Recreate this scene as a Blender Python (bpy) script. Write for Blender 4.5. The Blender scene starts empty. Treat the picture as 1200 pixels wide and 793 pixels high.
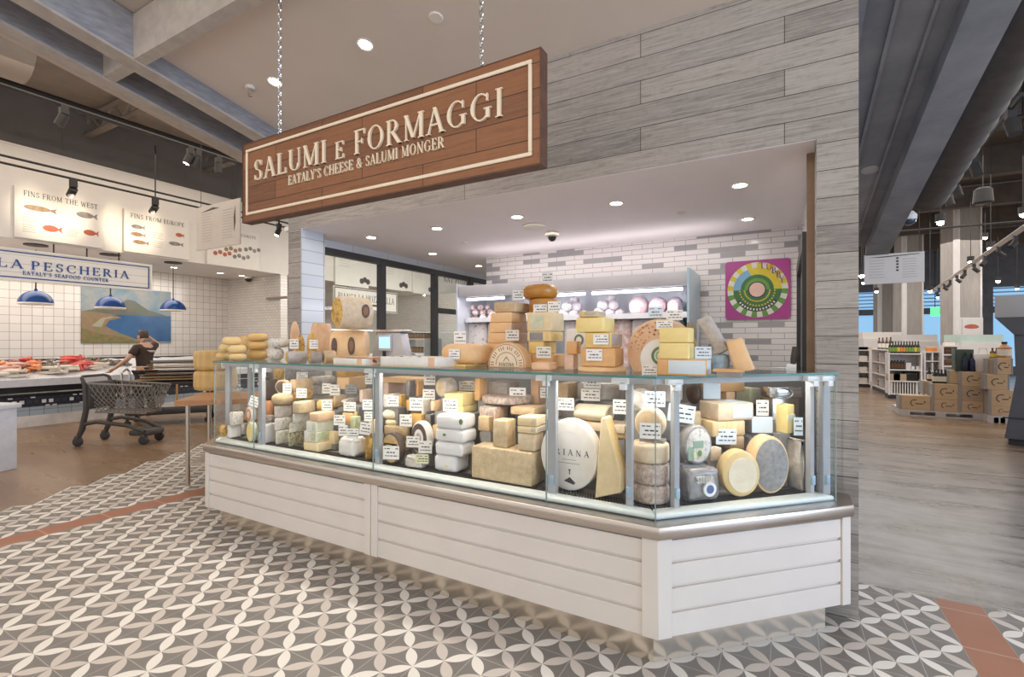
import bpy, bmesh, math, random
from mathutils import Vector, Matrix
random.seed(7)
SC = bpy.context.scene
COL = SC.collection
PI = math.pi
R = math.radians

# ------------------------------------------------------------------ camera, world, sun, large lights, exposure
CAM_H, FPX, CX, CY, YAW = 1.55, 569.0, 600.0, 400.0, R(29.3)
cam_d = bpy.data.cameras.new('camera')
cam_d.sensor_width = 36.0
cam_d.lens = 36.0 * FPX / 1200.0
cam_d.shift_y = (CY - 396.5) / 1200.0
cam_d.clip_start = 0.05
cam = bpy.data.objects.new('camera', cam_d)
cam.location = (0, 0, CAM_H)
cam.rotation_euler = (PI / 2, 0, YAW)
COL.objects.link(cam)
SC.camera = cam
SC.view_settings.view_transform = 'Standard'
SC.view_settings.look = 'None'
SC.view_settings.exposure = 0.15
SC.view_settings.gamma = 1.0
SC.view_settings.use_curve_mapping = False
SC.cycles.use_denoising = True
SC.cycles.max_bounces = 8
SC.cycles.transparent_max_bounces = 24
SC.cycles.caustics_reflective = False
SC.cycles.caustics_refractive = False
SC.cycles.sample_clamp_indirect = 6.0

world = bpy.data.worlds.new('world')
SC.world = world
world.use_nodes = True
bg = world.node_tree.nodes['Background']
bg.inputs[0].default_value = (1.0, 0.965, 0.93, 1)
bg.inputs[1].default_value = 0.9


def area_light(name, loc, rot, size, size_y, power, color):
    d = bpy.data.lights.new(name, 'AREA')
    d.shape = 'RECTANGLE'
    d.size, d.size_y, d.energy, d.color = size, size_y, power, color
    o = bpy.data.objects.new(name, d)
    o.location, o.rotation_euler = loc, rot
    COL.objects.link(o)
    o['kind'] = 'helper'
    return o


def spot_light(name, loc, power, color=(1, .86, .7), angle=120, blend=.6, radius=.05, target=None):
    d = bpy.data.lights.new(name, 'SPOT')
    d.energy, d.color, d.spot_size, d.spot_blend, d.shadow_soft_size = power, color, R(angle), blend, radius
    o = bpy.data.objects.new(name, d)
    o.location = loc
    if target:
        o.rotation_euler = (Vector(target) - Vector(loc)).to_track_quat('-Z', 'Y').to_euler()
    COL.objects.link(o)
    return o


# daylight from the shop windows (to the right of the camera) and the general lamps of the hall, plus two added fills
area_light('window_daylight', (9.0, 1.0, 3.0), (R(90), 0, R(90)), 7, 4, 620, (.55, .73, 1.0))
area_light('hall_lamps', (-2.6, -1.8, 4.4), (R(25), 0, 0), 5, 2.5, 110, (1, .88, .76))
area_light('market_lamps', (-9.0, 3.5, 5.2), (0, 0, 0), 4, 6, 130, (1, .85, .7))
area_light('grocery_lamps', (5.0, 17.0, 5.0), (0, 0, 0), 8, 14, 620, (1, .93, .85))
area_light('bar_fill', (-8.5, 11.0, 3.2), (0, R(40), 0), 1.5, 6, 150, (1, .95, .88))  # added fill, no fixture: brightens the mozzarella bar behind the glazing
area_light('fish_lamps', (-12.9, 2.0, 3.28), (0, 0, 0), 1.2, 9, 130, (1, .9, .8))
area_light('case_top_lamp', (-2.0, 5.25, 2.36), (R(180 - 20), 0, 0), 3.0, .2, 4, (1, .93, .93))  # added uplight, no fixture: lifts the kiosk soffit
area_light('kiosk_lamps', (-2.0, 4.3, 2.70), (0, 0, 0), 3.6, 1.6, 30, (1, .93, .88))

# ------------------------------------------------------------------ pixel reading (photo frame 1200 x 793) -> world
FWD = Vector((-math.sin(YAW), math.cos(YAW), 0))
RGT = Vector((math.cos(YAW), math.sin(YAW), 0))
CAM = Vector((0, 0, CAM_H))


def ray(px, py):
    return FWD + RGT * ((px - CX) / FPX) + Vector((0, 0, (CY - py) / FPX))


def onX(px, py, X):
    d = ray(px, py)
    return CAM + d * (X / d.x)


def onY(px, py, Y):
    d = ray(px, py)
    return CAM + d * (Y / d.y)


def onZ(px, py, Z):
    d = ray(px, py)
    return CAM + d * ((Z - CAM_H) / d.z)


def onS(px, py, s):
    return CAM + ray(px, py) * s


def proj(p):
    v = Vector(p) - CAM
    s = v.dot(FWD)
    return CX + FPX * v.dot(RGT) / s, CY - FPX * v.z / s, s


# ------------------------------------------------------------------ node helper
class N:
    """A socket with arithmetic: builds Math nodes."""
    def __init__(self, nt, s):
        self.nt, self.s = nt, s

    def _m(self, op, *a):
        n = self.nt.nodes.new('ShaderNodeMath')
        n.operation = op
        for i, v in enumerate((self,) + a):
            if isinstance(v, N):
                self.nt.links.new(v.s, n.inputs[i])
            else:
                n.inputs[i].default_value = v
        return N(self.nt, n.outputs[0])

    def __add__(s, o): return s._m('ADD', o)
    def __sub__(s, o): return s._m('SUBTRACT', o)
    def __mul__(s, o): return s._m('MULTIPLY', o)
    def __truediv__(s, o): return s._m('DIVIDE', o)
    def frac(s): return s._m('FRACT')
    def floor(s): return s._m('FLOOR')
    def abs(s): return s._m('ABSOLUTE')
    def lt(s, o): return s._m('LESS_THAN', o)
    def gt(s, o): return s._m('GREATER_THAN', o)
    def max(s, o): return s._m('MAXIMUM', o)
    def min(s, o): return s._m('MINIMUM', o)
    def mod2(s): return (s * .5).frac().gt(.25)
    def inv(s): return N.c(s.nt, 1.0) - s

    @staticmethod
    def c(nt, v):
        n = nt.nodes.new('ShaderNodeValue')
        n.outputs[0].default_value = v
        return N(nt, n.outputs[0])


def col4(c):
    return tuple(c) + (1,) if len(c) == 3 else c


def srgb(*c):
    """0..255 display colour -> linear."""
    out = []
    for v in c:
        v /= 255.0
        out.append(v / 12.92 if v <= .04045 else ((v + .055) / 1.055) ** 2.4)
    return tuple(out)


def mix(nt, fac, a, b):
    n = nt.nodes.new('ShaderNodeMix')
    n.data_type = 'RGBA'
    for sock, v in ((n.inputs[0], fac), (n.inputs[6], a), (n.inputs[7], b)):
        if isinstance(v, N):
            nt.links.new(v.s, sock)
        elif hasattr(v, 'is_output'):
            nt.links.new(v, sock)
        elif isinstance(v, (int, float)):
            sock.default_value = v
        else:
            sock.default_value = col4(v)
    return n.outputs[2]


def new_mat(name):
    m = bpy.data.materials.new(name)
    m.use_nodes = True
    nt = m.node_tree
    return m, nt, nt.nodes['Principled BSDF']


def coords(nt, kind='Object'):
    return nt.nodes.new('ShaderNodeTexCoord').outputs[kind]


def sep(nt, v):
    n = nt.nodes.new('ShaderNodeSeparateXYZ')
    nt.links.new(v, n.inputs[0])
    return [N(nt, o) for o in n.outputs]


def comb(nt, x, y, z=0.0):
    n = nt.nodes.new('ShaderNodeCombineXYZ')
    for i, v in enumerate((x, y, z)):
        if isinstance(v, N):
            nt.links.new(v.s, n.inputs[i])
        else:
            n.inputs[i].default_value = v
    return n.outputs[0]


def noise(nt, vec, scale, detail=4, rough=.6, dist=0):
    n = nt.nodes.new('ShaderNodeTexNoise')
    n.inputs['Scale'].default_value = scale
    n.inputs['Detail'].default_value = detail
    n.inputs['Roughness'].default_value = rough
    n.inputs['Distortion'].default_value = dist
    if vec is not None:
        nt.links.new(vec, n.inputs['Vector'])
    return N(nt, n.outputs[0])


def ramp(nt, fac, stops, const=False):
    n = nt.nodes.new('ShaderNodeValToRGB')
    cr = n.color_ramp
    if const:
        cr.interpolation = 'CONSTANT'
    while len(cr.elements) < len(stops):
        cr.elements.new(.5)
    for e, (p, c) in zip(cr.elements, stops):
        e.position, e.color = p, col4(c)
    nt.links.new(fac.s if isinstance(fac, N) else fac, n.inputs[0])
    return n.outputs[0]


def bumpn(nt, h, strength, dist=.01):
    n = nt.nodes.new('ShaderNodeBump')
    n.inputs['Strength'].default_value = strength
    n.inputs['Distance'].default_value = dist
    nt.links.new(h.s if isinstance(h, N) else h, n.inputs['Height'])
    return n.outputs[0]


_mats = {}


def M(color, rough=.6, c2=None, scale=14, metal=0.0, bump=0.0, name=None, lo=.35, hi=.65, spec=.5, stretch=None, detail=5, patch=0.0):
    """Generic procedural surface: two colours mixed by noise, optional bump."""
    key = (color, rough, c2, scale, metal, bump, lo, hi, spec, stretch, detail, patch)
    if key in _mats:
        return _mats[key]
    m, nt, b = new_mat(name or 'surface')
    v = coords(nt)
    if stretch:
        mp = nt.nodes.new('ShaderNodeMapping')
        mp.inputs['Scale'].default_value = stretch
        nt.links.new(v, mp.inputs[0])
        v = mp.outputs[0]
    n = noise(nt, v, scale, detail)
    c2 = c2 or tuple(x * .9 for x in color)
    base = ramp(nt, n, [(lo, c2), (hi, color)])
    if patch:
        pn = noise(nt, v, scale * .28, 6, .65, .5)
        base = mix(nt, ((pn - .48) * 4).max(0).min(1) * patch, base, tuple(x * y for x, y in zip(c2, (.72, .64, .55))))
        fn = noise(nt, v, scale * 5, 2, .5)
        base = mix(nt, ((fn - .52) * 5).max(0).min(1) * patch * .6, base, tuple(min(1, x * 1.12) for x in color))
    nt.links.new(base, b.inputs['Base Color'])
    b.inputs['Roughness'].default_value = rough
    b.inputs['Metallic'].default_value = metal
    b.inputs['Specular IOR Level'].default_value = spec
    if bump:
        nt.links.new(bumpn(nt, n, bump), b.inputs['Normal'])
    _mats[key] = m
    return m


def emit(color, strength):
    key = ('emit', color, strength)
    if key not in _mats:
        m, nt, b = new_mat('lamp_light')
        b.inputs['Base Color'].default_value = col4(color)
        b.inputs['Emission Color'].default_value = col4(color)
        b.inputs['Emission Strength'].default_value = strength
        _mats[key] = m
    return _mats[key]


def glass_mat(name, tint=(.985, .995, .99), refl=.8):
    m, nt, b = new_mat(name)
    nt.nodes.remove(b)
    out = nt.nodes['Material Output']
    tr = nt.nodes.new('ShaderNodeBsdfTransparent')
    tr.inputs[0].default_value = col4(tint)
    gl = nt.nodes.new('ShaderNodeBsdfGlossy')
    gl.inputs['Roughness'].default_value = .02
    fr = nt.nodes.new('ShaderNodeFresnel')
    fr.inputs[0].default_value = 1.45
    mx = nt.nodes.new('ShaderNodeMixShader')
    geo = nt.nodes.new('ShaderNodeNewGeometry')
    f = N(nt, fr.outputs[0]) * N(nt, geo.outputs['Backfacing']).inv() * refl
    nt.links.new(f.s, mx.inputs[0])
    nt.links.new(tr.outputs[0], mx.inputs[1])
    nt.links.new(gl.outputs[0], mx.inputs[2])
    nt.links.new(mx.outputs[0], out.inputs[0])
    return m


# ------------------------------------------------------------------ mesh helper
class MB:
    def __init__(self):
        self.v, self.f, self.m = [], [], []

    def add(self, vs, fs, mi=0, mat=None):
        o = len(self.v)
        if mat is not None:
            vs = [mat @ Vector(p) for p in vs]
        self.v += [tuple(p) for p in vs]
        for f in fs:
            self.f.append([i + o for i in f])
            self.m.append(mi)
        return self

    def box(self, c, s, mi=0, rot=None, mat=None):
        hx, hy, hz = s[0] / 2, s[1] / 2, s[2] / 2
        vs = [Vector((x, y, z)) for z in (-hz, hz) for x, y in ((-hx, -hy), (hx, -hy), (hx, hy), (-hx, hy))]
        if rot is not None:
            if not isinstance(rot, Matrix):
                rot = Matrix.Rotation(rot, 3, 'Z')
            vs = [rot @ p for p in vs]
        vs = [p + Vector(c) for p in vs]
        return self.add(vs, [(3, 2, 1, 0), (4, 5, 6, 7), (0, 1, 5, 4), (1, 2, 6, 5), (2, 3, 7, 6), (3, 0, 4, 7)], mi, mat)

    def b2(self, x0, x1, y0, y1, z0, z1, mi=0, mat=None):
        return self.box(((x0 + x1) / 2, (y0 + y1) / 2, (z0 + z1) / 2), (x1 - x0, y1 - y0, z1 - z0), mi, None, mat)

    def prism(self, poly, z0, z1, mi=0, mat=None, mi_cap=None):
        """poly: CCW (x, y) list."""
        n = len(poly)
        vs = [(x, y, z0) for x, y in poly] + [(x, y, z1) for x, y in poly]
        self.add(vs, [(i, (i + 1) % n, n + (i + 1) % n, n + i) for i in range(n)], mi, mat)
        o = len(self.v) - 2 * n
        for f in ([o + i for i in reversed(range(n))], [o + n + i for i in range(n)]):
            self.f.append(f)
            self.m.append(mi if mi_cap is None else mi_cap)
        return self

    def lathe(self, prof, n=24, mi=0, mat=None, mis=None, a0=0, a1=2 * PI):
        """prof: list of (r, z) bottom to top, round the z axis."""
        full = abs(a1 - a0 - 2 * PI) < 1e-6
        k = n if full else n + 1
        vs, fs, ms = [], [], []
        for r, z in prof:
            for i in range(k):
                a = a0 + (a1 - a0) * i / n
                vs.append((r * math.cos(a), r * math.sin(a), z))
        for j in range(len(prof) - 1):
            for i in range(n if full else n):
                i2 = (i + 1) % k if full else i + 1
                fs.append((j * k + i, j * k + i2, (j + 1) * k + i2, (j + 1) * k + i))
                ms.append(mis[j] if mis else mi)
        o = len(self.v)
        if mat is not None:
            vs = [mat @ Vector(p) for p in vs]
        self.v += [tuple(p) for p in vs]
        for f, q in zip(fs, ms):
            self.f.append([i + o for i in f])
            self.m.append(q)
        if full:
            for j, rev in ((0, True), (len(prof) - 1, False)):
                if prof[j][0] > 1e-6:
                    f = [o + j * k + i for i in range(k)]
                    self.f.append(f[::-1] if rev else f)
                    self.m.append((mis[0] if rev else mis[-1]) if mis else mi)
        else:
            for i, rev in ((0, False), (k - 1, True)):
                f = [o + j * k + i for j in range(len(prof))]
                self.f.append(f[::-1] if rev else f)
                self.m.append(mi)
        return self

    def cyl(self, c, r, h, n=20, mi=0, mat=None, r2=None):
        t = Matrix.Translation(c)
        if mat is not None:
            t = mat @ t
        return self.lathe([(r, 0), (r if r2 is None else r2, h)], n, mi, t)

    def tube(self, pts, r, n=8, mi=0, closed=False, mat=None, rs=None):
        pts = [Vector(p) for p in pts]
        k = len(pts)
        if k < 2:
            return self
        vs = []
        prev = None
        for i, p in enumerate(pts):
            if closed:
                t = pts[(i + 1) % k] - pts[i - 1]
            else:
                t = pts[min(i + 1, k - 1)] - pts[max(i - 1, 0)]
            t.normalize()
            if prev is None:
                a = Vector((0, 0, 1)) if abs(t.z) < .9 else Vector((1, 0, 0))
                u = t.cross(a).normalized()
            else:
                u = (prev - t * prev.dot(t)).normalized()
            prev = u
            w = t.cross(u)
            rr = rs[i] if rs else r
            for j in range(n):
                an = 2 * PI * j / n
                vs.append(p + (u * math.cos(an) + w * math.sin(an)) * rr)
        fs = []
        for i in range(k if closed else k - 1):
            i2 = (i + 1) % k
            for j in range(n):
                j2 = (j + 1) % n
                fs.append((i * n + j, i2 * n + j, i2 * n + j2, i * n + j2)[::-1])
        if not closed:
            fs.append(tuple(range(n)))
            fs.append(tuple(reversed(range((k - 1) * n, k * n))))
        return self.add(vs, fs, mi, mat)

    def blob(self, c, r, mi=0, nu=14, nv=8, mat=None, wob=0.0, seed=0):
        rnd = random.Random(seed)
        vs = [(0, 0, -1)]
        for j in range(1, nv):
            a = -PI / 2 + PI * j / nv
            for i in range(nu):
                b = 2 * PI * i / nu
                k = 1 + rnd.uniform(-wob, wob)
                vs.append((math.cos(a) * math.cos(b) * k, math.cos(a) * math.sin(b) * k, math.sin(a) * k))
        vs.append((0, 0, 1))
        fs = [(0, 1 + (i + 1) % nu, 1 + i) for i in range(nu)]
        for j in range(nv - 2):
            for i in range(nu):
                i2 = (i + 1) % nu
                fs.append((1 + j * nu + i, 1 + j * nu + i2, 1 + (j + 1) * nu + i2, 1 + (j + 1) * nu + i))
        t = len(vs) - 1
        fs += [(1 + (nv - 2) * nu + i, 1 + (nv - 2) * nu + (i + 1) % nu, t) for i in range(nu)]
        rr = r if hasattr(r, '__len__') else (r, r, r)
        vs = [Vector((p[0] * rr[0] + c[0], p[1] * rr[1] + c[1], p[2] * rr[2] + c[2])) for p in vs]
        return self.add(vs, fs, mi, mat)

    def build(self, name, mats, parent=None, smooth=False, bevel=0, seg=2, jitter=0, sub=0, loc=None, rotz=0, seed=1, angle=40):
        me = bpy.data.meshes.new(name)
        me.from_pydata(self.v, [], self.f)
        if not isinstance(mats, (list, tuple)):
            mats = [mats]
        for m in mats:
            me.materials.append(m)
        me.polygons.foreach_set('material_index', self.m)
        if bevel or sub or jitter:
            bm = bmesh.new()
            bm.from_mesh(me)
            if bevel:
                ed = [e for e in bm.edges if len(e.link_faces) == 2 and e.calc_face_angle(0) > R(30)]
                bmesh.ops.bevel(bm, geom=ed, offset=bevel, segments=seg, profile=.5, affect='EDGES', clamp_overlap=True)
            if sub:
                bmesh.ops.subdivide_edges(bm, edges=bm.edges[:], cuts=sub, use_grid_fill=True)
            if jitter:
                rnd = random.Random(seed)
                for q in bm.verts:
                    q.co += Vector((rnd.uniform(-1, 1), rnd.uniform(-1, 1), rnd.uniform(-1, 1))) * jitter
            bm.to_mesh(me)
            bm.free()
        if smooth or bevel:
            me.polygons.foreach_set('use_smooth', [True] * len(me.polygons))
            me.set_sharp_from_angle(angle=R(angle))
        me.update()
        o = bpy.data.objects.new(name, me)
        COL.objects.link(o)
        if parent is not None:
            o.parent = parent
        if loc is not None:
            o.location = loc
        o.rotation_euler.z = rotz
        return o


def tag(o, label, cat, group=None, kind=None):
    o['label'] = label
    o['category'] = cat
    if group:
        o['group'] = group
    if kind:
        o['kind'] = kind
    return o


def thing(name, label, cat, loc=(0, 0, 0), rotz=0, group=None):
    o = bpy.data.objects.new(name, None)
    o.empty_display_size = .05
    COL.objects.link(o)
    o.location = loc
    o.rotation_euler.z = rotz
    return tag(o, label, cat, group)


def struct(o, label=None):
    o['kind'] = 'structure'
    if label:
        o['label'] = label
        o['category'] = o.name.split('.')[0].split('_')[0]
    return o


def dup(root, loc, rotz=None, label=None, group=None):
    r = root.copy()
    COL.objects.link(r)
    r.location = loc
    if rotz is not None:
        r.rotation_euler.z = rotz
    if label:
        r['label'] = label
    if group:
        r['group'] = group
    for ch in list(root.children):
        c = ch.copy()
        COL.objects.link(c)
        c.parent = r
        for g in list(ch.children):
            d = g.copy()
            COL.objects.link(d)
            d.parent = c
    return r


def unproj_box(me):
    pass


# ------------------------------------------------------------------ serif lettering built from strokes
_T, _t = .135, .055


def _stem(x, y0=0, y1=1, th=_T, s0=True, s1=True):
    out = [('l', x, y0, x, y1, th)]
    if s0: out.append(('s', x, y0 + .02, .13 + th))
    if s1: out.append(('s', x, y1 - .02, .13 + th))
    return out


GL = {
    'A': (.80, [('l', .09, 0, .38, 1, _t), ('l', .37, 1, .70, 0, _T), ('l', .18, .34, .56, .34, _t), ('s', .08, .02, .2), ('s', .71, .02, .26)]),
    'B': (.72, _stem(.16) + [('l', .16, .975, .34, .975, _t), ('l', .16, .025, .34, .025, _t), ('l', .16, .53, .34, .53, _t),
                             ('a', .34, .755, .2, .22, -90, 90), ('a', .34, .28, .25, .255, -90, 90)]),
    'C': (.80, [('a', .44, .5, .36, .475, 48, 312), ('l', .69, .68, .69, .95, _t), ('l', .69, .1, .69, .25, _t)]),
    'D': (.84, _stem(.16) + [('l', .16, .975, .38, .975, _t), ('l', .16, .025, .38, .025, _t), ('a', .36, .5, .38, .475, -90, 90)]),
    'E': (.68, _stem(.16) + [('l', .16, .975, .6, .975, _t), ('l', .16, .025, .62, .025, _t), ('l', .16, .52, .46, .52, _t),
                             ('l', .59, .78, .59, 1, _t), ('l', .62, 0, .62, .24, _t), ('l', .46, .4, .46, .63, _t)]),
    'F': (.64, _stem(.16) + [('l', .16, .975, .6, .975, _t), ('l', .16, .5, .46, .5, _t), ('l', .59, .78, .59, 1, _t), ('l', .46, .39, .46, .61, _t)]),
    'G': (.90, [('a', .45, .5, .37, .475, 48, 312), ('l', .71, .68, .71, .95, _t), ('l', .73, .08, .73, .42, _T), ('s', .73, .42, .3)]),
    'H': (.86, _stem(.16) + _stem(.70) + [('l', .16, .52, .7, .52, _t)]),
    'I': (.34, _stem(.17)),
    'L': (.66, _stem(.16) + [('l', .16, .025, .6, .025, _t), ('l', .6, 0, .6, .26, _t)]),
    'M': (1.0, _stem(.14, th=_t) + _stem(.85) + [('l', .13, 1, .49, .06, _T), ('l', .49, .06, .84, 1, _t)]),
    'N': (.86, _stem(.14, th=_t) + _stem(.72, th=_t, s0=False) + [('l', .13, 1, .71, .02, _T)]),
    'O': (.88, [('a', .44, .5, .37, .475, 0, 360)]),
    'P': (.68, _stem(.16) + [('l', .16, .975, .34, .975, _t), ('l', .16, .46, .34, .46, _t), ('a', .34, .72, .24, .255, -90, 90)]),
    'R': (.78, _stem(.16) + [('l', .16, .975, .34, .975, _t), ('l', .16, .5, .34, .5, _t), ('a', .34, .74, .23, .235, -90, 90), ('l', .36, .5, .70, 0, _T), ('s', .71, .02, .2)]),
    'S': (.62, [('a', .31, .745, .2, .23, 20, 270), ('a', .31, .265, .23, .24, -160, 90), ('l', .52, .72, .52, .95, _t), ('l', .09, .06, .09, .28, _t)]),
    'T': (.76, _stem(.38, s1=False) + [('l', .06, .975, .70, .975, _t), ('l', .07, .76, .07, 1, _t), ('l', .69, .76, .69, 1, _t)]),
    'U': (.84, _stem(.16, .3, 1, s0=False) + _stem(.70, .3, 1, th=_t, s0=False) + [('a', .43, .31, .27, .285, 180, 360)]),
    'V': (.80, [('l', .09, 1, .41, 0, _T), ('l', .41, 0, .70, 1, _t), ('s', .1, .98, .24), ('s', .7, .98, .2)]),
    'W': (1.1, [('l', .09, 1, .34, 0, _T), ('l', .34, 0, .55, .9, _t), ('l', .55, .9, .77, 0, _T), ('l', .77, 0, 1.0, 1, _t), ('s', .1, .98, .24), ('s', 1.0, .98, .2)]),
    'Y': (.78, [('l', .09, 1, .39, .45, _T), ('l', .39, .45, .68, 1, _t), ('s', .1, .98, .24), ('s', .68, .98, .2)] + _stem(.39, 0, .5, s1=False)),
    'Z': (.68, [('l', .08, .975, .6, .975, _t), ('l', .08, .025, .6, .025, _t), ('l', .58, .96, .1, .04, _T), ('l', .09, .78, .09, 1, _t), ('l', .6, 0, .6, .22, _t)]),
    '&': (.86, [('a', .36, .77, .17, .2, 0, 360), ('a', .34, .27, .25, .25, 60, 330), ('l', .26, .62, .72, .03, _T), ('l', .56, .1, .72, .45, _t), ('s', .74, .47, .2)]),
    "'": (.24, [('l', .12, .72, .12, .98, .1)]),
    ' ': (.36, []),
}


def text_strokes(s, size, gap=.10):
    """-> list of 2D polygons, total width. size: cap height."""
    polys, x = [], 0.0
    for chn in s:
        w, st = GL[chn]
        for q in st:
            if q[0] == 'l':
                _, x0, y0, x1, y1, th = q
                d = Vector((x1 - x0, y1 - y0)).normalized()
                nx, ny = -d.y * th / 2, d.x * th / 2
                if abs(d.x) > .05 and abs(d.y) > .05:      # diagonals end level with the line
                    hx = th / 2 / abs(d.y)
                    pl = [(x0 - hx, y0), (x0 + hx, y0), (x1 + hx, y1), (x1 - hx, y1)]
                else:
                    pl = [(x0 + nx, y0 + ny), (x0 - nx, y0 - ny), (x1 - nx, y1 - ny), (x1 + nx, y1 + ny)]
                polys.append([((x + a) * size, b * size) for a, b in pl])
            elif q[0] == 's':
                _, cx, cy, sw = q
                polys.append([((x + cx + a) * size, (cy + b) * size) for a, b in ((-sw / 2, -.02), (sw / 2, -.02), (sw / 2, .02), (-sw / 2, .02))])
            else:
                _, cx, cy, rx, ry, a0, a1 = q
                n = max(6, int(abs(a1 - a0) / 18))
                for i in range(n):
                    pp = []
                    for a in (a0 + (a1 - a0) * i / n, a0 + (a1 - a0) * (i + 1) / n):
                        c, sn = math.cos(R(a)), math.sin(R(a))
                        th = _t + (_T - _t) * c * c
                        pp.append(((cx + (rx + th / 2 - .03) * c, cy + (ry + .025) * sn), (cx + (rx - th / 2 - .03) * c, cy + (ry - .025) * sn)))
                    pl = [pp[0][0], pp[1][0], pp[1][1], pp[0][1]]
                    polys.append([((x + a) * size, b * size) for a, b in pl])
        x += w + gap
    return polys, (x - gap) * size


def _ccw(p):
    a = sum(p[i][0] * p[(i + 1) % len(p)][1] - p[(i + 1) % len(p)][0] * p[i][1] for i in range(len(p)))
    return p if a > 0 else p[::-1]


def letters(s, x0, y0, size, depth, mat, parent, width, gap=.10, frame=None):
    """Like lettering(), but every letter is a part of its own."""
    _, tot = text_strokes(s, size, gap)
    k, x = width / tot, x0
    for ch in s:
        w = (GL[ch][0] + gap) * size * k
        if ch != ' ':
            lettering('letter', ch, x, y0, size, depth, mat, parent, width=GL[ch][0] * size * k, gap=gap, frame=frame)
        x += w


def lettering(name, s, x0, y0, size, depth, mat, parent, width=None, gap=.10, frame=None):
    """Raised letters in the local plane x right / z up, facing local -y. width squeezes the line to a given width."""
    polys, w = text_strokes(s, size, gap)
    k = width / w if width else 1.0
    mb = MB()
    fr = frame or Matrix(((1, 0, 0, 0), (0, 0, -1, 0), (0, 1, 0, 0), (0, 0, 0, 1)))
    for i, p in enumerate(polys):
        mb.prism(_ccw([(x0 + a * k, y0 + b) for a, b in p]), 0, depth + depth * .03 * (i % 9), 0, fr)
    return mb.build(name, mat, parent)


# frames for surfaces: local x right, y up, z outward
FR_Y = Matrix(((1, 0, 0, 0), (0, 0, -1, 0), (0, 1, 0, 0), (0, 0, 0, 1)))   # faces -y
# ================================================================== MATERIALS OF THE SETTING
def brick_mat(name, axes, w, h, c1, c2, mortar, msize=.004, offset=.5, thresh=None, rough=.25, grain=None, bump=.3, metal=0, squash=1.0, tintmix=None):
    """Tiles or boards laid out by the brick node on two axes of the object."""
    m, nt, b = new_mat(name)
    x, y, z = sep(nt, coords(nt))
    ax = {'x': x, 'y': y, 'z': z}
    v = comb(nt, ax[axes[0]], ax[axes[1]])
    n = nt.nodes.new('ShaderNodeTexBrick')
    nt.links.new(v, n.inputs['Vector'])
    n.offset = offset
    n.squash = squash
    n.inputs['Scale'].default_value = 1
    n.inputs['Brick Width'].default_value = w
    n.inputs['Row Height'].default_value = h
    n.inputs['Mortar Size'].default_value = msize
    n.inputs['Mortar Smooth'].default_value = .1
    n.inputs['Color1'].default_value = (0, 0, 0, 1)
    n.inputs['Color2'].default_value = (1, 1, 1, 1)
    n.inputs['Mortar'].default_value = (.5, .5, .5, 1)
    tint = n.outputs['Color']
    if thresh is not None:
        body = ramp(nt, tint, [(0, c1), (thresh, c2)], True)
    else:
        body = ramp(nt, tint, [(0, c1), (1, c2)])
    hgt = N(nt, n.outputs['Fac']).inv()
    if grain:
        # long streaks along the boards, a few knots and saw marks
        mp = nt.nodes.new('ShaderNodeMapping')
        mp.inputs['Scale'].default_value = (1.6, 34, 1)
        nt.links.new(v, mp.inputs[0])
        g = noise(nt, mp.outputs[0], 2.2, 6, .7, .6)
        mk = nt.nodes.new('ShaderNodeMapping')
        mk.inputs['Scale'].default_value = (3.2, 9, 1)
        nt.links.new(v, mk.inputs[0])
        k = noise(nt, mk.outputs[0], 1.3, 5, .62, .3)
        body = mix(nt, ((g - .45) * 4).max(0).min(1) * grain[2], body, grain[0])
        body = mix(nt, ((g.inv() - .54) * 6).max(0).min(1) * .6, body, grain[1])
        body = mix(nt, ((k - .62) * 7).max(0).min(1) * grain[3], body, grain[1])
        f = noise(nt, v, 26, 4, .6)
        body = mix(nt, ((f - .5) * 3).max(0).min(1) * .25, body, grain[1])
        hgt = hgt + g * .35
    out = mix(nt, N(nt, n.outputs['Fac']), body, mortar)
    nt.links.new(out, b.inputs['Base Color'])
    b.inputs['Roughness'].default_value = rough
    b.inputs['Metallic'].default_value = metal
    nt.links.new(bumpn(nt, hgt, bump, .004), b.inputs['Normal'])
    return m


GREYWOOD_X = brick_mat('weathered_boards', 'xz', 2.3, .158, (.40, .365, .335), (.23, .21, .195), (.05, .045, .04), .0022, .37,
                       rough=.75, grain=((.54, .51, .475), (.10, .09, .085), .55, .75))
GREYWOOD_Y = brick_mat('weathered_boards', 'yz', 2.3, .158, (.44, .40, .37), (.29, .265, .25), (.05, .045, .04), .0022, .37,
                       rough=.75, grain=((.60, .57, .53), (.12, .11, .10), .55, .7))
KIOSK_TILE = brick_mat('kiosk_tiles', 'xz', .243, .0585, (.80, .77, .76), (.36, .355, .37), (.42, .40, .39), .0035, .5, .80, .12, bump=.5)
KIOSK_TILE_Y = brick_mat('side_tiles', 'yz', .243, .0585, (.80, .78, .76), (.70, .68, .67), (.5, .48, .46), .0035, .5, None, .12, bump=.5)
SQUARE_TILE = brick_mat('square_tiles', 'yz', .175, .175, (.80, .75, .70), (.74, .69, .64), (.36, .31, .27), .0045, 0, None, .15)
SUBWAY_X = brick_mat('subway_tiles', 'xz', .15, .075, (.78, .73, .68), (.72, .67, .62), (.45, .41, .37), .004, .5, None, .15)
PAINT = M((.72, .64, .58), .8, (.70, .62, .56), 3, name='beige_paint')
SOFFIT = M((.90, .85, .87), .7, (.88, .83, .85), 3, name='soffit_paint')
WHITE_PAINT = M((.80, .75, .69), .6, (.77, .72, .66), 4, name='white_paint')
GREY_PANEL = M((.20, .18, .165), .7, (.18, .16, .15), 3, name='grey_panel')
DARK = M((.03, .027, .026), .6, (.022, .02, .02), 6, name='black_metal')
DARKCEIL = M((.085, .068, .058), .9, (.05, .042, .036), 1.2, name='dark_ceiling')
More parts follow.
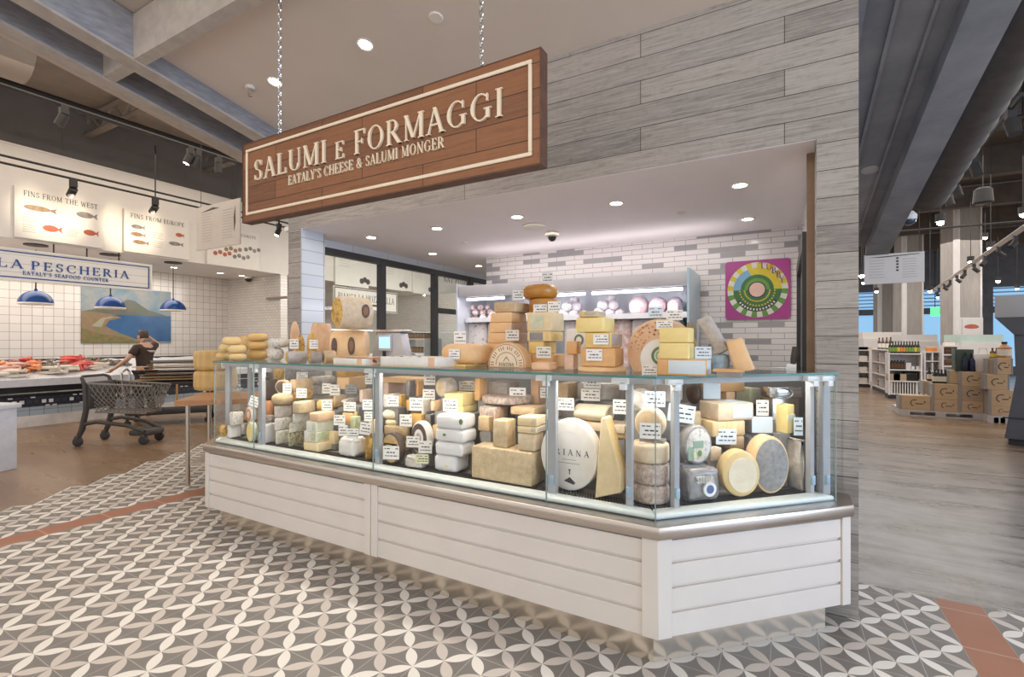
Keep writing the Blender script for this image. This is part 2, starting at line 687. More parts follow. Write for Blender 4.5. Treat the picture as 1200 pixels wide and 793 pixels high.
STEELFRAME = M((.045, .044, .048), .45, (.035, .035, .038), 6, name='dark_frame')
BEAMSTEEL = M((.34, .34, .37), .6, (.24, .245, .28), 9, name='galvanised_beam', stretch=(1, 1, 4))
BEAMLITE = M((.50, .45, .41), .65, (.40, .36, .33), 9, name='beam_flange')
CONC = M((.30, .30, .315), .75, (.20, .205, .225), 2.2, name='concrete', bump=.05, detail=8)
CONC_L = M((.55, .50, .46), .8, (.47, .43, .40), 3, name='pale_concrete', detail=8)
STEEL = M((.62, .56, .50), .28, (.54, .48, .43), 3, metal=1.0, name='brushed_steel', stretch=(1, 1, 30))
STEEL_K = M((.80, .71, .60), .2, (.70, .61, .50), 2, metal=1.0, name='kick_steel', bump=.04, stretch=(2.2, 2.2, .5))
CHROME = M((.75, .75, .76), .15, None, 5, metal=1.0, name='chrome')
GLASS = glass_mat('clear_glass')
GLASS_SHOP = glass_mat('shop_glass', (.90, .92, .91), .8)


def floor_material():
    m, nt, b = new_mat('patterned_floor')
    v = coords(nt)
    x, y, z = sep(nt, v)
    t = .2125
    X, Y = (x + 2.61) / t, (y - 1.364) / t
    a, c = X + Y, Y - X
    ra, rc = (a + .5).floor(), (c + .5).floor()

    def lens(u):
        q = u.frac() * 2 - 1
        return (q * q).inv() * .185
    p1 = (c - rc).abs().lt(lens(a))
    p2 = (a - ra).abs().lt(lens(c))
    n1 = noise(nt, v, 2.5, 3)
    n2 = noise(nt, v, 40, 3)
    white, cream = (.84, .79, .72), (.63, .56, .50)
    grey = mix(nt, n1, (.17, .155, .14), (.24, .22, .20))
    line = ((X + .5).frac() - .5).abs().lt(.010).max(((Y + .5).frac() - .5).abs().lt(.010))
    tile = mix(nt, line * .65, grey, (.52, .47, .42))
    tile = mix(nt, p2, tile, mix(nt, ra.mod2(), cream, white))
    tile = mix(nt, p1, tile, mix(nt, rc.mod2(), cream, white))
    # terracotta strips: one tile wide
    ix = X.floor()
    strip = (ix + 13).abs().lt(.5).max((ix - 16).abs().lt(.5))
    jo = ((Y * .5).frac() - .5).abs().lt(.012)
    terra = mix(nt, n1, (.33, .125, .07), (.43, .175, .095))
    terra = mix(nt, jo * .6, terra, (.6, .4, .3))
    tile = mix(nt, strip, tile, terra)
    # where the tiles end: slanting on the left (along the petals), straight on the right
    ac, cc = a.floor() + .5, c.floor() + .5
    xc, yc = (ac - cc) * (t / 2) - 2.61, (ac + cc) * (t / 2) + 1.364
    left = ((xc + 6.18) * 2.09 + (yc - 1.56) * 1.17).gt(0)
    right = ((y * 1.0).gt(3.82) * (x * 1.0).gt(-1.0)).inv()
    inside = left * right
    # polished concrete
    mp = nt.nodes.new('ShaderNodeMapping')
    mp.inputs['Scale'].default_value = (.5, 2.2, 1)
    mp.inputs['Rotation'].default_value = (0, 0, R(12))
    nt.links.new(v, mp.inputs[0])
    s1 = noise(nt, mp.outputs[0], 1.6, 9, .62, .8)
    s3 = noise(nt, mp.outputs[0], .9, 5, .5, .2)
    s2 = noise(nt, v, 5, 6, .7)
    brown = ramp(nt, s3 * .8 + s2 * .2, [(.3, (.17, .098, .052)), (.5, (.255, .16, .092)), (.72, (.38, .265, .17))])
    greyc = ramp(nt, s1 * .7 + s2 * .3, [(.36, (.10, .085, .08)), (.47, (.24, .21, .195)), (.60, (.40, .365, .345))])
    fx = ((x + 3) * .3).max(0).min(1) * ((y - 11) * -.2).max(.15).min(1)
    conc = mix(nt, fx, brown, greyc)
    out = mix(nt, inside, conc, tile)
    nt.links.new(out, b.inputs['Base Color'])
    rgh = inside * .17 + s1 * .25 + .17
    nt.links.new(rgh.s, b.inputs['Roughness'])
    nt.links.new(bumpn(nt, s2 * inside.inv() + n2 * inside * .2, .08, .01), b.inputs['Normal'])
    return m


# ================================================================== FLOOR, KIOSK WALLS, CEILINGS
mb = MB()
mb.add([(-19, -4, 0), (16, -4, 0), (16, 34, 0), (-19, 34, 0)], [(0, 1, 2, 3)])
struct(mb.build('floor', floor_material()))

SK = .19


def zs(y, d=0.0):
    """Height of the sloping plaster ceiling."""
    return 3.67 + SK * (3.3 - y) + d


HY = 3.3                                   # front plane of the kiosk's boarded wall
mb = MB()
mb.b2(-4.546, .36, HY, HY + .22, 2.72, 3.72)
struct(mb.build('wall_kiosk_header', GREYWOOD_X))
mb = MB()
mb.b2(.162, .36, HY, HY + .22, 0, 2.72)
struct(mb.build('wall_kiosk_pillar_right', GREYWOOD_X))
mb = MB()
mb.b2(.17, .36, HY + .22, 5.9, 0, 3.72)
struct(mb.build('wall_kiosk_right', [GREYWOOD_Y]))
mb = MB()
mb.b2(-4.546, -4.36, HY, HY + .3, 0, 2.72)
struct(mb.build('wall_kiosk_pillar_left', GREYWOOD_X))
# pale tiles lining the inner edge of the left pillar and the lintel above the glazing
mb = MB()
mb.b2(-4.362, -4.345, HY + .01, HY + .28, 0, 2.72)
mb.b2(-4.62, -4.36, HY + .30, HY + .31, 0, 2.72)
mb.b2(-4.62, -4.58, HY + .31, 8.0, 2.62, 2.72)
struct(mb.build('trim_1', brick_mat('pale_blue_tile', 'yz', .6, .125, (.60, .66, .74), (.66, .71, .78), (.40, .42, .46), .004, .5, None, .15)))
mb = MB()
mb.b2(-3.62, .17, 5.72, 5.9, 0, 2.74)
struct(mb.build('wall_kiosk_back', KIOSK_TILE))
mb = MB()
mb.b2(.15, .168, HY + .24, 5.72, 2.1, 2.72)
mb.b2(.15, .168, 5.35, 5.72, 0, 2.1)
struct(mb.build('wall_kiosk_side_tiles', KIOSK_TILE_Y))
mb = MB()
mb.b2(.12, .168, HY + .225, HY + .25, 0, 2.72)
struct(mb.build('trim_2', M((.33, .22, .15), .6, (.26, .17, .11), 6, name='brown_edge')))
# dark door frame in the kiosk's right wall
d1 = MB()
for y0, y1 in ((3.66, 3.76), (5.26, 5.35)):
    d1.b2(.10, .168, y0, y1, 0, 2.16)
d1.b2(.10, .168, 3.66, 5.35, 2.16, 2.26)
d1 = struct(d1.build('door_1', STEELFRAME))
dp = MB()
dp.b2(.13, .166, 3.76, 5.26, 0, 2.16)
dp.build('door_panel', M((.10, .10, .11), .5, name='door_grey'), d1)
mb = MB()
mb.b2(-4.62, .358, HY + .006, 8.0, 2.716, 2.76)
struct(mb.build('ceiling_kiosk', SOFFIT))

# sloping plaster ceiling in front of the kiosk
mb = MB()
for (x0, x1, ya, yb, dz) in ((-4.50, .62, 1.93, 3.31, 0),):
    vs = [(x0, ya, zs(ya)), (x1, ya, zs(ya)), (x1, yb, zs(yb)), (x0, yb, zs(yb))]
    mb.add(vs + [(a, b, c + .05) for a, b, c in vs], [(3, 2, 1, 0), (4, 5, 6, 7), (0, 1, 5, 4), (1, 2, 6, 5), (2, 3, 7, 6), (3, 0, 4, 7)])
vs = [(-3.3, -1.5, zs(-1.5)), (.62, -1.5, zs(-1.5)), (.62, 1.93, zs(1.93)), (-3.3, 1.93, zs(1.93))]
mb.add(vs + [(a, b, c + .05) for a, b, c in vs], [(3, 2, 1, 0), (4, 5, 6, 7), (0, 1, 5, 4), (1, 2, 6, 5), (2, 3, 7, 6), (3, 0, 4, 7)])
struct(mb.build('ceiling_plaster', PAINT))
# boarded roof deck above the steel beams, seams along the slope
DECK = brick_mat('roof_deck', 'yx', 30, .42, (.56, .48, .42), (.50, .43, .375), (.08, .065, .055), .012, 0, None, .8, bump=.6)
mb = MB()
vs = [(-6.0, -1.5, zs(-1.5, .22)), (-3.2, -1.5, zs(-1.5, .22)), (-3.2, 4.6, zs(4.6, .22)), (-6.0, 4.6, zs(4.6, .22))]
mb.add(vs + [(a, b, c + .05) for a, b, c in vs], [(3, 2, 1, 0), (4, 5, 6, 7), (0, 1, 5, 4), (1, 2, 6, 5), (2, 3, 7, 6), (3, 0, 4, 7)])
struct(mb.build('ceiling_deck', DECK))


def slope_beam(name, x0, x1, ya, yb, drop, top, flange=.03):
    """Steel channel running down the slope: web, bottom flange and top flange."""
    w, fl = MB(), MB()

    def bar(m, xa, xb, da, db):
        vs = [(xa, ya, zs(ya, da)), (xb, ya, zs(ya, da)), (xb, yb, zs(yb, da)), (xa, yb, zs(yb, da))]
        vs += [(xa, ya, zs(ya, db)), (xb, ya, zs(ya, db)), (xb, yb, zs(yb, db)), (xa, yb, zs(yb, db))]
        m.add(vs, [(3, 2, 1, 0), (4, 5, 6, 7), (0, 1, 5, 4), (1, 2, 6, 5), (2, 3, 7, 6), (3, 0, 4, 7)])
    bar(w, x1 - .03, x1, drop + .02, top)
    bar(fl, x0, x1 + .008, drop, drop + .022)
    o = struct(w.build(name, BEAMSTEEL))
    fl.build('beam_flange', BEAMLITE, o)
    return o


slope_beam('beam_roof', -4.66, -4.505, -1.5, 4.4, -.16, .21)
slope_beam('beam_roof', -5.18, -5.03, -1.5, 4.4, -.16, .21)
mb = MB()
vs = [(-5.05, 1.89, zs(1.89, -.15)), (-2.2, 1.89, zs(1.89, -.15)), (-2.2, 1.97, zs(1.97, -.15)), (-5.05, 1.97, zs(1.97, -.15))]
mb.add(vs + [(a, b, c + .36) for a, b, c in vs], [(3, 2, 1, 0), (4, 5, 6, 7), (0, 1, 5, 4), (1, 2, 6, 5), (2, 3, 7, 6), (3, 0, 4, 7)])
struct(mb.build('beam_cross', BEAMLITE))

# ================================================================== LEFT: MARKET HALL SHELL
FX = -11.6
mb = MB()
mb.b2(FX - .25, FX, -3, 22, 3.33, 4.95)
struct(mb.build('wall_market_header', WHITE_PAINT))
mb = MB()
mb.b2(FX - .45, FX - .2, -3, 22, 4.95, 5.95)
for i in range(12):
    mb.b2(FX - .2, FX - .195, -2.6 + i * 1.6, -2.585 + i * 1.6, 4.95, 5.95)
struct(mb.build('wall_market_upper', GREY_PANEL))
mb = MB()
mb.b2(-14.2, -14.0, -3, 8.2, 0, 3.33)
struct(mb.build('wall_fish_tiles', SQUARE_TILE))
mb = MB()
mb.b2(-14.2, -11.62, 8.2, 8.4, 0, 3.33)
struct(mb.build('wall_fish_end', SUBWAY_X))
mb = MB()
mb.b2(-14.2, -9.0, 14.5, 14.7, 0, 3.33)
struct(mb.build('wall_bar_end', SUBWAY_X))
mb = MB()
mb.b2(-14.2, -14.0, 8.4, 22, 0, 3.33)
struct(mb.build('wall_bar_back', WHITE_PAINT))
mb = MB()
mb.b2(-14.2, FX - .25, -3, 22, 3.33, 3.38)
struct(mb.build('ceiling_market', WHITE_PAINT))
mb = MB()
mb.b2(-14, -5.3, -3, 22, 5.95, 6.05)
struct(mb.build('ceiling_hall', M((.36, .30, .25), .85, (.30, .25, .21), 2, name='hall_ceiling')))
# thin white batten along the top edge of the header
mb = MB()
mb.b2(FX - .02, FX + .012, -3, 22, 4.93, 4.965)
struct(mb.build('trim_3', WHITE_PAINT))

# ================================================================== KIOSK GLAZING (left side) and back corridor
GXX = -4.6
ym = [onX(px, 320, GXX).y for px in (366, 447, 509, 551)]
gw = MB()
gw.b2(GXX - .03, GXX + .03, ym[0], 8.0, 2.55, 2.63)
gw.b2(GXX - .03, GXX + .03, ym[0], 8.0, .0, .10)
for y in ym[1:] + [7.9]:
    gw.b2(GXX - .035, GXX + .035, y - .05, y + .05, .1, 2.6)
gw.b2(GXX - .03, GXX + .03, ym[2], ym[3], 1.98, 2.06)
gwo = struct(gw.build('window_1', STEELFRAME))
for a, b in zip([ym[0]] + ym[1:], ym[1:] + [7.9]):
    g = MB()
    g.b2(GXX - .004, GXX + .004, a + .04, b - .04, .1, 2.55)
    g.build('pane', GLASS_SHOP, gwo)

# ================================================================== RIGHT: HALL SHELL
mb = MB()
mb.b2(.5, 15, 4.5, 33, 6.3, 6.4)
struct(mb.build('ceiling_grocery', DARKCEIL))
for i, (z, y) in enumerate(((5.9, 9.0), (5.9, 12.5), (5.9, 16), (5.9, 19.5), (5.9, 23.5), (5.9, 28))):
    mb = MB()
    mb.b2(.5, 15, y, y + .28, z - .28, z + .4)
    struct(mb.build('beam_ceiling', M((.13, .105, .09), .9, (.09, .075, .065), 3, name='dark_beam')))
# far wall: dark above, band of windows and pale blue shop front below
FYW = 31.0
mb = MB()
mb.b2(-2, 16, FYW, FYW + .2, 4.1, 6.4)
mb.b2(-2, 16, FYW, FYW + .2, 0, .4)
mb.b2(-2, 3.2, FYW, FYW + .2, .4, 2.0)
for x in (-2, 2.0, 5.2, 8.2, 11.2, 15.6):
    mb.b2(x, x + .35, FYW - .05, FYW + .2, .4, 4.1)
mb.b2(-2, 16, FYW - .04, FYW + .2, 2.9, 3.2)
struct(mb.build('wall_far', M((.16, .17, .20), .8, (.12, .13, .16), 3, name='far_wall')))
mb = MB()
mb.b2(-2, 16, FYW + .05, FYW + .08, .4, 4.1)
for i in range(5):
    mb.b2(-2, 16, FYW + .02, FYW + .05, 3.3 + i * .18, 3.35 + i * .18, 1)
struct(mb.build('window_2', [emit((.30, .58, .9), .65), M((.3, .42, .55), .6, name='blind_slat')]))
# concrete underside of the ramp sloping away on the right
RK, RZ0, RY0 = .20, 3.60, 4.0


def zr(y, d=0.0):
    return RZ0 + RK * (RY0 - y) + d


def ramp_slab(m, x0, x1, ya, yb, d0, d1, mi=0):
    vs = [(x0, ya, zr(ya, d0)), (x1, ya, zr(ya, d0)), (x1, yb, zr(yb, d0)), (x0, yb, zr(yb, d0))]
    vs += [(x0, ya, zr(ya, d1)), (x1, ya, zr(ya, d1)), (x1, yb, zr(yb, d1)), (x0, yb, zr(yb, d1))]
    m.add(vs, [(3, 2, 1, 0), (4, 5, 6, 7), (0, 1, 5, 4), (1, 2, 6, 5), (2, 3, 7, 6), (3, 0, 4, 7)], mi)


mb = MB()
ramp_slab(mb, .40, .98, -1, 8.3, .14, .5)
ramp_slab(mb, .98, 1.24, -1, 8.3, 0, .6)
ramp_slab(mb, .62, .645, -1, 8.3, .11, .2)
ramp_slab(mb, .84, .86, -1, 8.3, .11, .2)
ramp_slab(mb, .40, .46, -1, 8.3, .08, .2)
struct(mb.build('ceiling_ramp', CONC))
# ribbed duct rising beside the ramp
mb = MB()
pts = [(1.46, y, zr(y, .34)) for y in [0 + i * .12 for i in range(62)]]
mb.tube(pts, .2, 20, rs=[.205 if i % 2 else .19 for i in range(62)])
tag(mb.build('ventilation_duct', M((.10, .085, .078), .6, (.07, .06, .055), 8, name='duct_dark'), smooth=True), 'dark ribbed round duct running beside the sloping concrete ramp', 'duct', kind='thing')
# ================================================================== THE CHEESE COUNTER
CF, CXR, CXL, CER, CEL, CYB = 2.27, -.506, -4.2, .302, -4.8, 3.28
SQ2 = math.sqrt(2)


def outline(d, yb=CYB, front_only=False):
    """Front edge of the counter moved inwards by d: left end, left corner, right corner, right end (+ back)."""
    p = [(CEL + d, -(CEL + d) - 1.93 + d * SQ2), (CXL + .414 * d, CF + d), (CXR - .414 * d, CF + d), (CER - d, CER - d + 2.776 + d * SQ2)]
    return p if front_only else p + [(CER - d, yb), (CEL + d, yb)]


def deep(d, yb=3.70):
    """Counter outline that reaches back between the two pillars."""
    xr = min(.145, CER - d)
    return outline(d, 0, True) + [(CER - d, CYB), (xr, CYB), (xr, yb), (-4.33, yb), (-4.33, CYB), (CEL + d, CYB)]


def band(m, d0, d1, z0, z1, mi=0, segs=(0, 1, 2), cap=True):
    """Solid strip that follows the counter front between insets d0 < d1."""
    a, b = outline(d0, 0, True), outline(d1, 0, True)
    for i in segs:
        m.prism([a[i], a[i + 1], b[i + 1], b[i]], z0, z1, mi)


WPANEL = M((.68, .63, .585), .45, (.645, .60, .555), 3, name='white_panel')
SILL = M((.72, .76, .73), .3, (.66, .71, .69), 5, name='sill_extrusion')
POST = M((.40, .41, .43), .4, (.35, .36, .38), 6, name='post_aluminium')
CLAMP = M((.82, .83, .84), .3, (.76, .77, .79), 6, name='clamp_white')
GEDGE = M((.06, .22, .20), .15, (.045, .17, .155), 8, name='glass_edge_green')
INNER = M((.30, .29, .28), .5, (.22, .21, .2), 8, name='case_inner')
GRILLE = M((.055, .05, .048), .45, (.04, .037, .035), 20, name='grille_black')

case = thing('cheese_counter', 'long white glass-fronted cheese counter on a steel kick plate below the hanging sign', 'counter', (0, 0, 0))
ZL0, ZL1, ZG = .64, .70, 1.375
k = MB()
k.prism(outline(.11), 0, .185)
k.build('kick_plate', STEEL_K, case)
core = MB()
core.prism(deep(.03), .185, ZL0)
core.build('base_core', WPANEL, case)


def panel(name, p0, p1, ends=(.075, .075)):
    """Boarded base panel between two ground points: stiles and four boards with shadow gaps."""
    a, b = Vector((p0[0], p0[1], 0)), Vector((p1[0], p1[1], 0))
    u = (b - a)
    L = u.length
    u.normalize()
    fr = Matrix(((u.x, -u.y, 0, a.x), (u.y, u.x, 0, a.y), (0, 0, 1, 0), (0, 0, 0, 1)))
    m = MB()
    m.b2(0, ends[0], 0, .031, .178, ZL0, 0, fr)
    m.b2(L - ends[1], L, 0, .031, .178, ZL0, 0, fr)
    z = [.178, .30, .415, .53, ZL0]
    for i in range(4):
        m.b2(ends[0], L - ends[1], .008, .031, z[i], z[i + 1] - .014, 0, fr)
        m.b2(ends[0], L - ends[1], .019, .031, z[i + 1] - .014, z[i + 1], 0, fr)
    return m.build(name, WPANEL, case, bevel=.002, seg=1)


O0 = outline(0, 0, True)
panel('base_panel', O0[1], (-2.317, CF), (.05, .055))
panel('base_panel', (-2.313, CF), O0[2], (.055, .075))
panel('base_panel', O0[2], O0[3], (.075, .055))
panel('base_panel', O0[0], O0[1])
m = MB()
m.b2(CER - .031, CER, O0[3][1] + .001, CYB, .178, ZL0)
m.build('base_panel', WPANEL, case)
m = MB()
m.prism(outline(-.014), ZL0, ZL1)
m.build('steel_ledge', STEEL, case, bevel=.004, seg=1)
# sill, deck and stepped display shelves inside the glass
m = MB()
band(m, .066, .155, ZL1, .728)
m.build('sill', SILL, case, bevel=.012, seg=3)
m = MB()
m.prism(deep(.156, 3.65), ZL1, .715)
m.build('deck', INNER, case)
m = MB()
a, b = outline(.158, 0, True), outline(.235, 0, True)
for i in range(3):
    A, B, C, D = [Vector(p) for p in (a[i], a[i + 1], b[i + 1], b[i])]
    n = int((B - A).length / .016)
    for j in range(n):
        f0, f1 = j / n, (j + .5) / n
        q = [A.lerp(B, f0), A.lerp(B, f1), D.lerp(C, f1), D.lerp(C, f0)]
        m.prism([(v.x, v.y) for v in q], .715, .727)
m.build('air_grille', GRILLE, case)
ZM, ZB = .84, .98
m = MB()
m.prism(deep(.345, 3.65), .715, ZM)
m.build('display_step', INNER, case)
m = MB()
m.prism(deep(.575, 3.65), ZM, ZB)
m.build('display_step', INNER, case)
m = MB()
m.b2(-4.3, .13, 3.655, 3.69, ZL1, 1.36)
m.build('back_panel', M((.30, .29, .29), .6, (.25, .24, .24), 5, name='case_back'), case)

# glass: panes of the front, the ends, and the top shelf
GO = outline(.06, 0, True)


def pane(p0, p1, z0=ZL1, z1=ZG):
    a, b = Vector((p0[0], p0[1], 0)), Vector((p1[0], p1[1], 0))
    u = (b - a)
    L = u.length
    u.normalize()
    fr = Matrix(((u.x, -u.y, 0, a.x), (u.y, u.x, 0, a.y), (0, 0, 1, 0), (0, 0, 0, 1)))
    m = MB()
    m.b2(.002, L - .002, 0, .006, z0, z1, 0, fr)
    o = m.build('glass_pane', GLASS, case)
    e = MB()
    e.b2(0, .003, 0, .006, z0, z1, 0, fr)
    e.b2(L - .003, L, 0, .006, z0, z1, 0, fr)
    e.build('pane_edge', M((.25, .33, .32), .2, (.2, .28, .27), 5, name='glass_edge_dark'), o)
    return o


gx = [GO[1][0]] + [onY(px, 500, CF + .06).x for px in (297, 437, 640)] + [GO[2][0]]
for a, b in zip(gx, gx[1:]):
    pane((a, CF + .06), (b, CF + .06))
pane(GO[2], GO[3])
pane(GO[0], GO[1])
pane((GO[3][0], GO[3][1]), (GO[3][0], CYB - .02))
m = MB()
m.prism(deep(.052, 3.69), ZG, ZG + .010, 0)
top = m.build('glass_top', [GLASS], case)
m = MB()
band(m, .049, .054, ZG - .001, ZG + .011)
m.build('glass_top_edge', GEDGE, top)
m = MB()
band(m, .115, .145, ZG - .034, ZG - .004)
m.build('light_rail', POST, case)


def post_at(px, d, w, on='F', clamp=True, dp=.035, z0=.715):
    p = anchor(px, d, on)
    ang = {'F': 0, 'C': R(45), 'L': R(-45)}[on]
    m = MB()
    m.box((0, 0, (z0 + ZG - .01) / 2), (w, dp, ZG - .01 - z0))
    o = m.build('post', POST, case, bevel=.003, seg=1, loc=(p.x, p.y, 0), rotz=ang)
    if clamp:
        c = MB()
        c.box((-.035, -.035, ZG - .022), (.085, .05, .03))
        c.box((-.02, -.045, ZG - .045), (.035, .03, .04))
        c.build('glass_clamp', CLAMP, o, bevel=.004)
        c = MB()
        c.box((0, -.022, .80), (.022, .012, .05))
        c.build('latch', M((.35, .5, .62), .3, name='latch_blue'), o, bevel=.002)
    return o


def anchor(px, d, on='F'):
    """Ground point where the view column px meets the counter front moved inwards by d."""
    r = ray(px, CY)
    if on == 'F':
        return Vector((r.x, r.y, 0)) * ((CF + d) / r.y)
    if on == 'C':          # x - y = CXR - CF - d*sqrt2
        return Vector((r.x, r.y, 0)) * ((CXR - CF - d * SQ2) / (r.x - r.y))
    if on == 'L':          # x + y = CXL + CF + d*sqrt2
        return Vector((r.x, r.y, 0)) * ((CXL + CF + d * SQ2) / (r.x + r.y))
    if on == 'P':          # parallel to the front, behind everything
        return Vector((r.x, r.y, 0)) * (d / r.y)


post_at(307, .145, .05)
post_at(444, .145, .042)
post_at(648, .145, .05)
post_at(738, .145, .032)
post_at(791, .145, .032, 'C')
post_at(949, .145, .028, 'C')
post_at(268, .10, .085, 'L')
post_at(966, .13, .05, 'C', True)
post_at(293.5, .62, .05, 'F', False)
# strip lamps under the rail of the glass top light the cheeses
for nm, p0, p1 in (('counter_lamp', outline(.19, 0, True)[1], outline(.19, 0, True)[2]), ('counter_lamp', outline(.19, 0, True)[2], outline(.19, 0, True)[3])):
    a, b = Vector((p0[0], p0[1], 0)), Vector((p1[0], p1[1], 0))
    c = (a + b) / 2
    an = math.atan2(b.y - a.y, b.x - a.x)
    lo = area_light(nm, (c.x, c.y, ZG - .02), (R(-12), 0, an), (b - a).length * .96, .03, 3.7 * (b - a).length, (1, .93, .84))
# ================================================================== CHEESE BUILDERS
PAL = {
    'cream': M((.80, .66, .42), .55, (.74, .58, .34), 18, patch=0.4), 'pale': M((.82, .74, .58), .55, (.76, .66, .48), 16, patch=0.35),
    'yellow': M((.82, .60, .24), .5, (.78, .54, .19), 12, patch=0.4), 'lemon': M((.86, .70, .30), .5, (.82, .64, .26), 12, patch=0.25),
    'gold': M((.70, .44, .13), .5, (.56, .31, .08), 14, patch=0.6), 'orange': M((.76, .46, .21), .5, (.68, .37, .15), 9, patch=0.5),
    'apricot': M((.83, .58, .33), .5, (.79, .50, .25), 8, patch=0.42), 'peach': M((.80, .55, .36), .6, (.72, .45, .27), 14, patch=0.5),
    'pink': M((.76, .58, .47), .65, (.66, .46, .36), 18, patch=0.6), 'brown': M((.32, .17, .08), .55, (.20, .10, .05), 16, patch=0.5),
    'choc': M((.13, .08, .055), .6, (.07, .045, .035), 18), 'amber': M((.56, .27, .05), .35, (.44, .19, .035), 10, patch=0.5),
    'grey': M((.40, .345, .29), .8, (.27, .23, .195), 22, bump=.25, patch=0.7), 'ash': M((.55, .50, .46), .8, (.40, .36, .33), 24, bump=.2, patch=0.6),
    'tan': M((.62, .46, .28), .7, (.50, .35, .20), 18, bump=.15, patch=0.7), 'stone': M((.66, .53, .35), .8, (.50, .38, .23), 22, bump=.35, patch=0.7),
    'beige': M((.72, .60, .44), .7, (.60, .47, .32), 20, bump=.15, patch=0.6), 'white': M((.83, .80, .76), .55, (.76, .73, .69), 12, patch=0.25),
    'chalk': M((.80, .77, .71), .7, (.62, .58, .52), 30, bump=.2, patch=0.5), 'speck': M((.72, .68, .62), .75, (.28, .25, .22), 42, lo=.30, hi=.48, bump=.3, patch=0.4),
    'bluevein': M((.74, .70, .58), .6, (.36, .38, .34), 34, lo=.33, hi=.5, bump=.2), 'green': M((.62, .62, .40), .65, (.36, .42, .22), 26, bump=.2),
    'sage': M((.70, .70, .56), .65, (.52, .55, .38), 20, patch=0.4), 'silver': M((.36, .34, .34), .36, (.22, .21, .21), 10, metal=.4, bump=.5),
    'paper': M((.84, .83, .83), .45, (.74, .73, .74), 7, bump=.35, patch=0.18), 'basket': M((.56, .46, .40), .8, (.33, .25, .21), 55, lo=.4, hi=.6, bump=.6, stretch=(1, 1, .6), patch=0.5),
    'herb': M((.55, .50, .34), .85, (.20, .18, .10), 48, lo=.38, hi=.55, bump=.8), 'ring': M((.55, .42, .25), .6, (.38, .27, .14), 14, stretch=(1, 1, 8)),
    'blue': M((.42, .55, .66), .6, (.26, .36, .45), 26), 'ice': M((.66, .74, .78), .45, (.60, .69, .74), 6), 'bag': M((.70, .66, .60), .18, (.50, .46, .42), 22, bump=.6),
    'dust': M((.36, .345, .33), .85, (.24, .23, .225), 36, bump=.4, patch=0.5), 'red': M((.55, .10, .06), .5, (.42, .06, .04), 20), 'straw': M((.75, .58, .33), .7, (.62, .44, .22), 40, bump=.3, stretch=(1, 1, .12), patch=0.5),
    'terra': M((.62, .30, .14), .6, (.48, .20, .09), 20, patch=0.5), 'wax': M((.78, .60, .30), .4, (.70, .50, .22), 6, patch=0.5), 'honey': M((.72, .45, .12), .5, (.34, .18, .05), 40, lo=.38, hi=.52, bump=.4, patch=0.5),
    'tomme': M((.84, .66, .34), .5, (.78, .56, .26), 6, patch=0.45), 'tomme2': M((.80, .56, .24), .5, (.70, .44, .16), 6, patch=0.5), 'violet': M((.10, .06, .12), .5),
    'leaf': M((.14, .22, .10), .5), 'ink': M((.05, .05, .06), .6), 'redprint': M((.5, .17, .08), .6), 'seal': M((.16, .10, .085), .5, (.08, .05, .045), 60),
    'sealr': M((.62, .16, .06), .5, (.75, .36, .10), 40), 'labelw': M((.85, .83, .79), .5), 'labely': M((.72, .70, .45), .5), 'gpaper': M((.30, .42, .30), .5),
    'bluep': M((.10, .14, .34), .5), 'crate': M((.80, .66, .48), .65, (.70, .55, .38), 10, stretch=(1, 6, 6)),
}
CARDW = M((.86, .84, .80), .45, (.83, .81, .77), 4, name='card_white')
CARDB = M((.70, .80, .88), .4, (.66, .76, .85), 4, name='card_pale_blue')
CARDG = M((.30, .30, .31), .5, name='card_grey')
PIN = M((.7, .7, .7), .3, metal=.8, name='card_pin')
ZT = ZG + .010
_n_stack = [0]
LAST = {}


def corners(kind, w, d, h):
    if kind in ('wheel', 'log_v', 'tomme'):
        r = w / 2
        return [(r * math.cos(a), r + r * math.sin(a), z) for z in (0, h) for a in [i * PI / 6 for i in range(12)]]
    return [(x, y, z) for x in (-w / 2, w / 2) for y in (0, d) for z in (0, h)]


def fit(kind, x0, x1, yt, on, d, depth, yaw, z0):
    pc, w, h = (x0 + x1) / 2, .1, .1
    wheel = kind in ('wheel', 'log_v', 'tomme')
    for _ in range(12):
        p = anchor(pc, d, on)
        c, s = math.cos(yaw), math.sin(yaw)
        pr = [proj((p.x + c * a - s * b, p.y + s * a + c * b, z0 + e)) for a, b, e in corners(kind, w, depth, h)]
        px = [q[0] for q in pr]
        sd = sum(q[2] for q in pr) / len(pr)
        pc += ((x0 + x1) / 2 - (min(px) + max(px)) / 2)
        w = max(.02, w * ((x1 - x0) / max(1, max(px) - min(px))))
        h = max(.012, h + (min(q[1] for q in pr) - yt) * sd / FPX)
    return p, w, (w if wheel else depth), h


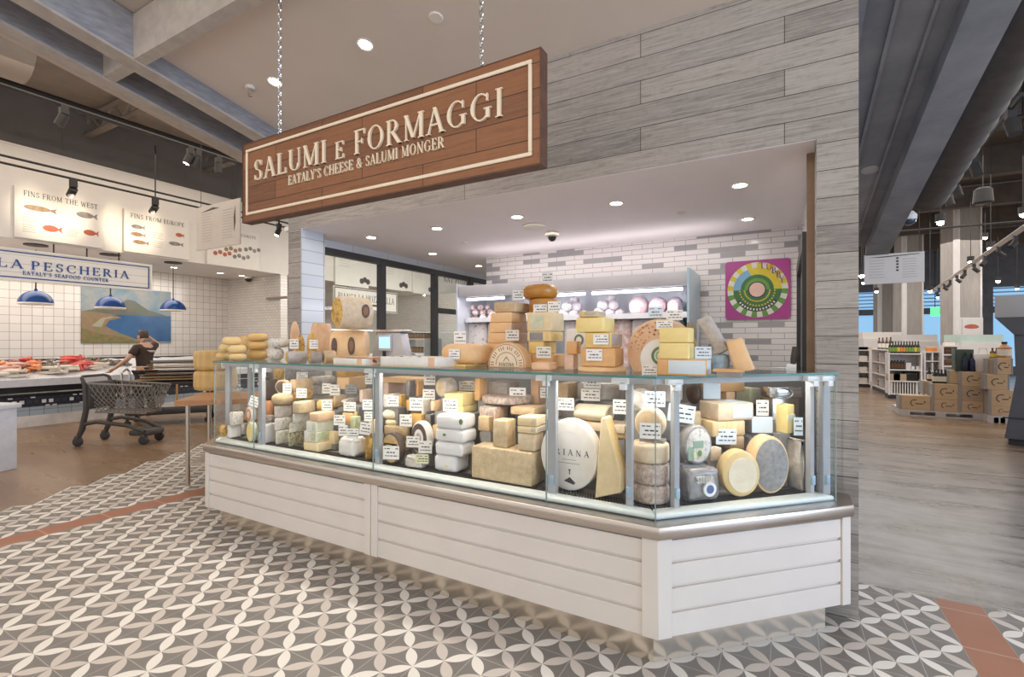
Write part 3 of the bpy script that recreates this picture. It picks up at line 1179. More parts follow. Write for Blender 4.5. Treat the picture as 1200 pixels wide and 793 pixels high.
def shape(kind, w, d, h, mats, o):
    """Mesh for one cheese in local coordinates: x centred, y 0 (front) .. d, z 0 .. h."""
    m = MB()
    sd = o.get('seed', 1)
    cy = Matrix.Translation((0, d / 2, 0))
    if kind == 'block':
        t = o.get('taper', 0)
        if t:
            hw = w / 2
            m.prism([(-hw, 0), (hw, 0), (hw - t * w, d), (-hw + t * w, d)], 0, h)
        else:
            m.b2(-w / 2, w / 2, 0, d, 0, h)
        if o.get('split'):                      # a strip of the block in the second colour (rind end)
            f = o['split']
            xa, xb = (-w / 2, -w / 2 + f * w) if f > 0 else (w / 2 + f * w, w / 2)
            m.b2(xa - .0016, xb + .0016, -.0022, d + .001, .004, h + .0006, 1)
        return m.build(o['name'], mats, bevel=min(o.get('bev', .007), h * .3), jitter=o.get('jit', .0002 if o.get('split') else .0012), seed=sd)
    if kind in ('wheel', 'tomme'):
        r = w / 2
        e = min(h * (.40 if kind == 'tomme' else .28), .05 if kind == 'tomme' else .018)
        b = .012 if kind == 'tomme' else .004
        pf = [(r - e - b, 0)] + [(r - e + e * math.sin(a) - b + b * math.sin(a), e - e * math.cos(a)) for a in (R(30), R(60), R(90))]
        pf += [(r - e + e * math.cos(a) - b + b * math.cos(a), h - e + e * math.sin(a)) for a in (0, R(30), R(60), R(90))]
        m.lathe(pf, 28, 0, Matrix.Translation((0, r, 0)), mis=[0, 0, 0, 0, 0, 0, 0])
        if len(mats) > 1:
            m.m[-1] = 1
        return m.build(o['name'], mats, smooth=True, jitter=.0008, angle=50, seed=sd)
    if kind == 'disc':                          # standing on its rim, face towards the glass
        r, e = h / 2, min(d * .3, .015)
        pf = [(r - e, 0), (r - e * .3, e * .3), (r, e), (r, d - e), (r - e * .3, d - e * .3), (r - e, d)]
        mt = Matrix.Translation((0, 0, r)) @ Matrix.Diagonal((w / h, 1, 1, 1)) @ Matrix.Rotation(-PI / 2, 4, 'X')
        m.lathe(pf, 32, 0, mt)
        if len(mats) > 1:
            m.m[-2] = 1
        return m.build(o['name'], mats, smooth=True, angle=35, seed=sd)
    if kind == 'cutdisc':                       # wheel cut straight along the bottom, standing on the cut
        r = w / 2 * o.get('rk', 1.0)
        zc = h - r
        pts = []
        n = 40
        a0 = -math.asin(max(-1, min(1, zc / r)))
        for i in range(n + 1):
            a = a0 + (PI - 2 * a0) * i / n
            pts.append((r * math.cos(a), zc + r * math.sin(a)))
        mt = Matrix(((1, 0, 0, 0), (0, 0, -1, d), (0, 1, 0, 0), (0, 0, 0, 1)))
        m.prism(pts, 0, d, 0, mt)
        if len(mats) > 1:
            m.m[-1] = 1
        ob = m.build(o['name'], mats, bevel=.006)
        return ob
    if kind == 'bag':
        m.b2(-w / 2, w / 2, 0, d, 0, h)
        ob = m.build(o['name'], mats, bevel=min(w, h, d) * .28, seg=3, sub=1, jitter=o.get('jit', .004), seed=sd, angle=180)
        return ob
    if kind == 'barrel':                        # lying on its side, ends left and right
        r = h / 2
        k = o.get('bulge', .04)
        pf = [(r * .86, 0), (r * (1 - k), w * .04), (r, w * .4), (r, w * .6), (r * (1 - k), w * .96), (r * .86, w)]
        mt = Matrix.Translation((-w / 2, d / 2, r)) @ Matrix.Diagonal((1, d / h, 1, 1)) @ Matrix.Rotation(PI / 2, 4, 'Y')
        m.lathe(pf, 24, 0, mt)
        if len(mats) > 1:
            m.m[-2] = 1
        return m.build(o['name'], mats, smooth=True, angle=40, jitter=.001, seed=sd)
    if kind == 'egg':
        m.blob((0, d / 2, h / 2), (w / 2, d / 2, h / 2), 0, 18, 12)
        return m.build(o['name'], mats, smooth=True, angle=180)
    if kind == 'log_v':                         # upright cylinder
        r = w / 2
        m.lathe([(r * .9, 0), (r, h * .06), (r, h * .9), (r * .85, h)], 24, 0, Matrix.Translation((0, r, 0)))
        return m.build(o['name'], mats, smooth=True, angle=50)
    if kind == 'tri':                           # tall triangular wedge standing on its rind
        ap = o.get('apex', .35) - .5
        mt = Matrix(((1, 0, 0, 0), (0, 0, -1, d), (0, 1, 0, 0), (0, 0, 0, 1)))
        m.prism([(-w / 2, 0), (w / 2, h * o.get('lift', .03)), (w / 2 * .98, h * .36), (ap * w + .012, h), (ap * w - .012, h * .995)], 0, d, 0, mt)
        if len(mats) > 1:
            for i in (1, 2):
                m.m[i] = 1
        return m.build(o['name'], mats, bevel=.006, jitter=.001, seed=sd)
    if kind == 'slab':                          # plank of cheese leaning sideways: angle from vertical in degrees
        L, t, an = o['len'], o['th'], R(o['lean'])
        mt = Matrix.Translation((0, 0, o.get('dz', 0))) @ Matrix.Rotation(an, 4, 'Y')
        m.b2(-t / 2, t / 2, 0, d, 0, L, 0, mt)
        return m.build(o['name'], mats, bevel=.008, jitter=.001, seed=sd)
    raise ValueError(kind)


NAMES = {'block': 'cheese_block', 'wheel': 'round_cheese', 'tomme': 'round_cheese', 'disc': 'round_cheese', 'cutdisc': 'cut_round_cheese', 'bag': 'wrapped_cheese',
         'barrel': 'cheese_barrel', 'egg': 'cheese_ball', 'log_v': 'cheese_cylinder', 'tri': 'cheese_wedge', 'slab': 'leaning_cheese'}


def decal(ob, name, x, z, w, h, mat, round_=False, y=-.002, mat2=None, lab=None):
    """A printed label or seal on the front face, a part of its cheese."""
    m = MB()
    if round_:
        mt = Matrix.Translation((x, y, z)) @ Matrix.Diagonal((1, 1, h / w, 1)) @ Matrix.Rotation(PI / 2, 4, 'X')
        m.lathe([(w / 2, -.004), (w / 2, .001)], 24, 0, mt)
        if mat2 is not None:
            m.lathe([(w * .3, .001), (w * .3, .0018)], 20, 1, mt)
    else:
        m.b2(x - w / 2, x + w / 2, y - .001, y + .004, z - h / 2, z + h / 2)
        if mat2 is not None:
            for i in range(2):
                m.b2(x - w * .36, x + w * (.1 + .2 * i), y - .0016, y, z + h * (.12 - .3 * i), z + h * (.26 - .3 * i), 1)
    o = m.build(name, [mat, mat2] if mat2 is not None else mat, ob)
    if lab:
        o['label'] = lab
    return o


def platform(d, on):
    if on == 'P':
        return ZT
    return .727 if d < .345 else (ZM if d < .575 else ZB)


def S(on, d, depth, ybot, items, yaw=None, T=False, cat='cheese'):
    """A stack, bottom item first. items: (kind, x0, x1, ytop, material, label, options)."""
    if yaw is None:
        yaw = {'F': 0, 'P': 0, 'C': R(45), 'L': R(-45)}[on]
    else:
        yaw = R(yaw)
    z = platform(d, on)
    pc = (items[0][1] + items[0][2]) / 2
    if isinstance(ybot, tuple):
        z = ybot[1]
    elif ybot is not None:
        p = anchor(pc, d, on)
        s = (p - Vector((0, 0, 0))).dot(FWD)
        zb = CAM_H - (ybot - CY) / FPX * s
        if zb > z + .02:
            w = (items[0][2] - items[0][1]) * s / FPX * .7
            m = MB()
            m.b2(-w / 2, w / 2, depth * .1, depth * .95, z, zb)
            ob = m.build('display_riser', INNER, case, loc=(p.x, p.y, 0), rotz=yaw)
            z = zb
    LAST.update(on=on, d=d, yaw=yaw)
    out = []
    for it in items:
        kind, x0, x1, yt, mk, lab = it[:6]
        o = dict(it[6]) if len(it) > 6 else {}
        dd = o.pop('depth', depth)
        di = d + o.pop('in', 0)
        yw = yaw + R(o.pop('turn', 0))
        _n_stack[0] += 1
        o.setdefault('seed', _n_stack[0])
        o['name'] = o.get('name', NAMES[kind])
        p, w, dd, h = fit(kind, x0, x1, yt, on, di, dd, yw, z)
        mats = [PAL[q] for q in mk.split('/')]
        ob = shape(kind, w, dd, h, mats, o)
        ob.location = (p.x, p.y, z)
        ob.rotation_euler.z = yw
        tag(ob, lab, cat, o.get('group'))
        ob['dim'] = (w, dd, h)
        for dc in o.get('decals', ()):
            nm, fx, fz, fw, fh, mm, rd = dc[:7]
            decal(ob, nm, fx * w, fz * h, fw * w, fh * h, PAL[mm], rd, mat2=PAL[dc[7]] if len(dc) > 7 else None, lab=dc[8] if len(dc) > 8 else None)
        if kind != 'slab' and kind != 'egg':
            z += h + .0008
        out.append(ob)
    LAST['p'], LAST['z'] = p, z
    return out


def card(x0, x1, y0, y1, what, df=-.014, mat=None, tilt=0, on=None, d=None, yawk=.5, label=None, pin=.03, lines=3):
    """Price card on a pin pushed into the cheese behind it."""
    on = on or LAST['on']
    d = (LAST['d'] if d is None else d) + df
    p = anchor((x0 + x1) / 2, d, on)
    s = p.dot(FWD)
    view = math.atan2(-p.x, p.y)
    yaw = {'F': 0, 'P': 0, 'C': R(45), 'L': R(-45)}[on]
    yaw = yaw + (view - yaw) * yawk
    w = (x1 - x0) * s / FPX / max(.6, math.cos(view - yaw))
    h = (y1 - y0) * s / FPX
    z = CAM_H - (y1 - CY) / FPX * s
    rnd = random.Random(int(x0 * 7 + y0 * 13))
    ob = bpy.data.objects.new('price_card', None)
    m = MB()
    mt = Matrix.Rotation(R(tilt), 4, 'Y')
    m.b2(-w / 2, w / 2, -.0012, .0012, 0, h, 0, mt)
    for i in range(lines):
        zz = h * (.80 - .27 * i)
        a = -w * (.40 - .02 * i) if i != 1 else -w * .26
        xx = a
        while xx < w * (.42 if i != 1 else .28):
            L = w * rnd.uniform(.08, .22)
            if not (i == 0 and -w * .12 < xx < w * .12):
                m.b2(xx, min(xx + L, w * .44), -.0018, -.0011, zz - h * (.035 if i != 1 else .06), zz + h * .035, 1, mt)
            xx += L + w * .05
    bpy.data.objects.remove(ob)
    o = m.build('price_card', [mat or CARDW, PAL['ink']], loc=(p.x, p.y, z), rotz=yaw)
    tag(o, label or ('white price card ' + what), 'price card')
    q = MB()
    q.tube([(0, .0012, h * .25), (0, pin, h * .25)], .0012, 6)
    q.build('pin', PIN, o)
    return o
# ================================================================== CHEESES INSIDE THE GLASS, left to right (front row F, middle row M, back row B)
F_, M_, B_ = .165, .362, .592

# ---- left corner
S('F', .15, .07, None, [('egg', 255, 269, 496, 'honey', 'small knobbly orange smoked cheese in the left corner of the case'),
                        ])
S('F', .15, .10, None, [('bag', 266, 283, 496, 'white', 'small white wrapped cheese block at the left end of the case'),
                        ('block', 268, 286, 481, 'speck', 'small speckled cheese block on the white wrapped one at the left end', {'bev': .014})])
S('F', .30, .05, 507, [('log_v', 281, 290, 495, 'chalk', 'tiny chalky cheese cylinder behind the pale green disc')])
S('F', .14, .05, None, [('disc', 288, 303, 492.5, 'sage/lemon', 'pale green-yellow cheese disc standing on edge by the first glass seam')])
S('F', .30, .05, 496, [('disc', 287, 302, 475, 'labelw/white', 'small white cheese with an orange ring seal, standing behind the green-yellow disc',
                        {'decals': [('ring_seal', 0, .5, .66, .72, 'sealr', True, 'white')]})])
card(291, 301, 464, 476, 'leaning at the far left end of the case', tilt=18, df=.0)
S('F', .165, .12, None, [('block', 306, 327, 494, 'white', 'white cube of cheese with a round orange and black seal, beside the first post',
                          {'bev': .02, 'jit': .002, 'decals': [('round_seal', .05, .52, .42, .5, 'seal', True, 'sealr')]})])
S('F', .30, .04, 493, [('block', 310, 323, 485, 'basket', 'short brown striped cheese piece behind the white cube'),
                       ('log_v', 310, 322, 469, 'terra', 'reddish brown cheese cylinder behind the white cube')])
# ---- stack A
S('F', .185, .15, None, [('block', 325, 341, 501.5, 'bluevein', 'lowest small blue-veined cheese of the leftmost ashy stack', {'bev': .012}),
                         ('block', 321.5, 342, 487, 'speck', 'speckled white cheese second from the bottom of the leftmost ashy stack', {'bev': .014}),
                         ('block', 321, 342, 473, 'ash', 'ash grey cheese third from the bottom of the leftmost ashy stack', {'bev': .014}),
                         ('tomme', 318, 344, 459.5, 'ring', 'rough tan ring of cheese on top of the leftmost ashy stack')])
S('F', M_, .17, 470, [('block', 343, 367, 456, 'honey', 'dark golden cheese block under a tan one, behind the leftmost stacks'),
                      ('block', 340, 367, 443, 'tan', 'tan cheese block on a dark golden one near the left posts')])
card(348, 359, 455, 466, 'on the dark golden block at the left', df=-.02)
S('F', M_ - .03, .04, 462, [('disc', 321.5, 344, 444, 'tan/choc', 'half-hidden dark brown cheese disc standing on edge above the tan ring')])
card(332, 341, 449, 460.5, 'in front of the dark brown disc at the left', df=-.02)
S('F', B_ + .02, .10, 446, [('disc', 320, 334, 431, 'honey/honey', 'orange honeycombed cheese disc at the top left of the case')])
S('F', B_, .16, 446, [('wheel', 334, 353, 431, 'dust', 'dark grey cheese wheel at the top left of the case')])
S('F', B_, .16, 446, [('wheel', 353, 381, 432.5, 'dust/grey', 'wide dark grey cheese wheel second from the left under the glass top')])
card(348, 360, 436, 445, 'below the dark grey wheels at the top left', df=-.02)
# ---- stack B
S('F', .185, .15, None, [('block', 339, 357, 503.5, 'herb', 'herb-crusted cheese at the bottom of the second stack', {'bev': .014, 'jit': .003}),
                         ('block', 340, 358, 492, 'bluevein', 'mottled cheese second from the bottom of the second stack', {'bev': .012, 'jit': .002}),
                         ('block', 342, 364, 481.5, 'chalk', 'chalky mottled cheese in the middle of the second stack', {'bev': .012}),
                         ('block', 342, 370, 468, 'stone', 'sandy speckled cheese on top of the second stack', {'bev': .016, 'jit': .002})])
# ---- stack C
S('F', .17, .16, None, [('block', 355.5, 393, 512.5, 'cream', 'flat cream cheese slab at the bottom of the white block stack'),
                        ('block', 356, 391, 501, 'chalk/green', 'white and green block in the middle of the white block stack', {'split': -.46}),
                        ('block', 358.5, 391, 489.5, 'white/sage', 'white and pale green block third from the bottom of the white block stack', {'split': -.44}),
                        ('block', 362, 393, 480, 'peach', 'pink-orange cheese block on top of the white block stack', {'bev': .01})])
S('F', M_, .18, 482, [('bag', 370, 401, 466, 'yellow', 'yellow cheese in a clear bag behind the pink-orange block')])
card(377.5, 389, 468.5, 480.5, 'on the bagged yellow cheese', df=-.012)
S('F', B_, .2, 464, [('wheel', 366, 392, 449, 'ash', 'grey cheese wheel under another, below the glass top at the left'),
                     ('wheel', 364, 393, 439.5, 'ash/labelw', 'pale-topped grey cheese wheel on another, below the glass top at the left')])
card(378, 387.5, 449, 461, 'on the lower grey wheel', df=-.02)
card(387, 398, 450.5, 463, 'between the grey wheels and the orange slab', df=-.022)
S('F', B_, .2, 457, [('block', 394, 430, 439.5, 'apricot', 'large apricot cheese slab below the glass top at the second post', {'bev': .012}),
                     ('block', 394, 426, 433, 'gold', 'thin golden slice lying on the apricot slab')])
card(428, 436, 439, 450, 'on the apricot slab by the second post', df=-.02)
card(405, 418, 450.5, 461, '', df=-.03, mat=CARDG, label='dark grey price card below the apricot slab')
S('F', M_, .18, 476, [('barrel', 399, 425, 464.5, 'grey', 'grey-brown cheese log lying above the small orange pieces')])
card(403, 416.5, 471, 481.5, 'below the grey-brown log', df=-.02)
S('F', M_, .16, 494, [('block', 415, 434, 479, 'lemon', 'bright yellow cheese piece beside the second glass seam')])
card(427, 436, 482, 493.5, 'on the bright yellow piece by the second seam', df=-.016)
card(425, 436, 468, 480, 'above the bright yellow piece by the second seam', df=-.012)
S('F', .32, .02, 497, [('block', 401, 415, 483, 'orange', 'small orange cheese piece left of the moldy green one')])
S('F', .27, .06, 503, [('block', 410, 423, 486.5, 'green', 'green moldy cheese piece above the white puffy bag')])
card(391.5, 404, 486, 498, 'beside the white block stack', df=-.03)
S('F', .165, .14, None, [('bag', 395, 432, 508, 'white', 'white puffy wrapped cheese lying in front by the second post', {'jit': .006})])
card(397, 407, 498, 510.5, 'standing on the white puffy wrapped cheese, farther left', df=.0)
card(407, 420, 502, 513.5, 'standing on the white puffy wrapped cheese, farther right', df=-.01)
card(421, 433, 495, 509, 'leaning between the puffy wrapped cheese and the post', df=.02, tilt=8)
S('F', .2, .12, None, [('bag', 431, 442, 508, 'honey', 'golden bagged cheese wedged behind the second post')])
S('F', .23, .10, 509, [('block', 434, 444, 490, 'cream', 'cream cheese piece behind the second post')])

# ---- second bay
S('F', B_, .2, 466, [('block', 449, 475, 445.5, 'pink', 'pinkish cheese block below the glass top right of the second post'),
                     ('block', 448, 509, 440, 'apricot', 'thin apricot board of cheese close under the glass top', {'bev': .004})])
S('F', M_ + .13, .07, 465, [('block', 475.5, 487, 445, 'silver', 'grey printed packet standing below the glass top')], cat='packet')
S('F', M_ + .13, .07, 465, [('block', 487.5, 497, 445, 'orange', 'narrow orange cheese piece beside the grey packet')])
card(497, 510, 437.5, 451, 'high under the glass top, beside the narrow orange piece', df=-.01)
card(495.5, 509.5, 456, 468.5, 'left of the upright beige disc', df=-.03)
S('F', M_ + .05, .10, 466, [('disc', 509.5, 537, 441.5, 'ash/stone', 'beige cheese disc with a grey rim, on edge above the yellow blocks', {'turn': -18})])
S('F', B_ + .02, .2, 470, [('wheel', 538, 559, 446, 'tan', 'tan cheese wheel behind the pale price card')])
card(538, 555.5, 447, 457.5, 'tilted back above the yellow blocks', df=-.03)
S('F', M_ + .1, .1, 470, [('block', 556, 571.5, 442, 'orange', 'tall orange cheese piece below the printed round wheel')])
S('F', M_, .15, 478, [('block', 449, 469.5, 460, 'chalk', 'chalky white cheese piece behind two cards by the second post')])
card(453.5, 467, 463.5, 476, 'on the chalky white piece', df=-.014)
S('F', M_ - .02, .16, 500, [('tomme', 452, 469, 489.5, 'cream', 'lower of two soft cream cheeses by the second post'),
                            ('tomme', 449, 470, 478, 'pale', 'upper of two soft cream cheeses by the second post')])
S('F', M_ + .02, .14, 482, [('block', 476, 505, 466, 'gold', 'golden cheese piece behind the wedge')])
card(480, 495.5, 466, 481, 'on the golden piece', df=-.02)
S('F', M_ - .03, .12, 500, [('block', 479, 507, 482, 'gold/honey', 'dark golden cheese wedge above the red-centred disc', {'taper': .42})])
card(468.5, 482.5, 485.5, 499.5, 'beside the soft cream cheeses', df=-.02)
S('F', M_ - .02, .12, 482, [('block', 504.5, 521, 467.5, 'peach', 'peach cheese piece left of the yellow blocks')])
S('F', .165, .06, None, [('disc', 446, 476.5, 503.5, 'choc/ring', 'round cheese with a black rim and purple label, standing behind the second post',
                          {'decals': [('purple_label', .02, .56, .62, .2, 'violet', False, 'labelw'), ('label_band', 0, .5, .7, .56, 'gold', True)]})])
card(449, 467.5, 522.5, 538, 'in front of the black-rimmed round cheese', df=-.02)
S('F', .25, .06, 533, [('disc', 481, 509.5, 490.5, 'white/white', 'white round cheese with a mottled red centre and grey ring',
                        {'turn': -10, 'decals': [('grey_ring', 0, .5, .86, .86, 'seal', True, 'labelw'), ('red_centre', 0, .5, .5, .5, 'basket', True, 'red')]})])
card(476.5, 491.5, 511, 524, 'below the white round cheese, nearer the second post', df=-.02)
card(490.5, 506, 516.5, 531, 'below the white round cheese, nearer the white stack', df=-.03)
S('F', .165, .07, None, [('bag', 474, 501, 531, 'bag', 'clear bag of small cheese pieces in front of the white round cheese', {'jit': .006})])
card(487, 502, 532, 543, 'printed yellow-green label standing in front of the clear bag'.replace('printed ', ''), df=-.012, mat=PAL['labely'], label='yellow-green label standing in front of the clear bag')
# ---- white wrapped stack
S('F', .185, .155, None, [('bag', 475 + 32.5, 551, 526.5, 'paper', 'lowest white paper-wrapped cheese of the stack of four',
                           {'jit': .003, 'decals': [('yellow_mark', .1, .4, .1, .22, 'lemon', True)]}),
                          ('bag', 509, 558, 511.5, 'paper', 'second white paper-wrapped cheese from the bottom of the stack of four', {'jit': .003}),
                          ('bag', 509.5, 559.5, 497, 'paper', 'third white paper-wrapped cheese from the bottom of the stack of four',
                           {'jit': .003, 'decals': [('dark_mark', -.16, .55, .1, .2, 'leaf', True)]}),
                          ('bag', 510, 558.5, 481, 'paper', 'topmost white paper-wrapped cheese of the stack of four',
                           {'jit': .003, 'decals': [('dark_stamp', .44, .6, .12, .4, 'leaf', True)]})])
S('F', M_, .17, 485, [('block', 521, 559.5, 471.5, 'lemon', 'lower of two plain yellow cheese blocks above the white wrapped stack', {'bev': .006}),
                      ('block', 520.5, 559, 458, 'lemon', 'upper of two plain yellow cheese blocks above the white wrapped stack', {'bev': .006})])
card(519, 536.5, 467, 482, 'on the two plain yellow blocks', df=-.016)

# pieces showing in the gaps behind the first rows
S('F', M_, .12, 470, [('block', 311, 323, 444, 'choc', 'dark brown cheese piece beside the first inner post')])
S('F', .30, .05, 512, [('block', 450, 481, 497, 'ring', 'tan cheese piece behind the black-rimmed round cheese')])
S('F', M_ + .1, .10, 480, [('block', 466, 481, 461, 'honey', 'dark golden cheese piece left of the golden one')])
S('F', M_ + .01, .10, 486, [('block', 494, 506, 467, 'chalk', 'small white cheese piece right of a card, by the peach piece')])
S('F', M_ + .12, .10, 472, [('block', 421, 436, 455, 'pink', 'pinkish brown cheese piece under the apricot slab')])
S('F', M_ + .06, .12, 478, [('block', 391, 406, 462, 'tan', 'tan cheese piece under the dark grey card')])
S('F', .29, .05, 520, [('block', 376, 398, 503, 'cream', 'cream cheese piece behind the puffy wrapped cheese'), ])
S('F', .29, .05, 527, [('block', 455, 482, 514, 'tan', 'low tan piece between the two upright round cheeses')])
S('F', .30, .05, 515, [('block', 507, 521, 496, 'straw', 'straw coloured piece left of the white wrapped stack')])
S('F', .30, .05, 505, [('block', 560, 578, 486, 'tan', 'tan piece behind the white wrapped stack')])
S('F', M_ + .03, .15, 492, [('block', 640, 660, 476, 'ash', 'ashy block behind the third post')])
S('F', M_ + .04, .14, 516, [('wheel', 716, 745, 500, 'tan', 'tan round behind the fourth post')])

# ---- third bay
ob = S('F', .17, .17, None, [('block', 552, 638.5, 516, 'stone', 'very large sandy rectangular cheese block lying at the front of the case', {'bev': .012, 'jit': .0015})])[0]
zk = .727 + ob['dim'][2] + .001
S('F', .20, .12, ('z', zk), [('block', 577, 605, 488.5, 'stone', 'tall sandy cheese block standing on the very large one', {'bev': .01})])
S('F', .185, .13, ('z', zk), [('block', 606, 637.5, 502.5, 'beige', 'beige cheese block with a clean cut, on one end of the very large block', {'bev': .014}),
                              ('block', 606, 640, 494.5, 'cream/ash', 'thin cream slice second from the top beside the tall sandy block', {'split': -.3, 'taper': .1}),
                              ('block', 606, 640.5, 484, 'cream/beige', 'cream slice with a brown rind beside the tall sandy block', {'split': -.32, 'taper': .08})])
S('F', M_ - .005, .16, 518, [('block', 561, 585, 501, 'basket', 'lowest basket-marked cheese behind the tall sandy block', {'bev': .012}),
                             ('block', 561, 585, 488, 'basket', 'middle basket-marked cheese behind the tall sandy block', {'bev': .012}),
                             ('block', 561, 596, 472.5, 'basket/peach', 'basket-marked cheese with a peach paper strip, above two others', {'bev': .012, 'split': -.2})])
S('F', M_ + .01, .18, 487, [('block', 598, 641, 472.5, 'tan', 'tan slab with pale end in the third bay', {'split': -.18}),
                            ('wheel', 565, 624, 459.5, 'basket', 'wide basket-marked wheel spanning the third bay')])
S('F', B_, .18, 464, [('block', 572, 609, 445, 'ash', 'grey ash-coated cheese below the printed round wheel', {'bev': .014})])
card(597, 616, 454, 469.5, 'on the wide basket-marked wheel', df=-.06)
S('F', B_ + .05, .16, 474, [('block', 621.5, 643, 442, 'peach', 'upright peach slab left of the third post', {'bev': .01})])
card(633, 642, 454, 466, 'on the upright peach slab', df=-.01)

# ---- fourth bay
ob = S('F', .21, .095, None, [('disc', 633, 707, 486, 'paper/white', 'big white paper-wrapped wheel with dark lettering, standing on edge',
                               {})])[0]
w, dd, h = ob['dim']
lettering('name_print', 'ORIANA', -w * .36, h * .50, h * .085, .0012, PAL['ink'], ob, width=w * .72, gap=.5)
m = MB()
for i, (a, b) in enumerate(((-.10, .14), (-.16, .2))):
    m.b2(w * a, w * b, -.0012, .001, h * (.44 - .05 * i), h * (.444 - .05 * i))
m.b2(w * .02, w * .035, -.0012, .001, h * .24, h * .29)
m.b2(w * .012, w * .045, -.0012, .001, h * .29, h * .31)
m.prism([(-w * .07, h * .14), (w * .1, h * .10), (w * .13, h * .13), (w * .03, h * .20)], -.001, .0012, 0, FR_Y)
m.build('small_print', PAL['ink'], ob)
m = MB()
for i in range(14):
    a = R(60 + i * 5)
    m.box((w * .36 * math.cos(a) * .8, 0, h * .5 + h * .33 * math.sin(a)), (w * .02, .002, h * .008), 0)
m.build('emblem_print', M((.70, .71, .70), .5, name='faint_print'), ob)
S('F', .165, .11, None, [('tri', 697, 735, 485.5, 'cream/wax', 'tall pointed yellow cheese wedge standing beside the white wrapped wheel', {'apex': .32, 'lift': .12})])
S('F', M_ + .03, .17, 506, [('block', 672, 742, 489, 'beige', 'tan flat slab behind the pointed wedge'),
                            ('barrel', 671, 721, 470.5, 'pale', 'pale cheese roll above the white wrapped wheel', {'bulge': .01})])
card(652, 672.5, 466, 480.5, 'above the white wrapped wheel, nearer the third post', df=-.016)
card(718.5, 734.5, 468, 485, 'above the pointed wedge', df=-.016)
S('F', B_ + .03, .17, 470, [('block', 654, 677, 446.5, 'tan', 'brown crusted block below the glass top right of the third post')])
S('F', B_ + .01, .18, 470, [('wheel', 677, 730, 446, 'ash/pale', 'grey half-moon cheese below the glass top')])
card(684, 704, 442, 454.5, 'upper of two in front of the grey half-moon cheese', df=-.02)
card(681, 703, 455.5, 469.5, 'lower of two in front of the grey half-moon cheese', df=-.03)
# column with the tied cheese
S('F', .185, .15, None, [('wheel', 741.5, 784, 558.5, 'basket', 'bottom of three brown-grey wheels stacked at the corner of the case'),
                         ('wheel', 741.5, 784, 535, 'basket', 'middle of three brown-grey wheels stacked at the corner of the case'),
                         ('wheel', 740, 784, 512.5, 'beige', 'pale top one of three wheels stacked at the corner of the case')])
S('F', .24, .10, 516, [('disc', 743, 782, 474.5, 'beige/tan', 'ribbed round cheese tied with cord, standing on the corner stack')])
card(750, 774, 495.5, 514, 'in front of the cord-tied round cheese', df=-.02, yawk=.9)
S('F', M_, .14, 482, [('bag', 738, 762, 455, 'chalk', 'crumpled whitish wrapped cheese behind the fourth post', {'jit': .006})])
card(756, 779, 458.5, 476.5, '', mat=CARDB, df=-.07, yawk=.9, label='pale blue price card above the cord-tied cheese')
S('F', B_, .15, 470, [('block', 742, 800, 445, 'ash', 'grey slab close under the glass top at the corner')])

# ---- angled end of the case
S('C', .22, .07, 545, [('disc', 793, 835, 495, 'dust/speck', 'speckled round cheese standing on edge with a green and yellow paper ribbon',
                        {'decals': [('green_paper', -.28, .30, .2, .34, 'gpaper', False), ('yellow_ribbon', -.05, .26, .5, .14, 'labely', False), ('ribbon_knot', .02, .3, .24, .26, 'labely', True, 'leaf'),
                                    ('green_paper', -.02, .52, .36, .18, 'gpaper', False)]})])
ob = S('C', .165, .12, None, [('bag', 790, 845, 541, 'silver', 'crumpled silver foil package with white lettering and blue emblem', {'jit': .005})], cat='package')[0]
w, dd, h = ob['dim']
lettering('name_print', 'STELLA', -w * .28, h * .60, h * .20, .016, PAL['labelw'], ob, width=w * .5)
m = MB()
mt = Matrix.Translation((w * .1, -.016, h * .40)) @ Matrix.Rotation(PI / 2, 4, 'X')
m.lathe([(h * .22, -.012), (h * .22, .001)], 20, 0, mt)
m.lathe([(h * .13, .001), (h * .13, .002)], 16, 1, mt)
m.build('emblem', [PAL['labelw'], PAL['bluep']], ob)
card(782, 812, 474, 494.5, '', mat=CARDB, on='C', d=.26, df=0, tilt=8, pin=.06, label='pale blue price card tilted behind the first post of the angled end')
S('C', .175, .085, None, [('disc', 838, 891.5, 524, 'wax/wax', 'smooth yellow round cheese standing at the front of the angled end',
                          {'turn': -14, 'decals': [('pale_face', .03, .48, .74, .74, 'pale', True)]})])
S('C', .175, .10, None, [('disc', 871, 925.5, 507, 'apricot/dust', 'thick cheese wheel with a grey mouldy face, standing right of the smooth yellow one', {'turn': -12})])
S('C', .18, .12, None, [('bag', 921, 941, 511, 'bag', 'cheese in clear plastic beside the grey-faced wheel', {'jit': .006})])
S('C', M_, .17, 532, [('block', 839, 873, 519, 'tan', 'lowest tan slab behind the smooth yellow cheese', {'bev': .01}),
                      ('block', 832, 873, 504.5, 'tan', 'middle tan slab behind the smooth yellow cheese', {'bev': .01}),
                      ('block', 813, 874, 487, 'straw', 'long tan slab under the pale grey wedge of the angled end', {'bev': .012}),
                      ('block', 819, 883, 467.5, 'beige/ice', 'long pale grey wedge on the tan slabs of the angled end', {'split': -.62, 'bev': .01})])
card(840, 862, 502.5, 520.5, 'on the tan slabs of the angled end', mat=CARDB, df=-.014, label='pale blue price card on the tan slabs of the angled end')
S('C', M_ + .01, .15, 512, [('wheel', 872, 913, 487, 'ash/chalk', 'whitish grey wheel behind the grey-faced one')])
card(882.5, 904, 488, 507, '', mat=CARDB, df=-.02, lines=0, label='blank pale blue card on the whitish grey wheel')
card(887, 900, 468.5, 487, 'narrow one above the whitish grey wheel', df=.0)
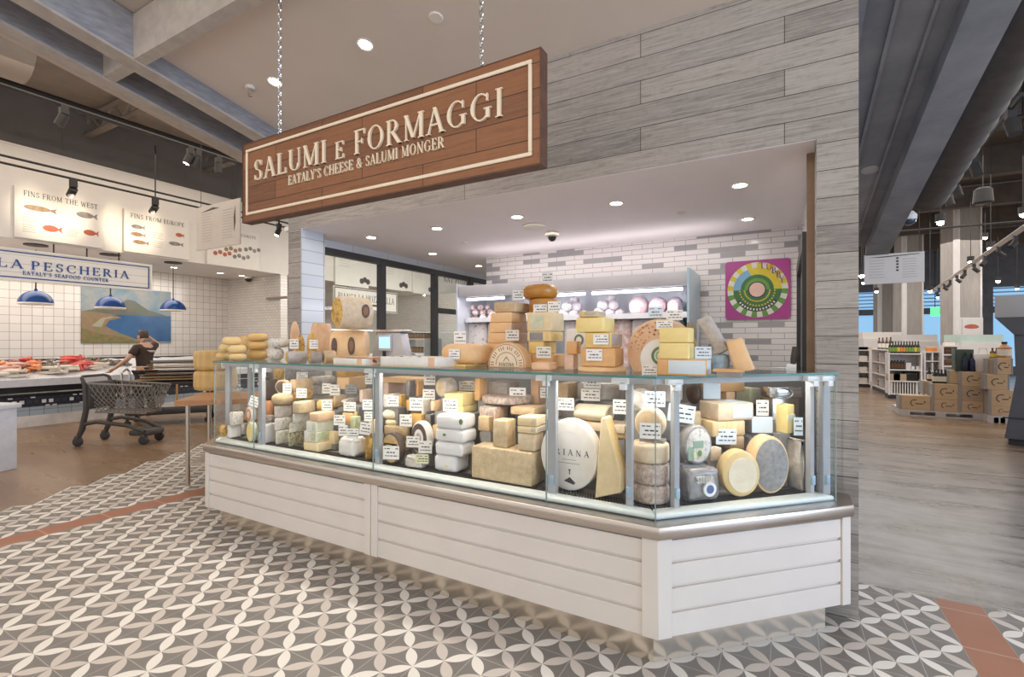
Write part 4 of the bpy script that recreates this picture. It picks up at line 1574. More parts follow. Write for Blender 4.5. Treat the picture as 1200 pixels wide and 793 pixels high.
S('C', .27, .05, 508, [('block', 909, 931, 472, 'lemon/sage', 'yellow cheese piece with a green stripe at the right end', {'turn': 14, 'bev': .006, 'depth': .07,
                                                                                                        'decals': [('green_stripe', 0, .55, 1.0, .22, 'sage', False)]})])
card(931, 940, 489, 510, 'edge-on at the far right of the case', mat=CARDB, df=-.02, label='narrow blue card at the right end of the angled case')
S('C', B_, .12, 475, [('egg', 800, 826, 446, 'choc', 'dark brown round cheese under the glass top of the angled end')])
S('C', B_ + .0, .18, 472, [('block', 829, 862, 455.5, 'peach', 'peach cheese block under the top slab of the angled end'),
                           ('block', 822, 873, 438, 'orange', 'orange-tan slab touching the glass top of the angled end', {'bev': .006})])
card(825, 843.5, 449, 467.5, '', mat=CARDB, df=-.03, lines=0, label='blank pale blue card beside the dark brown round cheese')
S('C', B_ + .02, .13, 474, [('block', 862, 892, 452.5, 'sage', 'pale greenish cheese block under the glass top of the angled end')])
S('C', B_ + .0, .1, 470, [('block', 893, 908, 460, 'ash', 'pale grey cheese end beside the greenish block')])
S('C', .30, .05, 540, [('block', 826, 846, 522, 'beige', 'beige piece behind the foil package')])
S('C', .31, .04, 548, [('block', 908, 930, 526, 'tan', 'tan piece behind the grey-faced wheel')])
S('C', M_ + .06, .10, 500, [('block', 799, 822, 479, 'ring', 'brown piece behind the speckled round cheese')])
S('C', M_ + .02, .12, 498, [('block', 906, 934, 484, 'blue', 'blue-grey piece at the right end of the case')])
# steel scoop hanging by the right end: bowl and wire handle
p = anchor(921, .40, 'C')
zz = CAM_H - (462 - CY) / FPX * p.dot(FWD)
t = thing('cheese_cutter', 'shiny steel cheese cutter with a wire handle at the right end of the case', 'cutter', (p.x, p.y, ZB), R(45))
m = MB()
m.b2(-.10, .10, 0, .10, 0, zz - ZB - .02)
m.build('cutter_base', STEEL, t, bevel=.006)
m = MB()
m.prism([(-.12, 0), (.09, -.03), (.10, .05), (-.10, .09)], zz - ZB - .02, zz - ZB + .045)
m.build('cutter_head', CHROME, t, bevel=.008)
m = MB()
m.tube([(-.05 + .07 * math.cos(a), -.03, zz - ZB + .01 + .03 * math.sin(a)) for a in [i * PI / 8 for i in range(16)]], .004, 8, closed=True)
m.build('wire_handle', CHROME, t, smooth=True)

# ================================================================== CHEESES ON THE GLASS TOP
# pale tommes at the left end
S('P', 2.47, .1, None, [('tomme', 268, 289, 413.5, 'tomme', 'bottom front tomme of the pale pile at the left end of the glass top'),
                        ('tomme', 267, 289, 404, 'tomme', 'second tomme up at the front of the pale pile on the glass top'),
                        ('tomme', 260, 282.5, 394.5, 'tomme', 'top tomme of the pale pile at the left end of the glass top')])
S('P', 2.60, .1, None, [('tomme', 253, 269, 413, 'tomme', 'lower tomme at the back left of the pale pile'),
                        ('tomme', 256, 269, 402.5, 'tomme', 'upper tomme at the back left of the pale pile')])
S('P', 2.66, .1, None, [('tomme', 288, 314.5, 409.5, 'tomme2', 'bottom tomme of the yellower stack of three beside the pale pile'),
                        ('tomme', 289, 315, 399.5, 'tomme2', 'middle tomme of the yellower stack of three beside the pale pile'),
                        ('tomme', 290, 314.5, 390.5, 'tomme2', 'top tomme of the yellower stack of three beside the pale pile')])
S('P', 2.86, .1, 413, [('tomme', 278, 292, 393, 'tomme2', 'small tomme peeping out behind the two pale piles')])
S('P', 2.62, .1, None, [('tomme', 313.5, 333, 407, 'speck', 'lower white-grey mottled tomme left of the round printed halves'),
                        ('tomme', 314, 340, 396, 'speck', 'upper white-grey mottled tomme left of the round printed halves')])
# provolone group
S('P', 2.92, .10, 414, [('egg', 338.5, 352.5, 376, 'peach', 'orange pear-shaped cheese at the back of the left group')])
S('P', 2.70, .08, None, [('egg', 345, 359, 392, 'honey', 'small mottled brown pear-shaped cheese behind a card')])
card(340, 349.5, 397, 408.5, 'in front of the orange pear-shaped cheese', df=-.05, pin=.06)
S('P', 2.62, .09, None, [('egg', 357, 374, 388.5, 'gold', 'yellow wrapped pear-shaped cheese on the glass top')])
card(363, 372, 398, 408.5, 'on the yellow wrapped pear-shaped cheese', df=-.004, pin=.04)
S('P', 2.86, .17, None, [('log_v', 364.5, 388.5, 378.5, 'peach', 'peach cheese cylinder behind the yellow pear-shaped one')])
S('P', 2.42, .10, None, [('barrel', 334, 361, 411, 'ash/honey', 'grey cheese log with a golden cut end, lying at the front edge', {'turn': 68})])
S('P', 2.42, .10, None, [('barrel', 360, 378.5, 411, 'grey/honey', 'mottled dark cheese log second from the left at the front edge', {'turn': 68})])
S('P', 2.50, .10, None, [('barrel', 376.5, 395, 410, 'tan', 'tan cheese log third from the left at the front edge', {'turn': 68})])
bb = S('P', 2.70, .20, None, [('barrel', 385, 434, 386, 'apricot/tan', 'lower big tan cheese barrel with two dark round seals',
                               {'turn': 32, 'decals': [('round_seal', -.34, .5, .16, .5, 'seal', True, 'seal'), ('round_seal', .14, .5, .2, .55, 'seal', True, 'brown')]}),
                              ('barrel', 387, 439, 345, 'beige/honey', 'big pale cheese barrel with a brown cut end, on top of the tan one',
                               {'turn': 78, 'decals': [('round_seal', .2, .55, .26, .42, 'seal', True, 'brown')]})])


def crate(x0, x1, y0, y1, Y, label, depth=.24, split=.8):
    p = anchor((x0 + x1) / 2, Y, 'P')
    s = p.dot(FWD)
    w = (x1 - x0) * s / FPX / math.cos(math.atan2(-p.x, p.y) * .0 + YAW * 0 + .35)
    h = max(.03, (y1 - y0) * s / FPX)
    t = thing('wooden_tray', label, 'tray', (p.x, p.y, ZT))
    m = MB()
    m.b2(-w / 2, w / 2, 0, depth, 0, .008)
    m.build('tray_bottom', PAL['crate'], t)
    m = MB()
    m.b2(-w / 2, w / 2, 0, .012, .008, h)
    m.b2(-w / 2, w / 2, depth - .012, depth, .008, h)
    m.b2(-w / 2, -w / 2 + .012, .012, depth - .012, .008, h)
    m.b2(w / 2 - .012, w / 2, .012, depth - .012, .008, h)
    m.build('tray_sides', PAL['labelw'], t, bevel=.002)
    m = MB()
    m.b2(w / 2 - w * (1 - split) - .02, w / 2 - w * (1 - split) + .03, -.0015, .004, .004, h - .002)
    m.build('tray_band', PAL['peach'], t)
    return t, w, h


t, w, h = crate(384, 433, 417.5, 425.5, 2.40, 'long white wooden tray of sausages on the glass top, nearer the barrels', split=.82)
tl = t.location
for i in range(5):
    m = MB()
    pts = [(-.17 + .2 * (i % 2) + .03 * q, .05 + .036 * i, .030 + .012 * math.sin(q * .8)) for q in range(6)]
    m.tube(pts, .017, 10, rs=[.006, .015, .017, .017, .015, .006])
    tag(m.build('sausage', PAL['red'] if i % 2 else PAL['peach'], smooth=True, loc=tl), ('red' if i % 2 else 'pinkish') + ' sausage lying in the white tray beside the barrels', 'sausage', 'sausages in the tray beside the barrels')
m = MB()
m.b2(-.2, .2, .03, .2, .052, .058)
tag(m.build('wrapping_paper', PAL['peach'], jitter=.004, bevel=.002, loc=(tl.x, tl.y, tl.z)), 'peach paper sheet over the sausages beside the barrels', 'paper')
t, w, h = crate(437, 518, 418.5, 430, 2.42, 'long white wooden tray on the glass top in front of the scale', split=.9)
tl = t.location
m = MB()
m.b2(.02, w / 2 - .02, .03, .2, .012, .06)
tag(m.build('cheese_piece', PAL['apricot'], bevel=.012, jitter=.003, loc=tl), 'flat apricot cheese piece lying in the white tray before the scale', 'cheese')
for i in range(4):
    m = MB()
    m.tube([(-.2 + .06 * i + .05 * q / 5, .05 + .02 * i, .036 + .016 * math.sin(q * .6)) for q in range(6)], .015, 10, rs=[.006, .014, .016, .016, .014, .006])
    tag(m.build('sausage', PAL['choc'] if i % 2 else PAL['tan'], smooth=True, loc=tl), ('dark' if i % 2 else 'tan') + ' sausage lying in the tray before the scale', 'sausage', 'sausages in the tray before the scale')

# big round loaf-like wheel and the tall stacks
S('P', 2.60, .3, None, [('block', 518, 572, 424.5, 'yellow', 'thin yellow slice under the big smooth orange-yellow wheel', {'bev': .006, 'depth': .28}),
                        ('tomme', 518.5, 576, 402.5, 'apricot', 'big smooth orange-yellow wheel left of the printed round wheel')])
card(526, 538.5, 409, 420.5, 'on the side of the big smooth orange-yellow wheel', df=-.012)
card(532, 546, 388, 403.5, 'standing on the big smooth orange-yellow wheel', df=.10, pin=.04)
S('P', 2.90, .22, None, [('block', 570, 624, 414.5, 'apricot', 'bottom orange block of the stack behind the printed round wheel'),
                         ('block', 571, 618, 402, 'apricot', 'second orange block of the stack behind the printed round wheel'),
                         ('block', 572, 617.5, 389.5, 'apricot/pink', 'third orange block of the stack behind the printed round wheel', {'split': -.3}),
                         ('block', 573, 617, 377.5, 'apricot/pink', 'fourth orange block of the stack behind the printed round wheel', {'split': -.18}),
                         ('block', 575, 617, 365.5, 'apricot', 'fifth orange block of the stack behind the printed round wheel'),
                         ('block', 578, 621, 353, 'tan', 'tan block on top of the stack behind the printed round wheel', {'bev': .012})])
card(592.5, 608, 386.5, 399, 'on the orange blocks behind the printed round wheel', df=-.012)
card(600.5, 613.5, 340, 351.5, 'standing on the tan top block of the orange stack', df=.12, pin=.04)
ob = S('P', 2.68, .09, None, [('cutdisc', 572, 623.5, 401.5, 'apricot/pale', 'round cheese with a red printed rim and mountain emblem, cut flat below', {'rk': 1.0})])[0]
w, dd, h = ob['dim']
zc = h - w / 2
m = MB()
mt = Matrix.Translation((0, -.0012, zc)) @ Matrix.Rotation(PI / 2, 4, 'X')


def arc_ring(m, r0, r1, a0, a1, n, mi, mt, z=.0012):
    for i in range(n):
        aa, ab = a0 + (a1 - a0) * i / n, a0 + (a1 - a0) * (i + 1) / n
        m.prism([(r0 * math.cos(aa), r0 * math.sin(aa)), (r1 * math.cos(aa), r1 * math.sin(aa)), (r1 * math.cos(ab), r1 * math.sin(ab)), (r0 * math.cos(ab), r0 * math.sin(ab))], 0, z, mi, mt)


al = -math.asin(min(1, zc / (w / 2) * .8)) if zc > 0 else 0
arc_ring(m, w * .455, w * .47, al, PI - al, 36, 0, mt)
arc_ring(m, w * .27, w * .285, al * .5, PI - al * .5, 30, 0, mt)
for i in range(22):
    a = al + (PI - 2 * al) * (i + .5) / 22
    if i % 4 != 3:
        arc_ring(m, w * .34, w * .42, a - .035, a + .02, 1, 0, mt)
m.prism([(-w * .09, w * .07), (0, w * .19), (w * .09, w * .07), (w * .07, w * .07), (0, w * .155), (-w * .07, w * .07)], 0, .0012, 0, mt)
m.build('rim_print', PAL['redprint'], ob)
lettering('name_print', 'FONTINA', -w * .2, zc - w * .045, w * .085, .0015, PAL['ink'], ob, width=w * .4)
S('P', 2.80, .2, None, [('block', 622, 662, 414, 'orange', 'bottom orange-brown block of the square stack'),
                        ('block', 619, 652, 400, 'yellow', 'yellow block with a card in the square stack'),
                        ('block', 617.5, 660, 388, 'cream/yellow', 'block with a silver label in the square stack', {'split': -.24, 'decals': [('silver_label', -.1, .5, .55, .8, 'silver', False)]}),
                        ('block', 617, 661, 365, 'cream', 'large square-faced cream block of the square stack', {'decals': [('pale_patch', -.05, .5, .5, .7, 'sage', False)]})])
card(628.5, 645.5, 406, 419.5, 'on the yellow block of the square stack', df=-.012)
S('P', 2.52, .12, None, [('block', 622, 653.5, 423.5, 'peach', 'small low peach cheese at the foot of the square stack', {'bev': .012})])
z_top = LAST
S('P', 3.0, .17, 367, [('wheel', 620, 655, 349, 'amber', 'lower glossy brown wheel of two on the square stack'),
                       ('tomme', 612, 654, 331, 'amber', 'upper glossy brown wheel of two above the square stack')])
card(625, 641, 356.5, 368.5, 'in front of the lower glossy brown wheel', df=-.03, pin=.05)
card(642, 656.5, 353, 365.5, 'right of the lower glossy brown wheel', df=-.02, pin=.05)
card(635, 648, 319, 331.5, 'standing on the topmost glossy brown wheel', df=.08, pin=.03)
# stack with the orange half wheel
S('P', 2.50, .26, None, [('wheel', 677.5, 733, 427, 'apricot', 'flat orange round below the orange-brown half wheel'),
                         ('block', 680, 736, 407, 'orange', 'orange-brown half wheel with a card, on the flat orange round', {'bev': .012, 'taper': .12, 'depth': .24}),
                         ('block', 685, 729, 389.5, 'yellow/ash', 'yellow block with a grey rind end above the orange-brown half wheel', {'split': -.1, 'depth': .2}),
                         ('block', 674, 721, 371, 'lemon', 'large yellow block on top of the half wheel stack', {'depth': .2, 'bev': .014}),
                         ('block', 678, 710, 364, 'straw/ash', 'small straw and grey wedge on the large yellow block', {'split': -.7, 'depth': .14})])
card(687, 705.5, 409, 422.5, 'on the orange-brown half wheel', df=-.012)
card(695.5, 713, 391.5, 403.5, 'on the yellow block above the half wheel', df=-.012)
S('P', 2.66, .12, None, [('block', 661, 681, 414.5, 'pink', 'lower small wedge of the low pile left of the half wheel stack', {'taper': .3}),
                         ('block', 663, 685, 399.5, 'orange/pale', 'upper small wedge of the low pile left of the half wheel stack', {'taper': .3})])
S('P', 2.84, .05, None, [('block', 663, 688, 385.5, 'white', 'white packet with a round green badge behind the low pile',
                          {'bev': .012, 'decals': [('green_badge', .22, .72, .5, .3, 'leaf', True, 'labelw')]})], cat='packet')
# printed orange wheel and the white wheel before it
ob = S('P', 2.66, .13, None, [('cutdisc', 735, 818, 372.5, 'apricot/peach', 'large upright orange wheel with faint red print behind the white one')])[0]
w, dd, h = ob['dim']
m = MB()
zc = h - w / 2
mt = Matrix.Translation((0, -.0012, zc)) @ Matrix.Rotation(PI / 2, 4, 'X')
rnd = random.Random(3)
for i in range(46):
    a = rnd.uniform(R(75), R(175))
    r0 = w * rnd.choice((.26, .32, .38, .43))
    arc_ring(m, r0, r0 + w * .025, a, a + .05, 1, 0, mt)
m.build('red_print', M((.62, .26, .14), .6, name='faint_red'), ob)
ob = S('P', 2.52, .07, None, [('cutdisc', 750, 800, 397, 'paper/white', 'white wrapped round cheese with a green leaf ring badge')])[0]
w, dd, h = ob['dim']
m = MB()
mt = Matrix.Translation((w * .03, -.0012, h * .52)) @ Matrix.Rotation(PI / 2, 4, 'X')
arc_ring(m, w * .17, w * .24, R(60), R(330), 20, 0, mt)
arc_ring(m, w * .10, w * .13, 0, 2 * PI, 16, 1, mt)
m.build('leaf_badge', [PAL['leaf'], M((.3, .45, .1), .5, name='badge_green')], ob)
card(752.5, 769.5, 427.5, 439.5, 'in front of the white wrapped round cheese', df=-.02, pin=.03)
card(760, 776.5, 359, 372.5, '', mat=CARDB, df=.24, pin=.1, label='pale blue price card standing high behind the large upright orange wheel')
card(781, 799.5, 363, 375, 'standing behind the large upright orange wheel', df=.20, pin=.06)
card(769.5, 788, 375.5, 385.5, 'on top of the yellow blocks at the right', df=.10, pin=.05)
S('P', 2.44, .15, None, [('block', 770, 833, 419.5, 'orange/ice', 'bottom pale blue-white block with an orange end, under the yellow blocks', {'split': -.78, 'bev': .006}),
                         ('block', 772, 813.5, 401.5, 'lemon', 'lower plain yellow block on the blue-white one at the right'),
                         ('block', 772, 813.5, 383.5, 'lemon', 'upper plain yellow block on the blue-white one at the right')])
card(815, 833, 406, 420, 'standing on the blue-white block', mat=CARDB, df=.03, pin=.06, label='pale blue price card standing on the blue-white block')
S('P', 2.62, .12, None, [('wheel', 830, 855, 414.5, 'blue', 'blue-grey rinded cheese at the right end of the blue-white block')])
S('P', 2.78, .08, None, [('block', 805, 819, 377.5, 'grey', 'upright grey-brown cheese piece behind the yellow blocks')])
S('P', 2.42, .04, 436, [('block', 835, 873, 434.5, 'orange', 'thin orange slice lying at the glass edge on the right', {'depth': .1})])


def slab_at(quad, Y, d, mk, label, dz=0):
    """Leaning plank: quad = top-left, top-right, bottom-right, bottom-left in the photo, at depth Y."""
    P = [onY(q[0], q[1], Y) for q in quad]
    m = MB()
    c = sum((p.x for p in P)) / 4
    zmin = min(p.z for p in P)
    m.prism(_ccw([(p.x - c, p.z - zmin) for p in P]), -d, 0, 0, FR_Y)
    ob = m.build('leaning_cheese', PAL[mk], bevel=.008, jitter=.001, loc=(c, Y, max(zmin, ZT) if dz == 0 else zmin))
    return tag(ob, label, 'cheese')


slab_at(((815.5, 375), (829.5, 368.5), (853.5, 409), (840, 416)), 2.63, .12, 'ash', 'grey-brown rinded plank of cheese leaning to the left at the right end')
slab_at(((850.5, 400), (868, 395), (884, 433.5), (861, 436.5)), 2.60, .11, 'apricot', 'leaning orange wedge at the right end of the glass top')
# knife with a dark handle at the right end
pk = onZ(905, 431, ZT)
t = thing('cheese_knife', 'steel cheese knife with a dark upright handle at the right end of the glass top', 'knife', (pk.x, pk.y, ZT))
pa, pb = onZ(884, 431, ZT), onZ(926, 432, ZT)
m = MB()
m.prism(_ccw([(pa.x - pk.x, pa.y - pk.y - .012), (pb.x - pk.x, pb.y - pk.y - .02), (pb.x - pk.x, pb.y - pk.y + .03), (pa.x - pk.x, pa.y - pk.y)]), .004, .008)
m.prism(_ccw([(pb.x - pk.x - .02, pb.y - pk.y - .02), (pb.x - pk.x + .03, pb.y - pk.y - .01), (pb.x - pk.x + .03, pb.y - pk.y + .02), (pb.x - pk.x - .02, pb.y - pk.y + .02)]), 0, .03)
m.build('blade', CHROME, t)
m = MB()
x0, y0 = pb.x - pk.x + .015, pb.y - pk.y
m.tube([(x0, y0, .028), (x0 + .004, y0, .06), (x0 + .012, y0, .10), (x0 + .012, y0, .135)], .02, 12, rs=[.014, .019, .021, .016])
m.build('handle', M((.055, .045, .042), .5, name='knife_handle'), t, smooth=True)
# ================================================================== HANGING SIGN
REDWOOD = brick_mat('sign_boards', 'xz', .78, .116, (.27, .108, .042), (.15, .058, .024), (.03, .012, .006), .0022, .43,
                    rough=.6, grain=((.30, .14, .065), (.10, .035, .015), .5, .5))
SIGNEDGE = M((.13, .055, .03), .6, (.08, .035, .02), 12, name='sign_edge')
IVORY = M((.84, .72, .55), .5, (.80, .68, .51), 8, name='ivory_paint')
SY, SX0, SX1, SZ0, SZ1 = 2.0, -3.234, -.975, 2.366, 2.89
sg = thing('hanging_sign', 'long dark wooden sign with raised ivory lettering hanging on chains above the cheese counter', 'sign', ((SX0 + SX1) / 2, SY, SZ0))
W, H = SX1 - SX0, SZ1 - SZ0
m = MB()
m.b2(-W / 2, W / 2, 0, .06, 0, H)
m.build('board', REDWOOD, sg)
m = MB()
m.b2(-W / 2 - .006, -W / 2, -.004, .066, -.006, H + .006)
m.b2(W / 2, W / 2 + .006, -.004, .066, -.006, H + .006)
m.b2(-W / 2, W / 2, -.002, .066, H, H + .006)
m.b2(-W / 2, W / 2, -.002, .066, -.006, 0)
m.build('edging', SIGNEDGE, sg)
m = MB()
fi, ft = .04, .018
m.b2(-W / 2 + fi, W / 2 - fi, -.010, .001, H - fi - ft, H - fi)
m.b2(-W / 2 + fi, W / 2 - fi, -.010, .001, fi, fi + ft)
m.b2(-W / 2 + fi, -W / 2 + fi + ft, -.010, .001, fi + ft, H - fi - ft)
m.b2(W / 2 - fi - ft, W / 2 - fi, -.010, .001, fi + ft, H - fi - ft)
m.build('border', IVORY, sg, bevel=.003, seg=1)
pl, pr = onY(299, 200, SY), onY(591, 125, SY)
x0, x1 = pl.x - sg.location.x, pr.x - sg.location.x
zb = onY(299, 214, SY).z - SZ0
cap = onY(430, 156, SY).z - onY(430, 184, SY).z
zb = (onY(299, 213.5, SY).z + onY(588, 136, SY).z) / 2 - SZ0
xe0, xe1 = onY(394, 170, SY).x - sg.location.x, onY(405, 170, SY).x - sg.location.x
xa = onY(387, 170, SY).x - sg.location.x
xf = onY(416, 170, SY).x - sg.location.x
letters('SALUMI', x0, zb, cap, .012, IVORY, sg, width=onY(384, 170, SY).x - sg.location.x - x0)
letters('E', xe0, zb, cap * .74, .012, IVORY, sg, width=xe1 - xe0)
letters('FORMAGGI', xf, zb, cap, .012, IVORY, sg, width=x1 - xf)
q0, q1 = onY(339, 210, SY).x - sg.location.x, onY(521.5, 165, SY).x - sg.location.x
zb2 = (onY(339, 217.5, SY).z + onY(520, 174, SY).z) / 2 - SZ0
lettering('lettering', "EATALY'S CHEESE & SALUMI MONGER", q0, zb2, cap * .44, .010, IVORY, sg, width=q1 - q0)


def chain(name, x, y, z0, z1, parent, mat, link=.042, r=.0035):
    m = MB()
    n = int((z1 - z0) / (link * .72)) + 1
    for i in range(n):
        zc = z0 + link * .4 + i * link * .72
        pts = []
        for k in range(10):
            a = 2 * PI * k / 10
            u, w = math.cos(a) * link * .24, math.sin(a) * link * .46
            pts.append((x + (u if i % 2 else 0), y + (0 if i % 2 else u), zc + w))
        m.tube(pts, r, 5, closed=True)
    return m.build(name, mat, parent, smooth=True)


for px in (323, 560):
    x = onY(px, 80, SY).x
    chain('chain', x - sg.location.x, .03, H + .004, zs(SY) - SZ0, sg, CHROME)
# ================================================================== LEFT: FISH MARKET
FR_X = Matrix(((0, 0, 1, 0), (1, 0, 0, 0), (0, 1, 0, 0), (0, 0, 0, 1)))    # x -> +y, y -> up, z -> +x (faces +x)
BLUEP = M((.03, .08, .28), .4, name='blue_paint')
BLUELAMP = M((.004, .05, .21), .25, (.003, .04, .18), 4, name='blue_enamel')
MARBLE = M((.72, .68, .64), .3, (.52, .49, .47), 3, name='marble', detail=9)
BLUETILE = brick_mat('blue_grey_tiles', 'yz', .2, .3, (.34, .40, .46), (.30, .36, .42), (.2, .22, .24), .006, 0, None, .2)
ORNATE = brick_mat('ornate_tiles', 'yz', .10, .10, (.03, .035, .06), (.62, .63, .66), (.02, .02, .03), .02, .5, .62, .25)

cx = -11.95
fc = thing('fish_counter', 'long seafood counter with ornate dark tiles and crushed ice under the blue lamps', 'counter', (cx, 3.0, 0))
m = MB(); m.b2(-1.0, 0, -5, 5.1, 0, .20); m.build('plinth', MARBLE, fc)
m = MB(); m.b2(-1.0, -.01, -5, 5.1, .20, .36); m.build('tile_band', BLUETILE, fc)
m = MB(); m.b2(-1.0, -.005, -5, 5.1, .36, .54); m.build('ornate_band', ORNATE, fc)
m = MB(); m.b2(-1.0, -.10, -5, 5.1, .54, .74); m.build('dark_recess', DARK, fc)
m = MB(); m.b2(-.02, .02, -5, 5.1, .60, .625); m.build('rail', CHROME, fc)
m = MB(); m.b2(-1.0, .10, -5, 5.1, .74, .80); m.b2(.06, .10, -5, 5.1, .80, .87)
m.build('front_lip', M((.62, .62, .66), .35, name='counter_lip'), fc)
m = MB(); m.b2(-1.04, -.98, -5, 5.1, .8, 1.20); m.build('back_rail', DARK, fc)
ICE = M((.80, .80, .80), .35, (.62, .63, .65), 30, bump=.8, name='crushed_ice')
m = MB()
rnd = random.Random(5)
nx, ny = 8, 90
vs = [(cx + .06 - 1.02 * i / nx, -2 + 10.0 * j / ny, .83 + .34 * i / nx + rnd.uniform(-.015, .015)) for j in range(ny + 1) for i in range(nx + 1)]
fs = [(j * (nx + 1) + i, j * (nx + 1) + i + 1, (j + 1) * (nx + 1) + i + 1, (j + 1) * (nx + 1) + i) for j in range(ny) for i in range(nx)]
m.add(vs, [f[::-1] for f in fs])
tag(m.build('crushed_ice', ICE, smooth=True), 'bed of crushed white ice on the seafood counter', 'ice', kind='stuff')
SALMON = M((.78, .27, .10), .35, (.72, .36, .2), 12, name='salmon')
REDF = M((.62, .05, .045), .35, (.72, .22, .18), 14, name='red_fish')
PINKF = M((.74, .42, .34), .35, (.72, .55, .48), 12, name='pink_fish')
SHELL = M((.16, .13, .10), .45, (.34, .29, .23), 30, name='shellfish')
WHITEF = M((.74, .68, .60), .35, (.66, .56, .46), 12, name='white_fish')


def fillet(L, wd, mat, name='fish_fillet'):
    m = MB()
    m.blob((0, 0, .03), (L / 2, wd / 2, .035), 0, 14, 8, wob=.06, seed=int(L * 100))
    m.tube([(L * .42, 0, .03), (L * .52, 0, .035), (L * .6, 0, .04)], .03, 6, rs=[.03, .022, .045])
    return m.build(name, mat, smooth=True)


piles = [(0, 441, PINKF, 'pink'), (22, 436, PINKF, 'pink'), (36, 440, SALMON, 'orange'), (38, 434, SALMON, 'orange'), (30, 428, REDF, 'red'), (81, 430, REDF, 'red'), (84, 426, REDF, 'red'),
         (95, 437, REDF, 'red'), (88, 440, REDF, 'red'), (10, 447, WHITEF, 'pale'), (60, 444, WHITEF, 'pale'), (75, 443, WHITEF, 'pale'), (118, 440, WHITEF, 'pale'), (2, 434, SALMON, 'orange')]
proto = {}
rnd = random.Random(11)
for px, py, mt, nm in piles:
    for q in range(3):
        p = onX(px + rnd.uniform(-7, 7), py, cx - .15 - .75 * (448 - py) / 24)
        zz = .83 + .34 * (cx + .06 - p.x) / 1.02
        if nm not in proto:
            proto[nm] = fillet(.34, .15, mt)
            o = proto[nm]
        else:
            o = proto[nm].copy(); COL.objects.link(o)
        o.location = (p.x, p.y, zz - .012 + .045 * q); o.rotation_euler.z = rnd.uniform(0, 3)
        tag(o, nm + ' fish fillet lying on the crushed ice of the seafood counter', 'fish', nm + ' fillets on the ice')
for px, py, sx in ((62, 431, .42), (60, 440, .22), (18, 430, .36), (125, 432, .4), (112, 428, .35), (140, 434, .3), (15, 437, .2)):
    m = MB()
    p = onX(px, py, cx - .2 - .7 * (448 - py) / 24)
    for q in range(70):
        a, r = rnd.uniform(0, 6.28), math.sqrt(rnd.random())
        m.blob((r * math.cos(a) * sx * .5, r * math.sin(a) * sx * .7, .02 + .10 * (1 - r) + rnd.uniform(-.01, .02)), (.035, .022, .018), 0, 6, 4)
    zz = .83 + .34 * (cx + .06 - p.x) / 1.02
    tag(m.build('shellfish', SHELL, smooth=True, loc=(p.x, p.y, zz - .02)), 'dark heap of shellfish on the ice of the seafood counter', 'shellfish', 'heaps of shellfish on the ice', 'stuff')
# back worktop and bins along the tiles
t = thing('back_worktop', 'steel worktop along the square tiles behind the seafood counter', 'worktop', (-13.7, 3, 0))
m = MB(); m.b2(-.28, .3, -4, 5.1, .95, 1.0); m.build('top', CHROME, t)
m = MB(); m.b2(-.28, .25, -4, 5.1, .1, .95); m.build('body', M((.4, .4, .4), .4, metal=.8, name='steel_body'), t)
for i, (px, wv, hv, lab) in enumerate(((133, .8, .22, 'long clear-white plastic bin on the worktop behind the person'), (196, .34, .16, 'white scale on the worktop beyond the person'), (104, .3, .14, 'small pale tub on the worktop under the mural'), (170, .5, .2, 'white bin on the worktop hidden partly by the person'))):
    p = onX(px, 420, -13.6)
    b = MB(); b.b2(-.2, .2, -wv / 2, wv / 2, 0, hv); b.b2(-.22, .22, -wv / 2 - .02, wv / 2 + .02, hv - .03, hv)
    tag(b.build('plastic_bin', M((.70, .68, .66), .3, name='bin_plastic'), bevel=.01, loc=(p.x, p.y, 1.0)), lab, 'bin')
# mural of a bay
P0, P1 = onX(95, 402, -13.99), onX(200, 342, -13.99)
mw, mh = P1.y - P0.y, P1.z - P0.z
mu = thing('mural', 'tiled mural of a blue bay with a mountain on the square-tiled wall', 'mural', (-13.99, P0.y, P0.z))


def flat(name, poly, z, mat, parent, fr=FR_X):
    m = MB()
    m.prism(_ccw([(a * mw, b * mh) for a, b in poly]), 0, z, 0, fr)
    return m.build(name, mat, parent)


flat('sky', [(0, 0), (1, 0), (1, 1), (0, 1)], .010, M((.13, .27, .36), .3, (.36, .35, .32), 2.2, name='mural_sky'), mu)
flat('mountain', [(0, .55), (.2, .62), (.36, .66), (.48, .80), (.56, .78), (.72, .62), (1, .5), (1, .45), (0, .45)], .012, M((.10, .14, .10), .3, (.17, .15, .12), 4, name='mural_mountain'), mu)
flat('sea', [(.12, .50), (1, .52), (1, .03), (.3, .03), (.2, .3)], .014, M((.02, .095, .25), .25, (.03, .13, .30), 3, name='mural_sea'), mu)
flat('town', [(0, .56), (.3, .52), (.42, .46), (.28, .40), (.24, .30), (.4, .18), (.62, .05), (.62, 0), (0, 0)], .016, M((.34, .18, .12), .4, (.20, .20, .09), 9, name='mural_town'), mu)
flat('meadow', [(0, .26), (.2, .16), (.45, .10), (.66, .0), (0, 0)], .018, M((.12, .17, .035), .4, (.28, .16, .08), 12, name='mural_meadow'), mu)
flat('road', [(.1, .3), (.2, .44), (.3, .48), (.34, .46), (.24, .42), (.2, .28)], .018, M((.38, .36, .26), .4, name='mural_road'), mu)

# boards and sign on the header
BOARD = M((.82, .77, .70), .5, (.79, .74, .67), 4, name='board_white')
INKB = M((.09, .075, .07), .6, name='board_ink')


